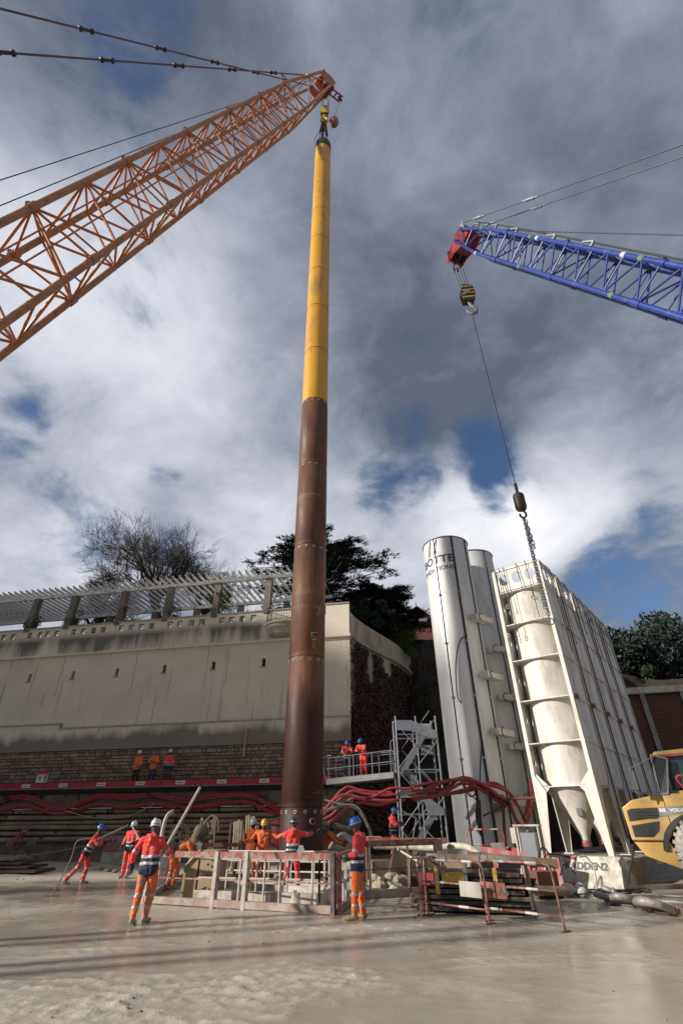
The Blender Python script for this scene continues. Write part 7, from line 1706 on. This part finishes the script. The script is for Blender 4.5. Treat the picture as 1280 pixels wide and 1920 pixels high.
def G(x, y): p = atZ(x, y); return (p.x, p.y, gh(p.x, p.y)-.005)

# 1 foreground left, walking away with a pole
person('worker in red jacket and white helmet walking away at front left, holding a pole', G(259, 1733), radians(-8), dict(
    pel=(.0, .05, .95), che=(-.02, .08, 1.26), nck=(-.03, .1, 1.49), hed=(-.04, .13, 1.655), sl=(-.24, .06, 1.42), sr=(.17, .09, 1.41), el=(-.39, .02, 1.18), wl=(-.42, .10, .93), er=(.33, .2, 1.19), wr=(.34, .44, 1.24),
    hl=(-.09, .05, .92), hr=(.12, .05, .92), kl=(-.11, .02, .49), kr=(.10, .16, .50), al=(-.06, -.18, .11), ar=(.07, .10, .10), tl=(-.07, -.03, .04), tr=(.09, .28, .04)), helmet='white', skin=SKD, boots=BG, vox=.016, hood=True)
# 2 foreground right
person('worker with blue helmet and tan boots standing right of the pit, seen from the side', G(672, 1726), radians(78), dict(
    pel=(0, .0, .95), che=(0, -.04, 1.27), nck=(0, -.03, 1.49), hed=(-.01, .01, 1.66), sl=(-.20, -.02, 1.42), sr=(.20, -.05, 1.42), el=(-.25, .0, 1.15), wl=(-.14, .22, 1.10), er=(.26, -.02, 1.14), wr=(.16, .22, 1.05),
    kl=(-.10, .04, .5), kr=(.11, -.02, .5), al=(-.10, .07, .1), ar=(.11, -.09, .1), tl=(-.12, .27, .035), tr=(.13, .10, .035)), helmet='blue', skin=SKD, boots=BT, vox=.016, hood=True, gl=SKD, lookdir=(-.1, 1, 0))
# 3 rope worker
person('worker in blue helmet leaning right with one arm stretched out, pulling a rope', G(148, 1658), radians(-72), dict(
    pel=(0, .02, .93), che=(0, .16, 1.22), nck=(0, .24, 1.43), hed=(0, .30, 1.59), sl=(-.18, .22, 1.36), sr=(.18, .2, 1.36), el=(-.20, .47, 1.26), wl=(-.16, .78, 1.24), er=(.26, .36, 1.14), wr=(.15, .6, 1.2),
    kl=(-.12, .14, .5), kr=(.12, -.13, .5), al=(-.13, .08, .1), ar=(.14, -.46, .13), tl=(-.14, .26, .035), tr=(.15, -.30, .04)), helmet='blue', skin=SKD, trousers=HV, lookdir=(.1, 1, -.1))
# 4 white helmet, facing camera
person('worker in all-red workwear and white helmet facing the camera beside the red-lidded box', G(234, 1648), radians(170), dict(el=(-.30, .05, 1.17), wl=(-.2, .30, 1.1), er=(.29, .03, 1.15), wr=(.25, .22, .97), kl=(-.11, .05, .5), al=(-.10, .06, .1), tl=(-.12, .24, .035)), helmet='white', trousers=HV, skin=SKD, legstripe=True)
# 5 bending
person('worker in orange bending far forward behind the left end of the guard frame', G(322, 1668), radians(-80), dict(
    pel=(0, -.1, .92), che=(0, .22, 1.12), nck=(0, .44, 1.16), hed=(0, .58, 1.13), sl=(-.18, .38, 1.16), sr=(.18, .38, 1.16), el=(-.24, .5, .92), wl=(-.12, .72, .95), er=(.24, .5, .92), wr=(.14, .74, .93), hl=(-.10, -.08, .9), hr=(.1, -.08, .9), kl=(-.12, .05, .5), kr=(.12, -.08, .5), al=(-.12, 0, .1), ar=(.13, -.15, .1), tl=(-.13, .17, .035), tr=(.14, .02, .035)), jacket=HO, helmet='white', stripe=False, trousers=HO, lookdir=(0, .4, -1))
# 6,7,8 at the pile
person('worker in orange vest and white helmet standing furthest back, left of the pile', (-3.25, 20.6, .05), radians(168), dict(el=(-.28, .1, 1.2), wl=(-.1, .3, 1.2)), jacket=HO, sleeve=BK, helmet='white', skin=SKD, stripe=False)
person('worker in orange jacket with yellow helmet facing the camera, arms out, left of the pile', (-2.62, 18.9, .05), radians(185), dict(el=(-.44, .12, 1.30), wl=(-.66, .28, 1.40), er=(.40, .1, 1.22), wr=(.62, .3, 1.2), che=(0, .05, 1.27), nck=(0, .08, 1.47), hed=(0, .11, 1.63)), jacket=HO, helmet='yellow', skin=SKD, trousers=HV, stripe=False, legstripe=False)
person('worker in red with dark helmet seen from behind, both arms raised to the pile', (-1.52, 17.25, .1), radians(0), dict(sl=(-.2, .02, 1.43), sr=(.2, .02, 1.43), el=(-.30, .24, 1.36), wl=(-.24, .48, 1.44), er=(.44, .12, 1.40), wr=(.66, .30, 1.46), che=(0, .02, 1.26), kl=(-.15, .02, .5), kr=(.16, .02, .5), al=(-.17, -.01, .1), ar=(.2, -.01, .1), tl=(-.2, .16, .035), tr=(.24, .16, .035)), helmet='dark', skin=SKD, trousers=HV, boots=BK, hood=True, sc=.96)
# 9
person('worker in orange half hidden behind the right side of the pile, reaching right', (-.72, 20.95, .05), radians(-100), dict(che=(0, .12, 1.22), nck=(0, .2, 1.40), hed=(.0, .27, 1.53), sl=(-.2, .2, 1.36), sr=(.2, .2, 1.34), el=(-.24, .42, 1.2), wl=(-.16, .68, 1.12), er=(.25, .4, 1.16), wr=(.15, .66, 1.05)), jacket=HO, helmet='dark', skin=SKD, stripe=False)
# 10
p = atY(738, 1600, 23.9)
person('worker in red with blue helmet standing at the foot of the stair tower', (p.x, 23.9, .45), radians(-75), dict(el=(-.25, .1, 1.2), wl=(-.15, .35, 1.25), er=(.25, .1, 1.2), wr=(.14, .34, 1.2), che=(0, .03, 1.27), hed=(0, .08, 1.64)), helmet='blue', skin=SKD, trousers=HV)
q = MB(); q.box((p.x-.1, 24.1, .22), (1.6, 1.4, .44)); tag(q.build('timber_platform', M['woodg']), 'muddy timber step under the worker by the stair tower', 'step')
# bridge: 11, 12
def onbridge(px, fwd_):
    a0 = V((-.7, 28.75, 3.645)); a1 = V((2.62, 27.0, 3.805)); best = min((abs((CP+ray(px, 1450)*((a0.lerp(a1, k/100).y)/ray(px, 1450).y)).x-a0.lerp(a1, k/100).x), k) for k in range(101))[1]; p = a0.lerp(a1, best/100); return (p.x, p.y+fwd_, p.z)
lean = dict(che=(0, .12, 1.24), nck=(0, .22, 1.42), hed=(0, .28, 1.57), sl=(-.2, .2, 1.38), sr=(.2, .2, 1.38), el=(-.26, .34, 1.16), wl=(-.08, .46, 1.18), er=(.26, .34, 1.16), wr=(.08, .46, 1.14), pel=(0, -.03, .94))
person('worker in dark trousers and blue helmet on the footbridge, left of two', onbridge(651, .1), radians(178), lean, helmet='blue', trousers=NV, skin=SKD, legstripe=False, lookdir=(0, 1, -.3))
person('worker in all-red workwear with blue helmet on the footbridge, right of two', onbridge(682, .1), radians(150), lean, helmet='blue', trousers=HV, skin=SKD, stripe=False, legstripe=False, lookdir=(.2, 1, -.4))
# walkway: 13-15
def onwalk(px): s, z = px2w(px, 1458, .85); p = wp(s, .85, 3.6); return (p.x, p.y, p.z)
cross = dict(el=(-.28, .06, 1.19), wl=(.02, .25, 1.24), er=(.28, .06, 1.19), wr=(-.02, .25, 1.20))
person('man in orange jacket and white helmet, leftmost of three on the walkway', onwalk(254), radians(165), dict(wl=(-.2, .2, 1.0)), jacket=HO, helmet='white', trousers=BK, skin=SK, stripe=False, legstripe=False)
person('man in blue helmet and blue trousers, arms folded, middle of three on the walkway', onwalk(284), radians(180), cross, jacket=HO, helmet='blue', trousers=BLP, skin=SK, stripe=False, legstripe=False)
person('man in red jacket and grey trousers, rightmost of three on the walkway', onwalk(312), radians(190), dict(), helmet='white', trousers=GRP, skin=SKD, legstripe=False)
